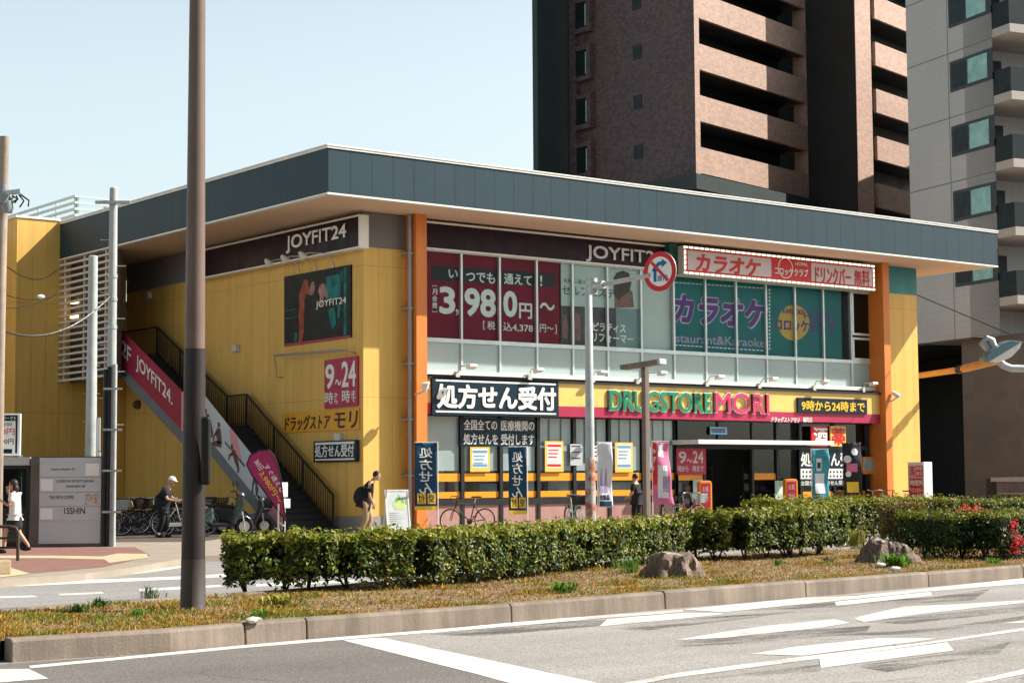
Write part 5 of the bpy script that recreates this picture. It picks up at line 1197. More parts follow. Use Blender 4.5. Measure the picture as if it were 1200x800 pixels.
w = MB(); FFc.text(w, 'ルパーク3', -2, 487.5, 492, 18, .004, .008, .01); FFc.text(w, 'コイン', -16, 487.5, 492, -4, .004, .008, .01); sub(w, 'white_lettering', LETTER, t)
w = MB(); FFc.text(w, '300円', -9, 502, 509.5, 17, .004, .0, .02); sub(w, 'red_lettering', RED, t)
w = MB(); FFc.text(w, '8:00－8:00', -14, 495, 499, 14, .004, .0, .005); FFc.text(w, '￥100円', -9, 514, 520.5, 16, .004, 0, .014); sub(w, 'black_lettering', BLACK, t)
w = MB(); FFc.box(w, -.7, -.62, 0, FFc.uv(0, 533)[1], -.1, -.03); FFc.box(w, -.1, -.02, 0, FFc.uv(0, 533)[1], -.1, -.03); parts(w, 'leg', STEEL, t)
# small white post behind the board
b = dep(43, 115, 560); t = thing('notice_post', 'narrow white notice board between the two pale poles', 'notice board', (b.x, b.y, 0))
w = MB(); HFc = Face(b, KFc.d.xy); HFc.panel(w, 112.5, 489, 117, 534, -.05, 0); HFc.box(w, -.05, .05, 0, HFc.uv(115, 530)[1], -.05, -.01); sub(w, 'board', LETTER, t)
# guard rail at the left edge
g0 = Z(22, 657, 0); GFc = Face(g0, KFc.d.xy); zt5 = GFc.uv(15, 616.5)[1]
t = thing('guard_rail', 'dark tubular guard rail at the left edge in front of the woman', 'guard rail', tuple(GFc.at(-.5, 0, 0)))
w = MB(); w.tube([GFc.at(-.02, 0, 0), GFc.at(-.02, zt5-.12, 0), GFc.at(-.06, zt5-.03, 0), GFc.at(-.16, zt5, 0), GFc.at(-1.8, zt5, 0), GFc.at(-1.9, zt5-.1, 0), GFc.at(-1.9, 0, 0)], .032, 10); sub(w, 'frame', RAIL, t, smooth=True)
for z in (zt5-.22, zt5-.4):
    w = MB(); w.tube([GFc.at(-.02, z, 0), GFc.at(-1.9, z, 0)], .022, 8); sub(w, 'rail', RAIL, t, smooth=True)
b = Z(2, 673, 0); t = thing('stone_bollard', 'small tan stone block at the kerb at the left edge', 'bollard', (b.x, b.y, 0)); w = MB(); w.box(b.x-.12, b.x+.12, b.y-.12, b.y+.12, 0, .24); sub(w, 'block', M('tan_stone', (.38, .30, .2), .8, .2, 8, bump=.4), t, bevel=.03)
# ---------------------------------------------------------------- lit sign box, A board, pillar signs
cb = on('y', .2, 1083.5, 590); BX = Face((cb.x, 0), (0, -1)); bu1 = -cb.y; bz1 = on('y', .2, 1083.5, 541).z; bu0 = BX.uv(1064, 560)[0]
t = thing('sign_box', 'free-standing red and white sign cabinet beside the right hand pier', 'sign', tuple(BX.at((bu0+bu1)/2, 0, -.25)))
w = MB(); BX.box(w, bu0, bu1, .05, bz1, -.46, 0); sub(w, 'cabinet', WHITE, t, bevel=.01)
w = MB(); BX.box(w, bu0+.03, bu1-.03, .12, bz1-.12, 0, .01); sub(w, 'face', M('pale_pink_face', (.62, .38, .34), .4, .05, 2), t)
w = MB(); BX.panel(w, 1066.2, 560.5, 1082, 593, .01, .014); sub(w, 'red_field', RED, t)
w = MB(); BX.panel(w, 1073.3, 545.5, 1082, 558, .01, .014); sub(w, 'red_square', RED, t)
w = MB(); BX.text(w, '馬', 1066.5, 546.5, 557, 1072, .004, .01, .03); sub(w, 'red_lettering', RED, t)
w = MB(); BX.text(w, '料理', 1074, 546, 551, 1081, .004, .014, .01); BX.text(w, '寿司', 1074, 552, 557, 1081, .004, .014, .01); BX.text(w, '時間外', 1067, 562, 569, 1081.5, .004, .014, .02); BX.text(w, 'ドリンクバー', 1067, 571, 577, 1081.5, .004, .014, .02); BX.text(w, '無料', 1069, 578.5, 585, 1080, .004, .014, .03); sub(w, 'lettering', LETTER, t)
AF = Face(on('y', .4, 468, 600), (.94, -.34)); 
t = thing('a_board', 'white framed sandwich board with a green leaf menu beside the left orange column', 'sandwich board', tuple(AF.at(.3, 0, -.2)))
def lean(mb, pts, n0, n1, sgn=1):
    P = []
    for (u, z) in pts: P.append(AF.at(u, z, n0+(-.28*z if sgn > 0 else -.55+.28*z-.0)))
    return mb.prism(P, AF.n*(n1-n0))
a0, a1 = AF.uv(454, 600)[0], AF.uv(482, 600)[0]; az = AF.uv(466, 573.5)[1]
w = MB(); lean(w, [(a0, 0), (a0+.04, 0), (a0+.04, az), (a0, az)], -.03, .01); lean(w, [(a1-.04, 0), (a1, 0), (a1, az), (a1-.04, az)], -.03, .01); lean(w, [(a0, az-.04), (a1, az-.04), (a1, az), (a0, az)], -.03, .011); lean(w, [(a0, .12), (a1, .12), (a1, .16), (a0, .16)], -.03, .011)
lean(w, [(a0, 0), (a0+.04, 0), (a0+.04, az), (a0, az)], -.03, .01, -1); lean(w, [(a1-.04, 0), (a1, 0), (a1, az), (a1-.04, az)], -.03, .01, -1); sub(w, 'frame', TRIMW, t)
w = MB(); lean(w, [(a0+.04, .16), (a1-.04, .16), (a1-.04, az-.04), (a0+.04, az-.04)], -.01, .0); sub(w, 'board', M('pale_menu_paper', (.60, .66, .70), .5, .12, 6), t)
LEAFG = M('fresh_green_print', (.22, .48, .08), .5, .15, 5); LIMEP = M('lime_print', (.58, .70, .30), .5, .1, 5)
w = MB(); um = (a0+a1)/2+.06; lean(w, [(um+.2*math.cos(q*.5), az-.42+.13*math.sin(q*.5)) for q in range(12)], .0, .004); sub(w, 'lime_disc', LIMEP, t)
w = MB()
for (du, dz2, s_) in ((-.08, .0, .8), (0, .06, 1.1), (.1, -.02, .9), (.2, -.06, .7)): lean(w, [(um+du-.05*s_, az-.34+dz2), (um+du, az-.2+dz2*s_), (um+du+.05*s_, az-.34+dz2)], .004, .007)
sub(w, 'leaf_print', LEAFG, t)
w = MB(); random.seed(5)
for k in range(9):
    z = az-.65-k*.055; 
    if z < .2: break
    lean(w, [(a0+.1, z), (a0+.1+random.uniform(.12, .42), z), (a0+.1+.1, z+.02), (a0+.1, z+.02)], .0, .003)
sub(w, 'small_print', M('grey_print', (.3, .33, .36), .5, .1, 3), t)
for (px, py0, py1, lab) in ((828, 563, 610, 'orange and red pillar sign standing left of the entrance'), (928.5, 561, 605, 'orange and red pillar sign standing right of the entrance')):
    QF = Face(on('y', 1.0, px, py1), (.97, -.25)); a0, zt6 = QF.uv(px-8.5, py0); a1 = QF.uv(px+6, py0)[0]
    t = thing('pillar_sign', lab, 'pillar sign', tuple(QF.at((a0+a1)/2, 0, 0)), 'pillar signs beside the entrance')
    w = MB(); R1 = .09; pts = [(a0, 0), (a1+.06, 0), (a1, .35), (a1, zt6-R1), (a1-R1*.3, zt6-R1*.3), (a1-R1, zt6), (a0+R1, zt6), (a0+R1*.3, zt6-R1*.3), (a0, zt6-R1)]
    w.prism([QF.at(u, z, -.18) for u, z in pts], QF.n*.2); sub(w, 'body', ORG_, t, bevel=.02)
    w = MB(); QF.box(w, a0+.06, a1-.07, .42, zt6-.08, .02, .03); sub(w, 'panel', M('deep_red_panel', (.36, .02, .045), .4, .08, 2), t)
    w = MB()
    for k, s_ in enumerate(('お薬', '受付')): QF.text; u_ = a0+.1; w.text(s_, QF.at(u_, zt6-.36-k*.3, .03), QF.d, (0, 0, 1), QF.n, a1-a0-.24, .18, .004, .012)
    sub(w, 'lettering', M('rose_lettering', (.62, .35, .38), .5, .05, 2), t)
# display goods behind the left shop windows
CART = [M('white_carton', (.62, .60, .60), .6, .1, 4), M('pink_carton', (.62, .22, .22), .6, .1, 4), M('blue_carton', (.20, .35, .45), .6, .1, 4), M('dark_carton', (.05, .055, .06), .6, .1, 4)]
random.seed(11)
k = 0
for (px, y0, y1, wd, ci, lab) in ((513, 548, 584, 11, 0, 'white carton stack with a pink top behind the leftmost shop window'), (535, 545, 584, 9, 0, 'tall white carton behind the first dark window post'), (570, 566, 584, 20, 2, 'blue box display between the orange stripes under the first notice'), (600, 556, 584, 14, 3, 'dark box behind the second flag'), (618, 562, 584, 11, 0, 'white packet stack right of the second flag'), (652, 562, 584, 24, 0, 'pale goods display under the second notice'), (728, 564, 584, 30, 0, 'row of pale goods under the third notice')):
    a_, b2 = on('y', YG+.5, px-wd/2, y1), on('y', YG+.5, px+wd/2, y0)
    w = MB(); w.box(a_.x, b2.x, YG+.4, YG+.75, .05, b2.z); o = tag(w.build('display_carton', CART[ci], bevel=.01), lab, 'carton', 'goods displayed behind the shop windows')
    if ci == 0 and k < 2:
        w = MB(); w.box(a_.x-.02, b2.x+.02, YG+.38, YG+.77, b2.z+.002, b2.z+.07); lid = w.build('lid', CART[1]); lid.parent = o; lid.location = lid.location-o.location
    k += 1
# shelves and a notice inside the entrance
SHELF = M('dark_shelf', (.11, .11, .11), .6, .1, 2)
for (x0, lab, n_) in ((17.6, 'dim shelf unit straight behind the open entrance', 4), (20.9, 'dim shelf unit behind the right hand shop window', 4), (8.0, 'dim shelf unit behind the left shop windows', 3)):
    t = thing('store_shelf', lab, 'shelf', (x0+.9, 5.6, .05), 'shelf units inside the shop')
    w = MB()
    for z in [.15+.42*q for q in range(n_+1)]: w.box(x0, x0+1.8, 5.4, 5.85, z, z+.03)
    w.box(x0, x0+.04, 5.4, 5.85, .05, 2); w.box(x0+1.76, x0+1.8, 5.4, 5.85, .05, 2); sub(w, 'rack', SHELF, t)
    for ci in range(4):
        w = MB()
        for q in range(n_):
            for r_ in range(3):
                if random.random() < .7:
                    xx = x0+.08+.42*((ci+q*r_) % 4)+random.uniform(0, .1); zz = .18+.42*q; w.box(xx+r_*.003, xx+.2+r_*.05, 5.42+r_*.13, 5.52+r_*.13, zz, zz+random.uniform(.15, .32))
        if w.v: tag(sub(w, 'goods', CART[ci], t), kind='stuff')
# ---------------------------------------------------------------- right edge: signal seen edge-on, dark kiosk wall
TEALM = M('blue_grey_metal', (.16, .27, .32), .35, .1, 3, metal=.4); AMB = M('amber_arm_paint', (.62, .30, .05), .45, .1, 3, streak=.1)
dS = 60
t = thing('traffic_signal', 'slim blue grey traffic signal seen edge-on with a bent pipe arm at the right edge', 'traffic signal', tuple(dep(dS, 1230, 640).xy)+(0,))
pipe = [dep(dS, *q) for q in ((1166, 411), (1162, 398.5), (1156, 396.5), (1151, 401), (1164, 417), (1176, 428), (1185, 431.5), (1235, 432.5))]
w = MB(); w.tube(pipe, .13, 12); sub(w, 'arm', STEEL, t, smooth=True)
w = MB(); q0 = dep(dS, 1235, 640); q0.z = 0; w.lathe(q0, [(.2, 0), (.16, dep(dS, 1235, 420).z)], 18); sub(w, 'pole', STEEL, t, smooth=True)
A, B = dep(dS-.3, 1150.5, 424.5), dep(dS-.3, 1195, 400.5); dd = (B-A).normalized(); up2 = dd.cross(FV).normalized()
if up2.z < 0: up2 = -up2
L2 = (B-A).length; vs = []
body = [(0, 0), (.06, .09), (.25, .17), (.6, .20), (.8, .16), (1, .0), (.86, -.10), (.6, -.17), (.3, -.14), (.08, -.05)]
w = MB(); w.prism([A+dd*(L2*a)+up2*(b_*1.35)-FV*.4 for a, b_ in body], FV*.8); sub(w, 'signal_body', TEALM, t, bevel=.03)
w = MB(); w.prism([A+dd*(L2*a)+up2*(b_*1.35)-FV*.42 for a, b_ in ((.08, -.03), (.6, .0), (.95, .02), (.86, -.10), (.6, -.19), (.3, -.17))], FV*.84); sub(w, 'visor_underside', TRIMW, t, bevel=.02)
w = MB(); c = dep(dS, 1167, 404); w.beam(c-dd*.15, c+dd*.1+Vector((0, 0, -.3)), .2, .2); w.beam(dep(dS-.1, 1171, 405), dep(dS-.1, 1174, 412), .05, .05); sub(w, 'bracket', BLACK, t)
t = thing('amber_pole_arm', 'long amber painted pole arm with a black joint reaching from behind the pier', 'pole arm', tuple(dep(70, 1060, 640).xy)+(0,))
P_, Q_ = dep(70, 1060, 442.5), dep(dS+.6, 1172, 421.5); J0, J1 = dep(65.0, 1123.5, 433.3), dep(64.4, 1129, 432.2)
w = MB(); w.tube([P_, J0], .115, 10); w.tube([J1, Q_], .14, 10); sub(w, 'arm', AMB, t, smooth=True)
w = MB(); w.tube([J0, J1], .16, 10); sub(w, 'joint', BLACK, t, smooth=True)
w = MB(); b = Vector((P_.x, P_.y, 0)); w.lathe(b, [(.13, 0), (.10, P_.z+.15)], 16); sub(w, 'pole', AMB, t, smooth=True)
db = 58
t = thing('refuse_store', 'dark steel store with a slatted pale front and a flat rim at the right edge', 'store', tuple(dep(db, 1185, 600).xy)+(0,))
RFc = Face(dep(db, 1200, 600), WL.d.xy); RUST2 = M('dark_rusty_steel', (.035, .025, .024), .6, .25, 3)
w = MB(); q = [RFc.uv(px, 560)[0] for px in (1155.5, 1172, 1240)]; zs1, zs2 = RFc.uv(1160, 560.5)[1], RFc.uv(1180, 564)[1]
RFc.box(w, q[0], q[1]-.02, 0, zs1, -1.4, 0); sub(w, 'side_box', RUST2, t)
w = MB(); RFc.box(w, q[1], q[2], 0, zs2, -1.4, .15); sub(w, 'front', M('pinkish_grey_slats', (.24, .18, .17), .6, .12, 5, streak=.3), t)
w = MB(); RFc.box(w, q[1]-.12, q[2], zs2, zs2+.14, -1.5, .3); RFc.box(w, q[1]+.1, q[2], zs2-.42, zs2-.36, .15, .2); sub(w, 'rim', M('pale_rim', (.52, .42, .38), .5, .1, 4), t)
w = MB(); z6 = RFc.uv(1180, 581)[1]; w.tube([RFc.at(q[1]-.05, 0, .5), RFc.at(q[1]-.05, z6, .5), RFc.at(q[2], z6, .5)], .04, 8); sub(w, 'rail', RAIL, t, smooth=True)
# ================================================================ flags
def flag_cloth(t, H_, W2, cloth_m, z0, print_fn, amp=.05, seed=0, droop=0):
    """a tall narrow cloth beside its pole (local x to the picture right, y away), rippled; print_fn adds marks through the cloth"""
    def rip(p):
        q = (p.z-z0)/H_
        return Vector((p.x+droop*(1-q)*(1-q)*.6*(p.x), p.y+amp*math.sin(p.z*5.2+seed)*(.35+p.x/W2)+amp*.6*math.sin(p.x*9+p.z*2.3+seed*2), p.z-droop*.10*(p.x/W2)))
    nx, nz = 10, 30; vs = []; fs = []
    for j in range(nz+1):
        for i in range(nx+1): vs.append(rip(Vector((.02+W2*i/nx, 0, z0+H_*j/nz))))
    n = nx+1
    for j in range(nz):
        for i in range(nx): fs.append((j*n+i, j*n+i+1, (j+1)*n+i+1, (j+1)*n+i))
    w = MB(); w.add(vs, fs); c = w.build('cloth', cloth_m, t, smooth=True, fix=False); sd = c.modifiers.new('thick', 'SOLIDIFY'); sd.thickness = .006
    print_fn(rip, c); return c
def ftext(w, st, x, z, ww, hh, rip, mirror=True, weight=.02):
    w.text(st, (x, -.012, z), (1, 0, 0), (0, 0, 1), (0, 1, 0), ww, hh, .024, weight, 0, mirror, rip)
def fpatch(w, x0, x1, z0, z1, rip, y=.010, n=6):
    for sgn in (-1, 1):
        for j in range(n):
            a, b = z0+(z1-z0)*j/n, z0+(z1-z0)*(j+1)/n
            for i in range(4):
                p, q = x0+(x1-x0)*i/4, x0+(x1-x0)*(i+1)/4
                w.quad(*[rip(Vector(v_))+Vector((0, sgn*y, 0)) for v_ in ((p, 0, a), (q, 0, a), (q, 0, b), (p, 0, b))])
def pole(t, H_, W2, m=None, base=True):
    w = MB(); w.tube([(0, 0, .05), (0, 0, H_)], .014, 8); w.tube([(0, 0, H_-.02), (W2+.02, 0, H_-.02)], .009, 6); w.build('pole', m or TRIMW, t, smooth=True)
    w = MB()
    for k in range(4): w.ring((.04+(W2-.06)*k/3, 0, H_-.02), (1, 0, 0), .016, .006, 10, 5)
    parts(w, 'loop', TRIMW, t)
    if base:
        w = MB(); w.box(-.17, .17, -.17, .17, 0, .2); w.lathe((0, 0, .2), [(.06, 0), (.05, .06)], 12); w.build('base_block', M('yellow_base', (.75, .47, .06), .5, .1, 3) if 'yellow_base' not in bpy.data.materials else bpy.data.materials['yellow_base'], t, bevel=.02)
CL_NAVY = M('navy_cloth', (.012, .055, .12), .8, .12, 3); CL_WHT = M('white_cloth', (.66, .66, .72), .8, .06, 3); CL_PINK = M('pink_cloth', (.60, .16, .30), .8, .1, 3); CL_TEAL = M('teal_cloth', (.05, .28, .36), .8, .15, 2); CL_BLK = M('black_cloth', (.02, .022, .025), .8, .2, 4); CL_YEL = M('yellow_cloth', (.80, .50, .05), .8, .05, 3); CL_LAV = M('lavender_print', (.34, .26, .45), .8, .2, 4)
RZF = -.52      # the flags face roughly down the street
def navy_flag(name_label, px0, px1, ptop, y, seed):
    b = on('y', y, px1, 560); b.z = 0; d = (b-CAMP).dot(FV); k = FPX/d
    H_ = dep(d, px1, ptop).z; W2 = (px1-px0)/k/.93
    t = thing('shop_flag', name_label, 'flag', (0, 0, 0), 'navy prescription flags'); pole(t, H_, W2)
    z0 = H_-79/k
    def pr(rip, c):
        w = MB(); s_ = H_-z0; 
        for i, ch in enumerate('処方せん'): ftext(w, ch, .07+W2*.12, H_-.12-(i+1)*s_*.175, W2*.6, s_*.155, rip, False)
        w.build('lettering', LETTER, t)
        w = MB(); fpatch(w, W2*.10, W2*.46, z0+s_*.08, z0+s_*.235, rip); fpatch(w, W2*.54, W2*.92, z0+s_*.08, z0+s_*.235, rip); parts(w, 'yellow_square', CL_YEL, t, fix=False)
        w = MB(); ftext(w, '受', W2*.15, z0+s_*.10, W2*.28, s_*.115, rip, False); ftext(w, '付', W2*.59, z0+s_*.10, W2*.28, s_*.115, rip, False); w.build('square_lettering', NAVY, t)
        w = MB(); fpatch(w, .02, .02+W2, z0-.02, z0+s_*.045, rip); w.build('hem', CL_YEL, t)
    flag_cloth(t, H_-z0-.03, W2, CL_NAVY, z0, pr, .035, seed)
    for ch in t.children:       # cloth hangs to the picture's left of the pole
        for v in ch.data.vertices: v.co.x = -v.co.x
        ch.data.flip_normals()
    place(t, b, RZF); return t
navy_flag('navy prescription flag with mirrored characters in front of the left orange column', 488.5, 513, 517, -1.2, .3)
navy_flag('navy prescription flag with mirrored characters under the two-line window banner', 598, 618, 522, -1.0, 1.7)
def simple_flag(label, px0, px1, ptop, pbot, y, cloth, prints, seed, amp=.05, droop=0, group=None):
    b = on('y', y, px0, 560); b.z = 0; d = (b-CAMP).dot(FV); k = FPX/d; H_ = dep(d, px0, ptop).z; W2 = (px1-px0)/k/.93; z0 = dep(d, px0, pbot).z
    t = thing('shop_flag', label, 'flag', (0, 0, 0), group); pole(t, H_, W2, DARK if cloth is CL_BLK else None)
    flag_cloth(t, H_-z0-.03, W2, cloth, z0, lambda rip, c: prints(t, rip, z0, H_-z0, W2), amp, seed, droop); place(t, b, RZF); return t
def p_white(t, rip, z0, s_, W2):
    w = MB()
    for x in (.15, .48): 
        for k in range(6): fpatch(w, W2*(x+.04*k*.5), W2*(x+.26-.018*k), z0+s_*(.22+.06*k), z0+s_*(.28+.06*k), rip, n=2)
    w.build('dark_print', CL_LAV, t); w = MB(); fpatch(w, .05, W2*.97, z0+.02, z0+s_*.09, rip); w.build('blue_band', CL_NAVY, t)
    w = MB(); ftext(w, '化粧品', W2*.15, z0+s_*.11, W2*.7, s_*.08, rip, False); w.build('lettering', NAVY, t)
simple_flag('white narrow flag with dark slanted stripes right of the rusty sign pole', 700, 716, 517, 594, -2.2, CL_WHT, p_white, 1.0)
def p_pink(t, rip, z0, s_, W2):
    w = MB(); fpatch(w, W2*.3, W2*.85, z0+s_*.1, z0+s_*.62, rip); fpatch(w, W2*.35, W2*.7, z0+s_*.75, z0+s_*.95, rip); w.build('pale_print', CL_WHT, t)
    w = MB(); fpatch(w, W2*.55, W2*.95, z0+s_*.2, z0+s_*.45, rip, .014); w.build('lilac_print', CL_LAV, t)
    w = MB(); fpatch(w, .03, W2*.26, z0+s_*.3, z0+s_*.97, rip, .012); w.build('red_stripe', RED, t)
    w = MB()
    for i, ch in enumerate('発売中'): w.text(ch, rip(Vector((W2*.05, 0, z0+s_*(.80-.15*i))))+Vector((0, -.022, 0)), (1, 0, 0), (0, 0, 1), (0, -1, 0), W2*.19, s_*.10, .005, .02)
    w.build('lettering', LETTER, t)
simple_flag('pink and white flag with a red stripe beside the brown street lamp', 764.5, 783, 516, 590, -1.5, CL_PINK, p_pink, 2.2, .07, .4)
def p_teal(t, rip, z0, s_, W2):
    w = MB(); fpatch(w, W2*.2, W2*.8, z0+s_*.1, z0+s_*.5, rip); fpatch(w, W2*.3, W2*.6, z0+s_*.55, z0+s_*.8, rip); parts(w, 'pale_figure', CL_WHT, t, fix=False)
    w = MB(); fpatch(w, W2*.35, W2*.55, z0+s_*.6, z0+s_*.72, rip, .014); fpatch(w, W2*.15, W2*.4, z0+s_*.0, z0+s_*.1, rip, .014); w.build('blue_print', CL_NAVY, t)
t_ = simple_flag('teal flag with a pale figure print in front of the right hand window', 951, 970, 525, 584, -.2, CL_TEAL, p_teal, .5, .06)
def p_black(t, rip, z0, s_, W2):
    w = MB(); 
    for (x, z, r_) in ((.25, .68, .13), (.65, .82, .12), (.3, .4, .1)):
        for sg in (-1, 1):
            c_ = Vector((W2*x, 0, z0+s_*z)); n = 14
            w.add([rip(c_+Vector((r_*math.cos(q*2*math.pi/n), 0, r_*math.sin(q*2*math.pi/n))))+Vector((0, sg*.012, 0)) for q in range(n)], [tuple(range(n))])
    parts(w, 'pale_disc', CL_WHT, t)
    w = MB(); fpatch(w, W2*.2, W2*.75, z0+s_*.44, z0+s_*.6, rip); w.build('pink_print', CL_PINK, t)
    w = MB(); fpatch(w, W2*.2, W2*.85, z0+s_*.05, z0+s_*.25, rip); w.build('yellow_print', CL_YEL, t)
simple_flag('black flag with pale discs and a yellow print left of the right orange column', 988, 1009, 518, 580, -.2, CL_BLK, p_black, 1.2, .05)
# teardrop flag at the stair foot
b = on('y', 1.8, 328, 600); b.z = 0; d = (b-CAMP).dot(FV); k = FPX/d
t = thing('teardrop_flag', 'magenta teardrop flag with black edge leaning at the foot of the stair', 'flag', tuple(b))
rv = Vector((RV.x, RV.y, 0)).normalized(); nv = Vector((-FV.x, -FV.y, 0)).normalized()
pt = lambda px, py, n_=0: dep(d, px, py)+nv*n_
ctr = [((315, 527), 0), ((303, 527.5), 1), ((293, 533.5), 2), ((289, 544), 3), ((295, 556), 4), ((308, 573), 5), ((320, 590), 6), ((330, 604), 7), ((335, 611), 8), ((333, 596), 9), ((331, 578), 10), ((329, 560), 11), ((325, 543), 12), ((321, 533), 13)]
P = [c[0] for c in ctr]
w = MB(); w.prism([pt(*q, .0) for q in P], nv*-.012); sub(w, 'cloth', M('magenta_cloth', (.36, .03, .13), .75, .08, 3), t)
w = MB(); w.tube([pt(*q, -.005) for q in P]+[pt(*P[0], -.005)], .022, 6); sub(w, 'black_edge', BLACK, t, smooth=True)
w = MB(); w.tube([pt(326, 617), pt(326.5, 590)], .028, 8); w.tube([pt(326, 611), pt(333, 616)], .02, 6); w.tube([Vector((b.x, b.y, .02)), pt(326, 617)], .03, 8); sub(w, 'pole', TRIMW, t, smooth=True)
w = MB(); w.lathe(b, [(.28, 0), (.28, .05), (.06, .09)], 20); sub(w, 'base', DARK, t)
def along(mb, st, p0, p1, hpx, weight):
    A, B = pt(*p0, .002), pt(*p1, .002); dx = (B-A); up3 = Vector(FV).cross(dx.normalized()); up3 = up3 if up3.dot(RV) > 0 else -up3
    mb.text(st, A, dx.normalized(), up3, nv, dx.length, hpx/k, .006, weight)
w = MB(); along(w, '365日', (297, 541), (304, 551.5), 7, .015); along(w, 'すぐ通える', (309, 546), (328.5, 577), 6, .01); sub(w, 'lettering', LETTER, t)
w = MB(); along(w, '3,980円～', (302.5, 555), (325.5, 590), 7.5, .03); sub(w, 'yellow_lettering', CL_YEL, t)
w = MB(); w.box(b.x+.2, b.x+.42, b.y+.3, b.y+.36, 1.05, 1.45); w.box(b.x+.3, b.x+.5, b.y+.3, b.y+.36, .75, 1.0); w.tube([(b.x+.35, b.y+.33, 0), (b.x+.35, b.y+.33, 1.1)], .015, 6); tag(w.build('leaflet_stand', LETTER), 'small white leaflet stand just behind the magenta teardrop flag', 'leaflet stand')

# ================================================================ bicycles and scooters (built along +x, then set down)
def bike(label, paint, style='city', basket=None, rearbasket=False, R1=.335):
    t = thing('bicycle', label, 'bicycle', (0, 0, 0), 'bicycles parked around the shop')
    WB = 1.08; F_, B_ = Vector((WB/2, 0, R1)), Vector((-WB/2, 0, R1)); BBK = Vector((-.08, 0, .29))
    ST = Vector((-.22, 0, .80)); HT = Vector((.34, 0, .86)); HB = Vector((.38, 0, .70))
    fm = paint
    for c in (F_, B_):
        w = MB(); w.ring(c, (0, 1, 0), R1-.02, .02, 30, 6); wh_ = sub(w, 'wheel', RUBBER, t, smooth=True)
        w = MB(); w.ring(c, (0, 1, 0), R1-.045, .010, 30, 5); w.lathe(c-Vector((0, .04, 0)), [(.022, 0), (.022, .08)], 8, (0, 1, 0))
        for q in range(14):
            a = 2*math.pi*q/14; w.tube([c+Vector((.02*math.cos(a), .02*(-1)**q, .02*math.sin(a))), c+Vector(((R1-.05)*math.cos(a+.2), 0, (R1-.05)*math.sin(a+.2)))], .0022, 3, False)
        sub(w, 'rim', SILVER, wh_)
    w = MB()
    if style == 'city':
        w.tube([HB, Vector((.2, 0, .45)), BBK], .020, 8); w.tube([HB+Vector((-.02, 0, .06)), Vector((.15, 0, .55)), Vector((-.13, 0, .45))], .016, 8)
    else:
        w.tube([HB, BBK], .021, 8); w.tube([HT-Vector((.01, 0, .04)), ST-Vector((0, 0, .05))], .018, 8)
    w.tube([ST, BBK], .018, 8)
    for s_ in (-1, 1): w.tube([BBK+Vector((0, s_*.03, 0)), B_+Vector((0, s_*.06, 0))], .011, 6); w.tube([ST-Vector((0, 0, .08)), B_+Vector((0, s_*.06, 0))], .010, 6)
    w.tube([HT, HB], .022, 8)
    for s_ in (-1, 1): w.tube([HB, Vector((.47, s_*.055, .55)), F_+Vector((0, s_*.055, 0))], .011, 6)
    sub(w, 'frame', fm, t, smooth=True)
    w = MB(); hb = HT+Vector((.0, 0, .14)); w.tube([HT, hb], .014, 8)
    if style == 'city': w.tube([hb+Vector((-.18, -.27, .03)), hb+Vector((-.02, -.24, .05)), hb+Vector((.03, -.08, .02)), hb+Vector((.03, .08, .02)), hb+Vector((-.02, .24, .05)), hb+Vector((-.18, .27, .03))], .012, 8)
    else: w.tube([hb+Vector((.0, -.21, -.14)), hb+Vector((.12, -.21, -.06)), hb+Vector((.08, -.21, .02)), hb+Vector((.02, -.1, .02)), hb+Vector((.02, .1, .02)), hb+Vector((.08, .21, .02)), hb+Vector((.12, .21, -.06)), hb+Vector((0, .21, -.14))], .012, 8)
    sub(w, 'handlebar', SILVER if style == 'city' else BLACK, t, smooth=True)
    w = MB(); w.tube([ST, ST+Vector((-.04, 0, .16))], .013, 8); sub(w, 'seat_post', SILVER, t, smooth=True)
    w = MB(); c = ST+Vector((-.04, 0, .17)); top = [(-.15, .085), (-.11, .095), (-.02, .06), (.08, .03), (.14, .02), (.14, -.02), (.08, -.03), (-.02, -.06), (-.11, -.095), (-.15, -.085)]
    w.prism([c+Vector((x, y, 0)) for x, y in top], (0, 0, .045)); sub(w, 'saddle', BLACK, t, bevel=.012)
    w = MB(); w.lathe(BBK-Vector((0, .05, 0)), [(.085, 0), (.085, .008)], 16, (0, 1, 0))
    w.beam(BBK+Vector((0, -.07, 0)), BBK+Vector((.09, -.07, -.14)), .02); w.beam(BBK+Vector((0, .07, 0)), BBK+Vector((-.09, .07, .14)), .02); w.box(BBK.x+.04, BBK.x+.14, -.15, -.07, BBK.z-.155, BBK.z-.13); w.box(BBK.x-.14, BBK.x-.04, .07, .15, BBK.z+.13, BBK.z+.155); sub(w, 'crank', DARK, t)
    if style == 'city':
        for c in (F_, B_):
            w = MB(); a0, a1 = (.15, 2.3) if c is F_ else (.5, 3.3); pts = [c+Vector((math.cos(a0+(a1-a0)*q/12)*(R1+.02), 0, math.sin(a0+(a1-a0)*q/12)*(R1+.02))) for q in range(13)]
            for q in range(12): w.obox(pts[q]-Vector((0, .028, 0)), (0, .056, 0), pts[q+1]-pts[q], Vector((0, 0, .004)))
            sub(w, 'mudguard', SILVER, t)
        w = MB(); w.box(B_.x-.03, BBK.x+.1, -.065, -.05, .26, .36); sub(w, 'chain_guard', fm, t, bevel=.01)
        w = MB(); w.tube([B_+Vector((-.02, .08, 0)), (-WB/2-.06, .16, .0)], .01, 6); sub(w, 'kickstand', SILVER, t)
        w = MB(); w.box(B_.x-.2, B_.x+.2, -.06, .06, .70, .715)
        for s_ in (-1, 1): w.tube([B_+Vector((0, s_*.07, 0)), B_+Vector((-.1, s_*.06, .37))], .006, 5)
        sub(w, 'carrier', DARK, t)
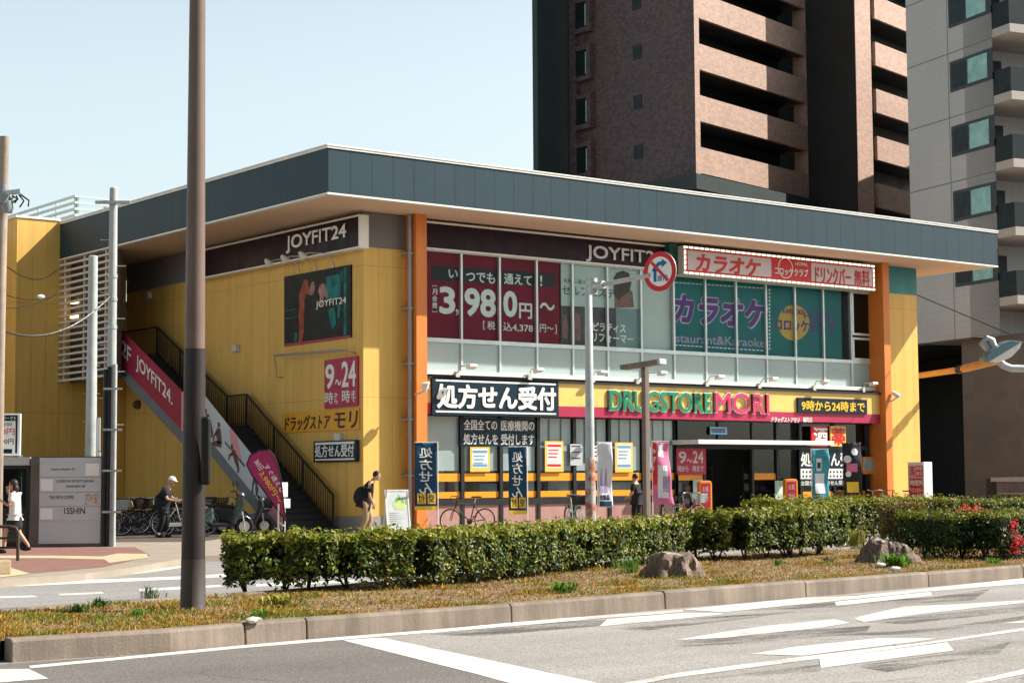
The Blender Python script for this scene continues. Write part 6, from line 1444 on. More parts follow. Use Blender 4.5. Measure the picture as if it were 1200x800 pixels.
    def bsk(c, mt, sc=1):
        w = MB()
        q0 = [(-.14, -.15), (.14, -.15), (.14, .15), (-.14, .15)]; q1 = [(-.19, -.2), (.21, -.2), (.21, .2), (-.19, .2)]
        for h0 in range(6):
            a = h0/5; ring_ = [Vector(c)+Vector((q0[i][0]*(1-a)+q1[i][0]*a, q0[i][1]*(1-a)+q1[i][1]*a, .26*a)) for i in range(4)]
            for i in range(4): w.beam(ring_[i], ring_[(i+1) % 4], .012, .018)
        for i in range(4):
            for k in range(8):
                f = k/8; A = Vector((q0[i][0]*(1-f)+q0[(i+1) % 4][0]*f, q0[i][1]*(1-f)+q0[(i+1) % 4][1]*f, 0)); B = Vector((q1[i][0]*(1-f)+q1[(i+1) % 4][0]*f, q1[i][1]*(1-f)+q1[(i+1) % 4][1]*f, .26)); w.beam(Vector(c)+A, Vector(c)+B, .016)
        w.box(c[0]-.14, c[0]+.14, -.15, .15, c[2]-.005, c[2]+.005); sub(w, 'basket', mt, t)
    if basket: bsk((.58, 0, .74), basket)
    if rearbasket: bsk((-.55, 0, .73), rearbasket)
    return t
BLK_P = M('black_bike_paint', (.015, .015, .017), .35, .1, 5); GRN_P = M('mint_bike_paint', (.30, .44, .42), .35, .08, 5); SLV_P = M('silver_bike_paint', (.55, .57, .58), .3, .08, 5, metal=.4); RED_P = M('brick_red_bike_paint', (.36, .07, .05), .35, .1, 5); BLUE_P = M('blue_bike_paint', (.05, .16, .3), .35, .1, 5); GREYB = M('pale_grey_basket', (.40, .45, .47), .5, .1, 5)
def setb(t, px, py, y, rz, sc=1): p_ = on('y', y, px, py) if y is not None else on('z', 0, px, py); place(t, (p_.x, p_.y, 0), rz, sc)
# in front of the shop
setb(bike('slim black road bicycle leaning beside the left shop windows', BLK_P, 'road'), 548, 600, 1.0, R_(168))
setb(bike('mint green city bicycle seen nearly end-on beside the rusty white sign pole', GRN_P, 'city', DARK), 672, 600, .6, R_(248))
setb(bike('brick red city bicycle with pale baskets standing left of the entrance', RED_P, 'city', GREYB), 806, 600, .2, R_(10))
setb(bike('dark bicycle leaning behind the pink flag beside the brown lamp', BLK_P, 'city', DARK), 776, 600, .9, R_(230))
setb(bike('black bicycle parked under the black flag', BLK_P, 'city', DARK), 995, 590, .7, R_(200))
setb(bike('dark blue bicycle parked under the teal flag', BLUE_P, 'city', DARK), 962, 590, .8, R_(215))
setb(bike('black bicycle with raised handlebar in front of the right orange column', BLK_P, 'city'), 1030, 590, .5, R_(185))
setb(bike('black bicycle beside the red and white sign cabinet', BLK_P, 'road'), 1055, 590, .6, R_(170))
# under the stair
setb(bike('city bicycle with a large pale grey basket left of the man in the white cap', BLK_P, 'city', None, GREYB), 165, 627, 5.2, R_(-18))
setb(bike('silver framed city bicycle held by the man in the white cap', SLV_P, 'city', DARK), 216, 629, 3.4, R_(-14), 1.06)
setb(bike('black bicycle behind the concrete pole at the left end of the bicycle row', BLK_P, 'city', DARK), 141, 628, 6.6, R_(-40))
setb(bike('dark bicycle standing close to the yellow wall behind the man in the white cap', BLK_P, 'city', DARK), 186, 618, 7.4, R_(-30))
setb(bike('dark bicycle close to the yellow wall behind the scooter', BLK_P, 'city'), 258, 613, 6.2, R_(-35))
setb(bike('dark bicycle behind the front wheel of the teal grey scooter', BLUE_P, 'city', DARK), 292, 610, 4.6, R_(-35))
for (px, py, y, rz, lab) in ((153, 622, 6.9, -34, 'dark bicycle jammed between the grey basket and the concrete pole'), (176, 616, 8.3, -28, 'dark bicycle in the rear row close to the yellow wall behind the grey basket'), (206, 614, 7.6, -38, 'dark bicycle in the rear row behind the silver framed one'), (236, 612, 6.8, -30, 'dark bicycle in the rear row hidden by the brown lamp post')):
    p_ = on('y', y, px, py); dup(bpy.data.objects['bicycle.010'], (p_.x, p_.y, 0), R_(rz), lab)
def scooter(label, paint):
    t = thing('scooter', label, 'scooter', (0, 0, 0)); F_, B_ = Vector((.62, 0, .24)), Vector((-.55, 0, .24))
    for c in (F_, B_):
        w = MB(); w.ring(c, (0, 1, 0), .18, .06, 24, 8); wh_ = sub(w, 'wheel', RUBBER, t, smooth=True); w = MB(); w.lathe(c-Vector((0, .04, 0)), [(.13, 0), (.13, .08)], 16, (0, 1, 0)); sub(w, 'hub', SILVER, wh_)
    def body(name, prof, hw, m):
        w = MB(); n = len(prof); cen = Vector((sum(p[0] for p in prof)/n, 0, sum(p[1] for p in prof)/n)); vs = []
        for (yy, k_) in ((-hw, .82), (-hw*.75, 1), (hw*.75, 1), (hw, .82)): vs += [Vector((cen.x+(p[0]-cen.x)*k_, yy, cen.z+(p[1]-cen.z)*k_)) for p in prof]
        fs = [tuple(range(n-1, -1, -1)), tuple(range(3*n, 4*n))]
        for j in range(3): fs += [(j*n+i, j*n+(i+1) % n, (j+1)*n+(i+1) % n, (j+1)*n+i) for i in range(n)]
        w.add(vs, fs); return sub(w, name, m, t, bevel=.02)
    body('rear_body', [(-.85, .62), (-.6, .38), (-.2, .30), (-.12, .45), (-.15, .70), (-.45, .76), (-.8, .74)], .17, paint)
    body('leg_shield', [(.30, .30), (.40, .30), (.62, .80), (.58, 1.0), (.46, 1.0), (.44, .8)], .19, paint)
    body('footboard', [(-.25, .24), (.36, .24), (.38, .32), (-.25, .34)], .16, DARK)
    body('front_fender', [(.42, .40), (.52, .50), (.68, .50), (.80, .40), (.70, .44), (.55, .44)], .07, paint)
    body('seat', [(-.80, .75), (-.45, .76), (-.15, .71), (-.12, .78), (-.3, .82), (-.6, .86), (-.82, .84)], .14, BLACK)
    w = MB(); w.tube([(.48, 0, .98), (.44, 0, 1.06)], .03, 8); w.tube([(.36, -.33, 1.08), (.44, -.1, 1.08), (.44, .1, 1.08), (.36, .33, 1.08)], .016, 8)
    sub(w, 'handlebar', DARK, t, smooth=True)
    for s_ in (-1, 1):
        w = MB(); w.tube([(.42, s_*.2, 1.08), (.40, s_*.27, 1.24)], .007, 6); w.lathe((.40, s_*.27, 1.27), [(.06, -.01), (.06, .01)], 14, (1, 0, .1)); sub(w, 'mirror', BLACK, t, smooth=True)
    w = MB(); w.ball((.56, 0, .98), (.07, .10, .08), 14, 10); sub(w, 'headlight', SILVER, t, smooth=True)
    for s_ in (-1, 1):
        w = MB(); w.tube([(.56, s_*.06, .6), F_+Vector((0, s_*.07, 0))], .02, 8); sub(w, 'fork', SILVER, t, smooth=True)
    w = MB(); w.lathe((-.55, -.17, .32), [(.045, -.35), (.06, -.2), (.06, .1), (.03, .15)], 12, (1, 0, -.1)); sub(w, 'exhaust', DARK, t, smooth=True)
    return t
SCP = M('teal_grey_scooter_paint', (.060, .090, .098), .3, .06, 4, coat=.3)
setb(scooter('large teal grey scooter with black seat parked under the lower stair flight', SCP), 256, 630, 2.6, R_(-18), 1.12)
setb(scooter('dark scooter half hidden under the stair behind the teal grey one', M('dark_scooter_paint', (.03, .035, .04), .3, .06, 4)), 284, 612, 4.0, R_(-35), 1.0)

# ================================================================ people
def skin_body(edges, joints, name, mat, parent, sub_=2):
    """one continuous skinned surface through the joints {key: (x, y, z, radius)}"""
    keys = list(joints); me = bpy.data.meshes.new(name)
    me.from_pydata([joints[k][:3] for k in keys], [(keys.index(a), keys.index(b)) for a, b in edges], [])
    o = bpy.data.objects.new(name, me); SC.collection.objects.link(o)
    md = o.modifiers.new('skin', 'SKIN')
    for i, k in enumerate(keys):
        r = joints[k][3]; r = r if isinstance(r, tuple) else (r, r); me.skin_vertices[0].data[i].radius = r
    me.skin_vertices[0].data[0].use_root = True
    s2 = o.modifiers.new('sub', 'SUBSURF'); s2.levels = sub_; s2.render_levels = sub_
    dg = bpy.context.evaluated_depsgraph_get(); m2 = bpy.data.meshes.new_from_object(o.evaluated_get(dg)); bpy.data.objects.remove(o)
    m2.materials.clear(); m2.materials.append(mat); m2.polygons.foreach_set('use_smooth', [True]*len(m2.polygons)); m2.name = name
    o = bpy.data.objects.new(name, m2); SC.collection.objects.link(o); o.parent = parent; ORG[o.name] = Vector((0, 0, 0)); return o
SKIN = M('skin', (.50, .29, .20), .55, .05, 8); HAIR = M('black_hair', (.018, .014, .012), .5, .15, 20); TEE_B = M('black_shirt', (.018, .018, .02), .85, .15, 6); TEE_W = M('white_shirt', (.74, .74, .76), .8, .05, 6); CHINO = M('tan_trousers', (.36, .24, .15), .85, .08, 6); SKIRT = M('navy_skirt', (.02, .022, .03), .85, .1, 6)
def head(t, c, yaw, tilt=0, hair='short', s=1, mat=SKIN):
    """face features and hair set on the head ball of the body (x forward)"""
    rot = Matrix.Rotation(yaw, 3, 'Z') @ Matrix.Rotation(tilt, 3, 'Y'); c = Vector(c)
    T = lambda x, y, z: c+rot @ Vector((x*s, y*s, z*s))
    w = MB(); w.ball((0, 0, 0), (.092*s, .074*s, .115*s), 18, 12); w.v = [c+rot @ v for v in w.v]
    n0 = len(w.v); w.add([T(.085, -.014, -.03), T(.085, .014, -.03), T(.118, 0, -.028), T(.086, 0, .018), T(.09, 0, -.038)], [(0, 2, 3), (2, 1, 3), (0, 4, 2), (4, 1, 2), (0, 3, 1, 4)])
    for sy in (-1, 1): w.ball(T(.0, sy*.076, -.01), (.018*s, .010*s, .03*s), 8, 6)
    w.ball(T(.06, 0, -.085), (.035*s, .035*s, .03*s), 10, 6)
    return w, T, rot
def face_parts(t, T, rot, s=1):
    w = MB()
    for sy in (-1, 1): w.ball(T(.083, sy*.032, .012), (.008*s, .012*s, .007*s), 8, 6)
    parts(w, 'eye', BLACK, t)
    w = MB(); w.ball(T(.088, 0, -.06), (.006*s, .022*s, .006*s), 8, 6); sub(w, 'mouth', M('lips', (.30, .10, .09), .5, .05, 4) if 'lips' not in bpy.data.materials else bpy.data.materials['lips'], t)
def hand_pts(J, E, key, wr, dirv, sd, curl=.5):
    """five unequal bent fingers rooted in the palm"""
    d = Vector(dirv).normalized(); s_ = Vector(sd).normalized(); n = d.cross(s_); w = Vector(wr)
    J[key+'p'] = (*(w+d*.055), (.036, .016)); E.append((key+'w', key+'p'))
    for i, (o_, L) in enumerate(((-.030, .060), (-.010, .075), (.010, .07), (.030, .052))):
        a = w+d*.085+s_*o_; b = a+d*L*.55; c = b+(d*(1-curl)+n*curl).normalized()*L*.5
        J[key+'f%da' % i] = (*a, .010); J[key+'f%db' % i] = (*b, .009); J[key+'f%dc' % i] = (*c, .007)
        E += [(key+'p', key+'f%da' % i), (key+'f%da' % i, key+'f%db' % i), (key+'f%db' % i, key+'f%dc' % i)]
    a = w+d*.03+s_*.038; b = a+(d+s_*.8).normalized()*.035; J[key+'ta'] = (*a, .011); J[key+'tb'] = (*b, .009); E += [(key+'w', key+'ta'), (key+'ta', key+'tb')]
def person(label, J, hd, yaw, tilt=0, hs=1, shirt=None, trousers=None, shirt_parts=(), trouser_parts=(), hands=(), shoes=None, mat=SKIN, hair_fn=None):
    """J: joints of the whole body; x forward, y to the left"""
    t = thing('person', label, 'person', (0, 0, 0))
    E = [('pel', 'sp1'), ('sp1', 'sp2'), ('sp2', 'nk'), ('nk', 'hd')]
    for s_ in 'lr': E += [('sp2', s_+'sh'), (s_+'sh', s_+'el'), (s_+'el', s_+'w'), ('pel', s_+'hp'), (s_+'hp', s_+'kn'), (s_+'kn', s_+'an'), (s_+'an', s_+'to')]
    for (k, d, sd, cu) in hands: hand_pts(J, E, k, J[k+'w'][:3], d, sd, cu)
    J['hd'] = (*hd, .06)
    body = skin_body(E, J, 'body', mat, t)
    w, T, rot = head(t, hd, yaw, tilt, s=hs)
    # the head joins the body mesh so the figure stays one
    me = body.data; bm = bmesh.new(); bm.from_mesh(me); vs = [bm.verts.new(v) for v in w.v]
    for f in w.f:
        try: fc = bm.faces.new([vs[i] for i in f]); fc.smooth = True
        except ValueError: pass
    bm.to_mesh(me); bm.free()
    face_parts(t, T, rot, hs)
    def cloth(name, spec, m):
        JJ = {k: (*J[k][:3], (r[0]+.012, r[1]+.012) if isinstance(r, tuple) else r+.008) for k, r in spec['j'].items()}
        for k, v in spec.get('x', {}).items(): JJ[k] = v
        P0, P1 = Vector(J['pel'][:3]), Vector(J['sp1'][:3])
        if name == 'shirt' and spec.get('tuck'): JJ['hm'] = (*(P0-(P1-P0)*.1), (JJ['pel'][3][0]*.95, JJ['pel'][3][1]*.95))
        elif name == 'shirt':
            q = P0-(P1-P0)*.55; JJ['hm'] = (*q, (JJ['pel'][3][0]*1.06, JJ['pel'][3][1]*1.06)); r = JJ['pel'][3]; JJ['pel'] = (*P0, (r[0]*1.12, r[1]*1.1))
        elif name == 'trousers':
            JJ['ws'] = (*(P0+(P1-P0)*.45), JJ['pel'][3])
        return skin_body(spec['e'], JJ, name, m, t)
    if shirt: cloth('shirt', shirt[0], shirt[1])
    if trousers: cloth(trousers[2] if len(trousers) > 2 else 'trousers', trousers[0], trousers[1])
    if shoes:
        for s_ in 'lr':
            a, b = Vector(J[s_+'an'][:3]), Vector(J[s_+'to'][:3]); d = (b-a); d.z = 0; d.normalize(); w2 = MB(); c = a+d*.07; w2.ball((c.x, c.y, max(.045, a.z-.05)), (.135, .05, .05), 12, 8)
            ang = math.atan2(d.y, d.x); cc = Vector((c.x, c.y, 0)); w2.v = [cc+Matrix.Rotation(ang, 3, 'Z') @ (v-cc) for v in w2.v]; sub(w2, 'shoe', shoes, t, smooth=True)
    if hair_fn: hair_fn(t, T, rot, hs)
    return t
def hair_cap(t, T, rot, s, long=False, mat=HAIR, fringe=.03):
    w = MB(); c = T(-.012, 0, .022); w.ball((0, 0, 0), (.098*s, .085*s, .108*s), 18, 12)
    keep = []
    for v in w.v:
        if v.x > .05*s and v.z < fringe*s: v.x = .045*s
        if v.z < -.055*s and not long: v.z = -.055*s
    w.v = [c+rot @ v for v in w.v]
    if long:
        w.ball(T(-.05, 0, -.08), (.07*s, .085*s, .10*s), 14, 10)
    sub(w, 'hair', mat, t, smooth=True)
S_E = [('hm', 'pel'), ('pel', 'sp1'), ('sp1', 'sp2'), ('sp2', 'lsh'), ('sp2', 'rsh'), ('lsh', 'ls'), ('rsh', 'rs')]
T_E = [('ws', 'pel'), ('pel', 'lhp'), ('pel', 'rhp'), ('lhp', 'lkn'), ('rhp', 'rkn')]
# --- the man walking past the yellow pier: leaning forward, bag on his back
J = {'pel': (-.06, 0, .93, (.12, .15)), 'sp1': (0, 0, 1.12, (.10, .14)), 'sp2': (.10, 0, 1.36, (.10, .15)), 'nk': (.17, 0, 1.50, .052),
     'lsh': (.09, .17, 1.37, .055), 'lel': (.10, .24, 1.10, .042), 'lw': (.18, .22, .88, .030), 'rsh': (.09, -.17, 1.37, .055), 'rel': (.06, -.24, 1.09, .042), 'rw': (.16, -.23, .87, .030),
     'lhp': (-.05, .09, .86, .085), 'lkn': (.10, .10, .50, .058), 'lan': (-.02, .10, .10, .040), 'lto': (.12, .11, .04, .032), 'rhp': (-.06, -.09, .86, .085), 'rkn': (-.02, -.10, .49, .058), 'ran': (-.20, -.10, .11, .040), 'rto': (-.07, -.11, .04, .032)}
sh = {'e': S_E, 'j': {'pel': (.14, .175), 'sp1': (.125, .165), 'sp2': (.12, .165), 'lsh': .085, 'rsh': .085}, 'x': {'ls': (.10, .225, 1.16, .075), 'rs': (.07, -.225, 1.15, .075)}}
tr_ = {'e': T_E+[('lkn', 'la2'), ('rkn', 'ra2')], 'j': {'pel': (.13, .16), 'lhp': .105, 'rhp': .105, 'lkn': .082, 'rkn': .082}, 'x': {'la2': (.0, .10, .16, .066), 'ra2': (-.17, -.10, .17, .066)}}
man = person('leaning young man in black shirt and tan trousers with a black bag on his back', J, (.26, 0, 1.61), 0, .18, 1.05, (sh, TEE_B), (tr_, CHINO), hands=(('l', (.1, 0, -1), (1, 0, 0), .4), ('r', (.15, 0, -1), (1, 0, 0), .4)), shoes=WHITE, hair_fn=lambda t, T, r, s: hair_cap(t, T, r, s))
p_ = on('y', -.6, 430, 600); place(man, (p_.x, p_.y, 0), math.atan2(RV.y, RV.x)+.1, 1.0)
bag = thing('backpack', 'black soft backpack on the back of the leaning man', 'bag', (0, 0, 0))
w = MB(); w.ball((-.20, 0, 1.10), (.15, .17, .24), 16, 12); w.v = [Matrix.Rotation(.35, 3, 'Y') @ (v-Vector((-.2, 0, 1.1)))+Vector((-.2, 0, 1.1)) for v in w.v]; sub(w, 'body', M('black_bag', (.012, .012, .014), .7, .2, 8), bag, smooth=True)
w = MB()
for s_ in (-1, 1): w.tube([(-.12, s_*.1, 1.30), (.05, s_*.12, 1.47), (.17, s_*.13, 1.33), (.08, s_*.16, 1.08), (-.1, s_*.14, .98)], .018, 6)
sub(w, 'strap', BLACK, bag, smooth=True); place(bag, man.location, man.rotation_euler.z)
# --- the woman at the left edge walking left, arm raised to her face
J = {'pel': (0, 0, .84, (.11, .14)), 'sp1': (.0, 0, 1.0, (.085, .115)), 'sp2': (.01, 0, 1.21, (.085, .125)), 'nk': (.02, 0, 1.33, .045),
     'lsh': (.0, .14, 1.22, .048), 'lel': (.05, .20, 1.0, .038), 'lw': (.26, .14, 1.12, .026), 'rsh': (.0, -.14, 1.22, .048), 'rel': (.16, -.18, 1.06, .038), 'rw': (.19, -.09, 1.28, .026),
     'lhp': (0, .08, .78, .08), 'lkn': (.18, .08, .46, .055), 'lan': (.20, .08, .09, .036), 'lto': (.33, .08, .04, .03), 'rhp': (0, -.08, .78, .08), 'rkn': (-.05, -.08, .44, .055), 'ran': (-.28, -.08, .15, .036), 'rto': (-.18, -.08, .05, .03)}
sh = {'tuck': 1, 'e': S_E, 'j': {'pel': (.115, .145), 'sp1': (.108, .138), 'sp2': (.10, .145), 'lsh': .075, 'rsh': .075}, 'x': {'ls': (.03, .19, 1.08, .062), 'rs': (.09, -.18, 1.12, .062)}}
sk = {'e': [('pel', 'a'), ('a', 'b')], 'j': {'pel': (.125, .155)}, 'x': {'a': (.02, 0, .66, (.17, .19)), 'b': (.03, 0, .46, (.22, .22))}}
wom = person('woman in white shirt and dark skirt walking by the booth, hand raised to her face', J, (.05, 0, 1.44), 0, .1, .98, (sh, TEE_W), (sk, SKIRT, 'skirt'), hands=(('l', (1, 0, .3), (0, 0, 1), .5), ('r', (.1, .3, 1), (1, 0, 0), .6)), shoes=BLACK, hair_fn=lambda t, T, r, s: hair_cap(t, T, r, s, True, M('brown_hair', (.035, .018, .013), .5, .15, 20)))
p_ = Z(17, 648, 0); place(wom, (p_.x, p_.y, 0), math.atan2(-RV.y, -RV.x)-.15, 1.0)
# --- the man in the white cap holding the silver bicycle
J = {'pel': (-.02, 0, .88, (.12, .15)), 'sp1': (.02, 0, 1.06, (.11, .15)), 'sp2': (.10, 0, 1.28, (.10, .15)), 'nk': (.16, 0, 1.40, .052),
     'lsh': (.10, .17, 1.29, .055), 'lel': (.16, .24, 1.04, .042), 'lw': (.38, .18, 1.0, .030), 'rsh': (.10, -.17, 1.29, .055), 'rel': (.18, -.25, 1.02, .042), 'rw': (.40, -.20, .98, .030),
     'lhp': (-.02, .09, .82, .09), 'lkn': (.08, .10, .46, .06), 'lan': (.0, .10, .10, .042), 'lto': (.14, .11, .04, .032), 'rhp': (-.02, -.09, .82, .09), 'rkn': (.02, -.10, .46, .06), 'ran': (-.12, -.10, .10, .042), 'rto': (.02, -.11, .04, .032)}
sh = {'e': S_E, 'j': {'pel': (.14, .175), 'sp1': (.135, .17), 'sp2': (.125, .17), 'lsh': .088, 'rsh': .088}, 'x': {'ls': (.15, .235, 1.10, .075), 'rs': (.16, -.24, 1.09, .075)}}
tr_ = {'e': T_E+[('lkn', 'la2'), ('rkn', 'ra2')], 'j': {'pel': (.13, .16), 'lhp': .11, 'rhp': .11, 'lkn': .085, 'rkn': .085}, 'x': {'la2': (.0, .10, .14, .07), 'ra2': (-.11, -.10, .14, .07)}}
def cap(t, T, rot, s):
    w = MB(); c = T(0, 0, .045); w.ball((0, 0, 0), (.104*s, .09*s, .085*s), 18, 12)
    for v in w.v: v.z = max(v.z, -.02*s)
    w.prism([(.05, -.075, -.018), (.12, -.06, -.022), (.165, 0, -.028), (.12, .06, -.022), (.05, .075, -.018)], (0, 0, .012)); w.v = [c+rot @ v for v in w.v]; sub(w, 'cap', LETTER, t, smooth=True)
man2 = person('man in white cap and dark jacket bending over his silver bicycle', J, (.23, 0, 1.50), 0, .25, 1.05, (sh, M('dark_jacket', (.016, .02, .028), .8, .2, 6)), (tr_, M('black_trousers', (.014, .014, .016), .85, .1, 6)), hands=(('l', (1, 0, -.2), (0, 0, 1), .8), ('r', (1, 0, -.2), (0, 0, 1), .8)), shoes=BLACK, hair_fn=cap)
p_ = on('y', 3.0, 191, 620); place(man2, (p_.x, p_.y, 0), math.atan2(RV.y, RV.x)-.1, 1.0)
# --- the dark figure half hidden by the brown lamp
J = {'pel': (0, 0, .88, (.11, .14)), 'sp1': (0, 0, 1.05, (.10, .13)), 'sp2': (.02, 0, 1.28, (.09, .14)), 'nk': (.03, 0, 1.41, .05),
     'lsh': (.02, .16, 1.29, .05), 'lel': (.04, .22, 1.03, .04), 'lw': (.20, .18, .92, .028), 'rsh': (.02, -.16, 1.29, .05), 'rel': (.04, -.22, 1.03, .04), 'rw': (.20, -.18, .92, .028),
     'lhp': (0, .08, .82, .085), 'lkn': (.06, .09, .46, .057), 'lan': (.02, .09, .09, .04), 'lto': (.16, .09, .04, .03), 'rhp': (0, -.08, .82, .085), 'rkn': (0, -.09, .46, .057), 'ran': (-.1, -.09, .1, .04), 'rto': (.03, -.09, .04, .03)}
sh = {'e': S_E, 'j': {'pel': (.13, .165), 'sp1': (.12, .16), 'sp2': (.11, .16), 'lsh': .08, 'rsh': .08}, 'x': {'ls': (.06, .215, 1.08, .07), 'rs': (.06, -.215, 1.08, .07)}}
tr_ = {'e': T_E+[('lkn', 'la2'), ('rkn', 'ra2')], 'j': {'pel': (.13, .16), 'lhp': .105, 'rhp': .105, 'lkn': .085, 'rkn': .085}, 'x': {'la2': (.02, .09, .13, .068), 'ra2': (-.09, -.09, .14, .068)}}
man3 = person('dark clothed person with black hair half hidden by the brown street lamp', J, (.06, 0, 1.52), 0, .1, 1.0, (sh, TEE_B), (tr_, bpy.data.materials['black_trousers']), hands=(('l', (1, 0, -.2), (0, 0, 1), .6), ('r', (1, 0, -.2), (0, 0, 1), .6)), shoes=BLACK, hair_fn=lambda t, T, r, s: hair_cap(t, T, r, s))
p_ = on('y', .2, 746.5, 600); place(man3, (p_.x, p_.y, 0), math.atan2(RV.y, RV.x)+2.6, 1.0)
# ================================================================ hedges, grass, weeds, stumps
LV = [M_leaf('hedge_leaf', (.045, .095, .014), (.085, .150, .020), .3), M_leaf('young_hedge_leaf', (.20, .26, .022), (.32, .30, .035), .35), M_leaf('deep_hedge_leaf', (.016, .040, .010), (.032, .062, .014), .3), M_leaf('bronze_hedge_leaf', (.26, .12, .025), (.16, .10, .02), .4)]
STEM = M('hedge_stem', (.085, .055, .038), .9, .2, 10, bump=.4)
def leafq(w, c, n, rng, L, W2):
    """one folded leaf of four corners"""
    u = n.orthogonal().normalized(); u = Matrix.Rotation(rng.uniform(0, 6.283), 3, n) @ u; v_ = n.cross(u)
    w.v += [c-u*L*.5, c+v_*W2*.5+n*W2*.18, c+u*L*.5, c-v_*W2*.5+n*W2*.18]; b = len(w.v)-4
    w.f += [(b, b+1, b+2), (b, b+2, b+3)]; w.mi += [w.cur, w.cur]
def hedge(label, pts, width, z0, z1, n, seed, mixw=(.42, .2, .30, .08), L=.062, gap=.5, topyoung=.5, stems=None, end_round=.25, lean=0, flowers=None):
    rng = random.Random(seed); P = [Vector((p[0], p[1], 0)) for p in pts]
    seg = [(P[i+1]-P[i]).length for i in range(len(P)-1)]; tot = sum(seg)
    def at(s):
        for i, l in enumerate(seg):
            if s <= l or i == len(seg)-1:
                d = (P[i+1]-P[i]).normalized(); return P[i]+d*s, d
            s -= l
    ax = P[0].lerp(P[-1], .5); t = thing('hedge', label, 'hedge', (ax.x, ax.y, z0))
    w = MB(); H_ = z1-z0; hw = width/2; cnt = 0
    while cnt < n:
        s = rng.uniform(0, tot); p, d = at(s); nr = Vector((-d.y, d.x, 0))
        a = rng.random()
        env = 1+.16*(noise.noise(Vector((s*1.6, seed, 0)))+.6*noise.noise(Vector((s*4.5, seed, 3))))
        top = H_*(1+.07*noise.noise(Vector((s*1.7, seed, 9)))+.075*noise.noise(Vector((s*6, seed, 5)))+(.10 if rng.random() < .05 else 0))
        e_ = min(1, min(s, tot-s)/end_round); e_ = math.sqrt(max(0, 1-(1-e_)**2)) if end_round else 1
        hwl = hw*env*(.55+.45*e_)
        if a < .30:      # top skin
            q = rng.uniform(-1, 1); z = top-abs(rng.gauss(0, .035))-.10*q*q*q*q; y_ = q*hwl; nn = Vector((rng.gauss(0, .55), rng.gauss(0, .55), 1))
        elif a < .74:    # the two long sides and ends
            sg = -1 if rng.random() < .68 else 1; y_ = sg*(hwl-abs(rng.gauss(0, .06))); z = top*(1-rng.random()**1.05); 
            bulge = 1-.28*max(0, (.35-z/H_)/.35); y_ *= bulge+.12*noise.noise(Vector((s*3.1, z*4, seed))); nn = nr*sg*1.0+Vector((rng.gauss(0, .5), rng.gauss(0, .5), rng.gauss(.45, .5)))
        else:            # inside
            y_ = rng.uniform(-1, 1)*hwl*.85; z = top*rng.uniform(.12, .97); nn = Vector((rng.gauss(0, 1), rng.gauss(0, 1), rng.gauss(.4, 1)))
        zr = z/H_
        # thin at the foot, with gaps that show stems and the light behind
        if zr < .42 and rng.random() < gap*(.42-zr)/.42*2.0+(.45 if noise.noise(Vector((s*1.9, y_*2, z*3+seed))) > .22 else 0): continue
        hol = noise.noise(Vector((s*3.4, y_*3.5, z*4.2+seed*3)))+.5*noise.noise(Vector((s*8, y_*8, z*9+seed)))
        if hol > .22 and rng.random() < .9: continue
        c = p+nr*y_+Vector((0, 0, z0+z))+d*rng.gauss(0, .02)
        r = rng.random(); yng = zr > .86
        m = list(mixw)
        if yng: m = [m[0]*.75, m[1]+topyoung, m[2]*.3, m[3]*1.6]
        k_ = sum(m); r *= k_; i = 0
        while r > m[i]: r -= m[i]; i += 1
        w.cur = i; leafq(w, c, nn.normalized(), rng, L*rng.uniform(.5, 1.35), L*rng.uniform(.34, .58)); cnt += 1
    for k in range(int(tot*620)):            # larger dark leaves filling the heart of the hedge
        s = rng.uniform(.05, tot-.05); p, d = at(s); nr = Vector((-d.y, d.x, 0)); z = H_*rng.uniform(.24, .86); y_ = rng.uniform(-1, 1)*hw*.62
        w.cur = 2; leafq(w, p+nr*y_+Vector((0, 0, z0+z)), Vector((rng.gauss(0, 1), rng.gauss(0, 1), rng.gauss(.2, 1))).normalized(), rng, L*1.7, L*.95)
    w.build('foliage', LV, t, fix=False)
    ns = stems or int(tot*2.2)
    for k in range(ns):
        w = MB()
        p, d = at(tot*(k+.5+rng.uniform(-.3, .3))/ns); b = p+Vector((-d.y, d.x, 0))*rng.uniform(-.3, .3)*hw
        for q in range(3):
            e = b+Vector((rng.gauss(0, .16), rng.gauss(0, .16), H_*rng.uniform(.6, .85))); mid = b.lerp(e, .45)+Vector((rng.gauss(0, .05), rng.gauss(0, .05), 0)); sv = Vector((0, 0, z0))
            w.tube([b+sv-Vector((0, 0, .05)), mid+sv, e+sv], [.020, .013, .006], 5)
        for q in range(2):
            e = p+Vector((-d.y, d.x, 0))*rng.uniform(-1, .4)*hw+Vector((rng.gauss(0, .1), rng.gauss(0, .1), H_*rng.uniform(.97, 1.12))); w.tube([e-Vector((rng.gauss(0, .05), rng.gauss(0, .05), .22))+Vector((0, 0, z0)), e+Vector((0, 0, z0))], [.005, .002], 4)
        w.build('stem', STEM, t, smooth=True)
    return t
gz = lambda px, py, z=ZM: on('z', z, px, py)
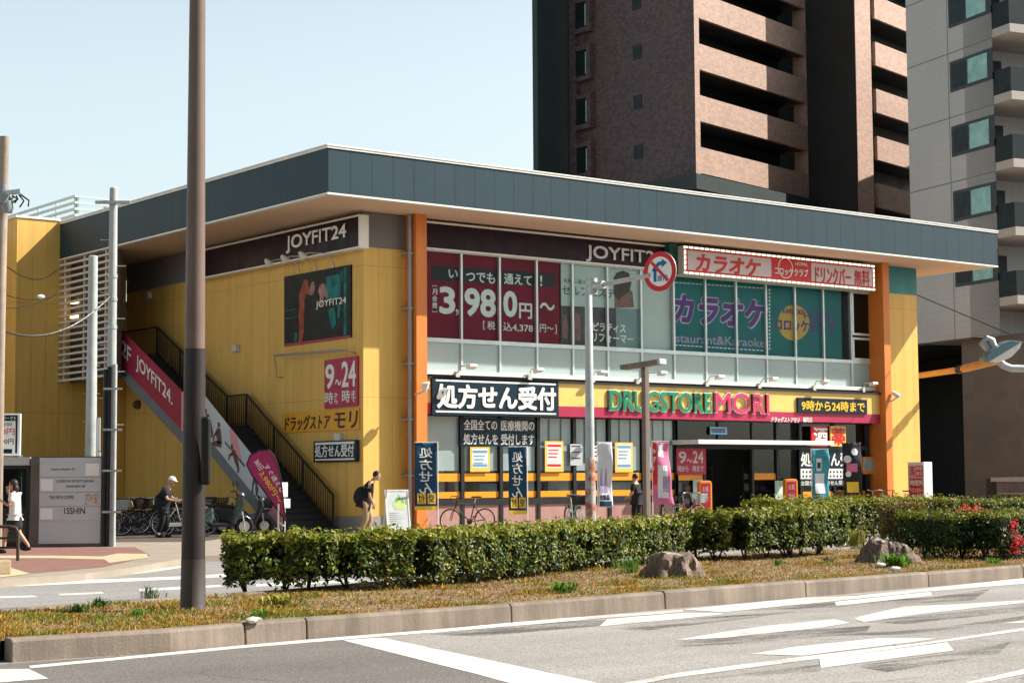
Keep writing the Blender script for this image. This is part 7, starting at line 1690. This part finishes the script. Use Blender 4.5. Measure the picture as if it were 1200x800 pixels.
# long hedge: its near lower edge runs from (258,690) to (760,652)
def hline(pp, half):
    Q = [gz(*p) for p in pp]; out = []
    for i, q in enumerate(Q):
        d = (Q[min(i+1, len(Q)-1)]-Q[max(i-1, 0)]); d.z = 0; d.normalize(); out.append(q+Vector((-d.y, d.x, 0))*half)
    return [(q.x, q.y) for q in out]
hedge('long glossy green hedge with bare stems at its foot beside the brown lamp post', hline(((262, 693), (380, 691), (500, 687), (600, 678), (690, 667), (815, 655)), .46), .95, ZM-.03, .80, 50000, 1, (.42, .26, .27, .05), .080, .55, 1.8)
hedge('looser green hedge with larger leaves standing between the two tree stumps', hline(((796, 655), (870, 655), (940, 652), (1000, 646)), .42), .84, ZM-.03, .90, 17000, 2, (.42, .24, .27, .07), .095, .7, 1.0)
hedge('yellowish topped hedge in the rear row behind the second stump', hline(((905, 642), (1000, 637), (1080, 633), (1130, 632)), .45), .9, ZM-.03, 1.02, 17000, 3, (.30, .28, .26, .16), .085, .4, 2.6)
hd = hedge('deep green hedge with red azalea blossoms at the right edge', hline(((1042, 651), (1100, 653), (1160, 655), (1230, 651), (1300, 648)), .5), 1.0, ZM-.03, .86, 24000, 4, (.14, .03, .79, .04), .062, .2, .55)
hedge('dark bronze end of hedge between the yellow topped hedge and the second stump', hline(((1032, 640), (1060, 640), (1085, 640)), .4), .9, ZM-.03, .95, 6500, 5, (.14, .02, .44, .40), .05, .2, .05)
hedge('far low hedge in the rear row at the right edge', hline(((1140, 625), (1200, 623), (1300, 620)), .4), .8, ZM-.03, .92, 9000, 6, (.4, .2, .3, .1), .08, .3, .4)
# azalea blossoms set into the hedge: clusters of petals
PET = M_leaf('azalea_petal', (.70, .035, .045), (.78, .08, .10), .5, .35)
rng = random.Random(5)
def azalea(label, spots, seed):
    Q = [gz(px, 652)+(dep((gz(px, 652)-CAMP).dot(FV)+dd, px, py)-gz(px, 652)) for px, py, dd in spots]; c = sum(Q, Vector())/len(Q)
    t = thing('azalea', label, 'blossoms', tuple(c))
    for q in Q:
        w = MB()
        for k in range(16):
            o = q+Vector((rng.gauss(0, .055), rng.gauss(0, .055), rng.gauss(0, .05)))
            for p_ in range(5):
                a = p_*1.257+rng.random(); n = Vector((math.cos(a)*.7-.3, math.sin(a)*.7-.5, .55)).normalized(); leafq(w, o+Vector((math.cos(a)*.018, math.sin(a)*.018, .01)), n, rng, .045, .034)
        w.build('blossom', PET, t, fix=False)
azalea('low bright red azalea blossom cluster on the face of the deep green hedge', ((1187, 614, -.48), (1186, 622, -.48), (1189, 630, -.48), (1184, 634, -.46), (1191, 640, -.48), (1196, 634, -.46), (1187, 644, -.48), (1182, 629, -.44)), 1)
azalea('upper coral red azalea blossoms along the top of the deep green hedge', ((1131, 597, .35), (1136, 600, .3), (1142, 598, .35), (1147, 601, .3), (1155, 601, .3), (1149, 611, -.2), (1127, 603, .2)), 2)
# dry grass and litter on the island
GR = [M_leaf('dry_grass', (.36, .215, .04), (.45, .27, .05), .7, .3), M_leaf('green_grass', (.16, .21, .035), (.24, .27, .05), .6, .35), M_leaf('brown_litter', (.20, .10, .045), (.30, .17, .075), .8, .15), M_leaf('pale_litter', (.42, .30, .18), (.52, .40, .26), .8, .15)]
from mathutils.geometry import intersect_point_tri_2d
def inside(x, y):
    c = False; n = len(isl); j = n-1
    for i in range(n):
        xi, yi = isl[i][0], isl[i][1]; xj, yj = isl[j][0], isl[j][1]
        if (yi > y) != (yj > y) and x < (xj-xi)*(y-yi)/(yj-yi)+xi: c = not c
        j = i
    return c
rng = random.Random(9); w = MB(); cnt = 0
kfront = lambda x: min((abs(p.x-x), p.y) for p in offs(line, KW))[1]
while cnt < 42000:
    x = rng.uniform(-19.6, 4.5)+0; y = rng.uniform(-25, -16.5)
    if rng.random() < (x+19.6)/40: continue
    if not inside(x, y): continue
    cl = noise.noise(Vector((x*.9, y*1.3, 2)))+.5*noise.noise(Vector((x*3.3, y*3.3, 7)))
    near = 1
    dist = (Vector((x, y))-CAMP.xy).length
    dk = y-kfront(x); edge_ = math.exp(-(dk/.42)**2)+(.55 if x < -15.6 else 0)+math.exp(-((dk-2.6)/.35)**2)*(x < -14)
    if rng.random() > max(.05, min(1, edge_*(.55+1.3*cl)+max(0, cl-.1)*1.1)): continue
    hh = rng.uniform(.02, .06)*(1+max(0, cl)*.8); a = rng.uniform(0, 6.283); b = Vector((x, y, ZM-.04)); ln = Vector((math.cos(a), math.sin(a), 0)); wd = rng.uniform(.003, .006)*1.5
    side = Vector((-ln.y, ln.x, 0))*wd; bend = rng.uniform(.25, 1.1)*hh
    r = rng.random(); gcl = noise.noise(Vector((x*1.7+5, y*1.7, 4)))
    w.cur = 1 if r < (.15 if gcl < .05 else .75) else 0
    w.v += [b-side, b+side, b+ln*bend*.4+side*.7+Vector((0, 0, hh*.65)), b+ln*bend+Vector((0, 0, hh))]; q = len(w.v)-4; w.f += [(q, q+1, q+2), (q, q+2, q+3)]; w.mi += [w.cur]*2; cnt += 1
tag(w.build('grass', GR, fix=False), 'dry yellow grass patches covering the traffic island', 'grass', kind='stuff')
w = MB(); cnt = 0
while cnt < 26000:
    x = rng.uniform(-19.5, 6); y = rng.uniform(-25, -16.5)
    if not inside(x, y): continue
    if noise.noise(Vector((x*.8+3, y*1.1, 6))) < -.25 and rng.random() < .6: continue
    w.cur = 2 if rng.random() < .72 else 3
    leafq(w, Vector((x, y, ZM-.03+rng.uniform(0, .015))), Vector((rng.gauss(0, .35), rng.gauss(0, .35), 1)).normalized(), rng, rng.uniform(.025, .055), rng.uniform(.012, .028)); cnt += 1
tag(w.build('leaf_litter', GR, fix=False), 'brown and pale fallen leaves scattered on the island soil', 'leaf litter', kind='stuff')
# weeds that stand out
WEED = [M_leaf('fresh_weed', (.11, .24, .03), (.17, .32, .045), .5, .35), M_leaf('yellow_weed', (.28, .29, .04), (.35, .33, .06), .5, .35), M_leaf('dark_weed', (.05, .11, .03), (.08, .16, .04), .5, .3)]
def weed(label, px, py, size, n, m, seed, blade=False, z=None):
    rng = random.Random(seed); c = gz(px, py, .07); w = MB(); w.cur = 0
    for k in range(int(n*2.2)):
        a = rng.uniform(0, 6.283); r_ = size*rng.uniform(.05, 1)*.8; h = size*rng.uniform(.25, 1.0)*(1.1 if blade else .8); d = Vector((math.cos(a), math.sin(a), 0)); s_ = Vector((-d.y, d.x, 0))*size*(.022 if blade else .06)*rng.uniform(.6, 1.3)
        o = Vector((rng.gauss(0, .3), rng.gauss(0, .22), 0))*size; b = c+o; m1 = b+d*r_*.45+Vector((0, 0, h*.75)); e = b+d*r_*1.15+Vector((0, 0, h*rng.uniform(.45, 1.0)))
        w.v += [b-s_*.5, b+s_*.5, m1+s_, e, m1-s_]; q = len(w.v)-5; w.f += [(q, q+1, q+2, q+4), (q+4, q+2, q+3)]; w.mi += [0, 0]
    tag(w.build('weed_tuft', WEED[m], fix=False), label, 'weed')
weed('small bright green weed beside a pale stone at the kerb, nearest the brown lamp', 304, 724, .16, 26, 0, 1)
weed('yellow green weed clump at the kerb right of the small bright green weed', 326, 712, .26, 46, 1, 2)
weed('light green weed tuft at the kerb below the middle of the long hedge', 660, 694, .24, 44, 0, 3)
weed('bright green grassy clump left of the first tree stump', 737, 671, .26, 60, 0, 4, True)
weed('bright green leafy weed in front of the second tree stump', 1050, 664, .34, 60, 0, 5)
weed('tall yellow green grass clump at the right end of the loose hedge', 1000, 640, .42, 80, 1, 6, True)
weed('dull green weed left of the brown lamp on the island', 90, 718, .18, 34, 2, 7)
weed('fresh green weed on the island left of the brown lamp', 160, 722, .15, 24, 0, 8)
weed('dark weed clump at the back edge of the island left of the brown lamp', 115, 712, .18, 30, 2, 9)
weed('grassy dark tuft at the back edge just left of the brown lamp', 176, 703, .20, 40, 2, 10, True)
weed('thin pale weed stems rising from the foot of the deep green hedge', 1092, 650, .34, 26, 0, 11, True)
weed('low green weed at the foot of the deep green hedge', 1165, 661, .18, 40, 0, 12)
weed('low green weed below the loose hedge left of the broken kerb', 912, 662, .16, 30, 0, 13)
w = MB()
def stone(name, label, px, py, s, m):
    c = gz(px, py, .1); w = MB(); w.ball(c+Vector((0, 0, s*.2)), (s, s*.7, s*.35), 10, 7); rg = random.Random(px)
    for v in w.v: v += Vector((rg.gauss(0, .08), rg.gauss(0, .08), rg.gauss(0, .06)))*s
    tag(w.build(name, m, smooth=True), label, 'stone')
stone('pale_stone', 'flat pale stone on the kerb edge beside a bright green weed', 297, 728, .09, M('pale_stone_m', (.55, .50, .44), .8, .1, 9))
stone('pale_stone', 'small white stone in front of the second tree stump', 1032, 663, .10, M('white_stone_m', (.6, .58, .54), .8, .1, 9))
stone('pale_stone', 'flat white stone by the kerb below the second tree stump', 1049, 668, .11, bpy.data.materials['white_stone_m'])
stone('broken_clod', 'dark broken clod left of the second tree stump', 972, 657, .12, M('dark_clod', (.12, .075, .05), .9, .3, 9))
# tree stumps
def bark(name, c1, c2):
    m, nt, b = base_mat(name); g = nd(nt, 'ShaderNodeNewGeometry'); P = g.outputs['Position']; mp = nd(nt, 'ShaderNodeMapping'); mp.inputs['Scale'].default_value = (9, 9, 1.6); nt.links.new(P, mp.inputs[0])
    n = noisen(nt, mp.outputs[0], 3, 8, .7); nt.links.new(mixc(nt, maprange(nt, n, .36, .62, 0, 1), rgb(*c1), rgb(*c2)), b.inputs['Base Color']); b.inputs['Roughness'].default_value = .95
    nt.links.new(bumpn(nt, n, 1.0, .05), b.inputs['Normal']); return m
def stump(label, px0, px1, ptop, pbot, seed, c1, c2, slope=.0, flare=1.7, roots=6):
    rg = random.Random(seed); c = gz((px0+px1)/2, pbot, .08); d = (c-CAMP).dot(FV); k = FPX/d; Rb = (px1-px0)/k/2; c = c+Vector((FV.x, FV.y, 0)).normalized()*Rb*.7; H_ = (pbot-ptop)/k*1.0
    t = thing('tree_stump', label, 'tree stump', (c.x, c.y, .05)); w = MB(); n = 64; rows = 16; ph = [rg.uniform(0, 6.28) for _ in range(4)]
    rv_ = Vector((RV.x, RV.y, 0)).normalized(); vs = []
    for j in range(rows+1):
        q = j/rows; z = H_*q
        for i in range(n):
            a = 2*math.pi*i/n; ridge = .5+.5*math.cos(a*roots+ph[0]+.9*math.sin(a*2+ph[1])); ridge = ridge**1.6; fine = .22*noise.noise(Vector((math.cos(a)*5, math.sin(a)*5, q*2.5+seed)))+.10*noise.noise(Vector((math.cos(a)*14, math.sin(a)*14, q*5+seed)))
            r = Rb/flare*(1+(flare-1)*((1-q)**1.25)*(.35+.65*ridge)+.20*ridge*(1-q*.5)+fine)*(1-.22*max(0, (q-.72)/.28)**2)
            p = Vector((math.cos(a)*r, math.sin(a)*r, z)); p.z -= q*slope*p.dot(rv_); p.z += q*q*.11*noise.noise(Vector((p.x*4.5, p.y*4.5, seed)))+q*.05*noise.noise(Vector((p.x*14, p.y*14, seed)))
            vs.append(c+Vector((p.x, p.y, p.z-.05)))
    fs = [(j*n+i, j*n+(i+1) % n, (j+1)*n+(i+1) % n, (j+1)*n+i) for j in range(rows) for i in range(n)]
    w.add(vs, fs); w.build('bark', bark(label[:12].replace(' ', '_'), c1, c2), t, smooth=True)
    w = MB(); top = vs[-n:]; cc = sum(top, Vector())/n; rings = 5; vv = [cc+Vector((0, 0, .012))]
    for r in range(1, rings+1):
        for p in top: vv.append(cc.lerp(p, r/rings)+Vector((0, 0, .012*(1-r/rings)+.012*noise.noise(p*(8+r))*(r < rings)+.002)))
    ff = [(0, 1+i, 1+(i+1) % n) for i in range(n)]+[(1+(r-1)*n+i, 1+r*n+i, 1+r*n+(i+1) % n, 1+(r-1)*n+(i+1) % n) for r in range(1, rings) for i in range(n)]
    w.add(vv, ff); w.build('cut_face', M('weathered_wood_'+str(seed), (.30, .245, .20), .9, .25, 12, bump=.8, bs=30), t, smooth=True)
stump('pale grey cracked tree stump with spreading roots between the two hedges', 752, 836, 645, 676, 3, (.40, .31, .25), (.13, .09, .07), .12, 1.8, 7)
stump('dark sloping tree stump with a long root in front of the flowering hedge', 1008, 1098, 634, 659, 8, (.33, .25, .20), (.10, .072, .06), .30, 2.0, 5)

# repeats share a group
GRP = {'hedge': 'hedges on the traffic island', 'tree stump': 'tree stumps on the traffic island', 'weed': 'weeds growing on the traffic island', 'stone': 'loose stones on the traffic island', 'utility pole': 'utility poles by the grey sign board', 'cable': 'overhead cables', 'flag': 'flags standing in front of the shop', 'scooter': 'scooters under the stair', 'window graphic': 'graphics behind the upper windows', 'street lamp': 'street lamps', 'blossoms': 'azalea blossoms on the hedge', 'banner': 'banners on the shop', 'person': 'people in the street'}
for o in list(SC.objects):
    if o.parent is None and 'category' in o and 'group' not in o and o['category'] in GRP: o['group'] = GRP[o['category']]
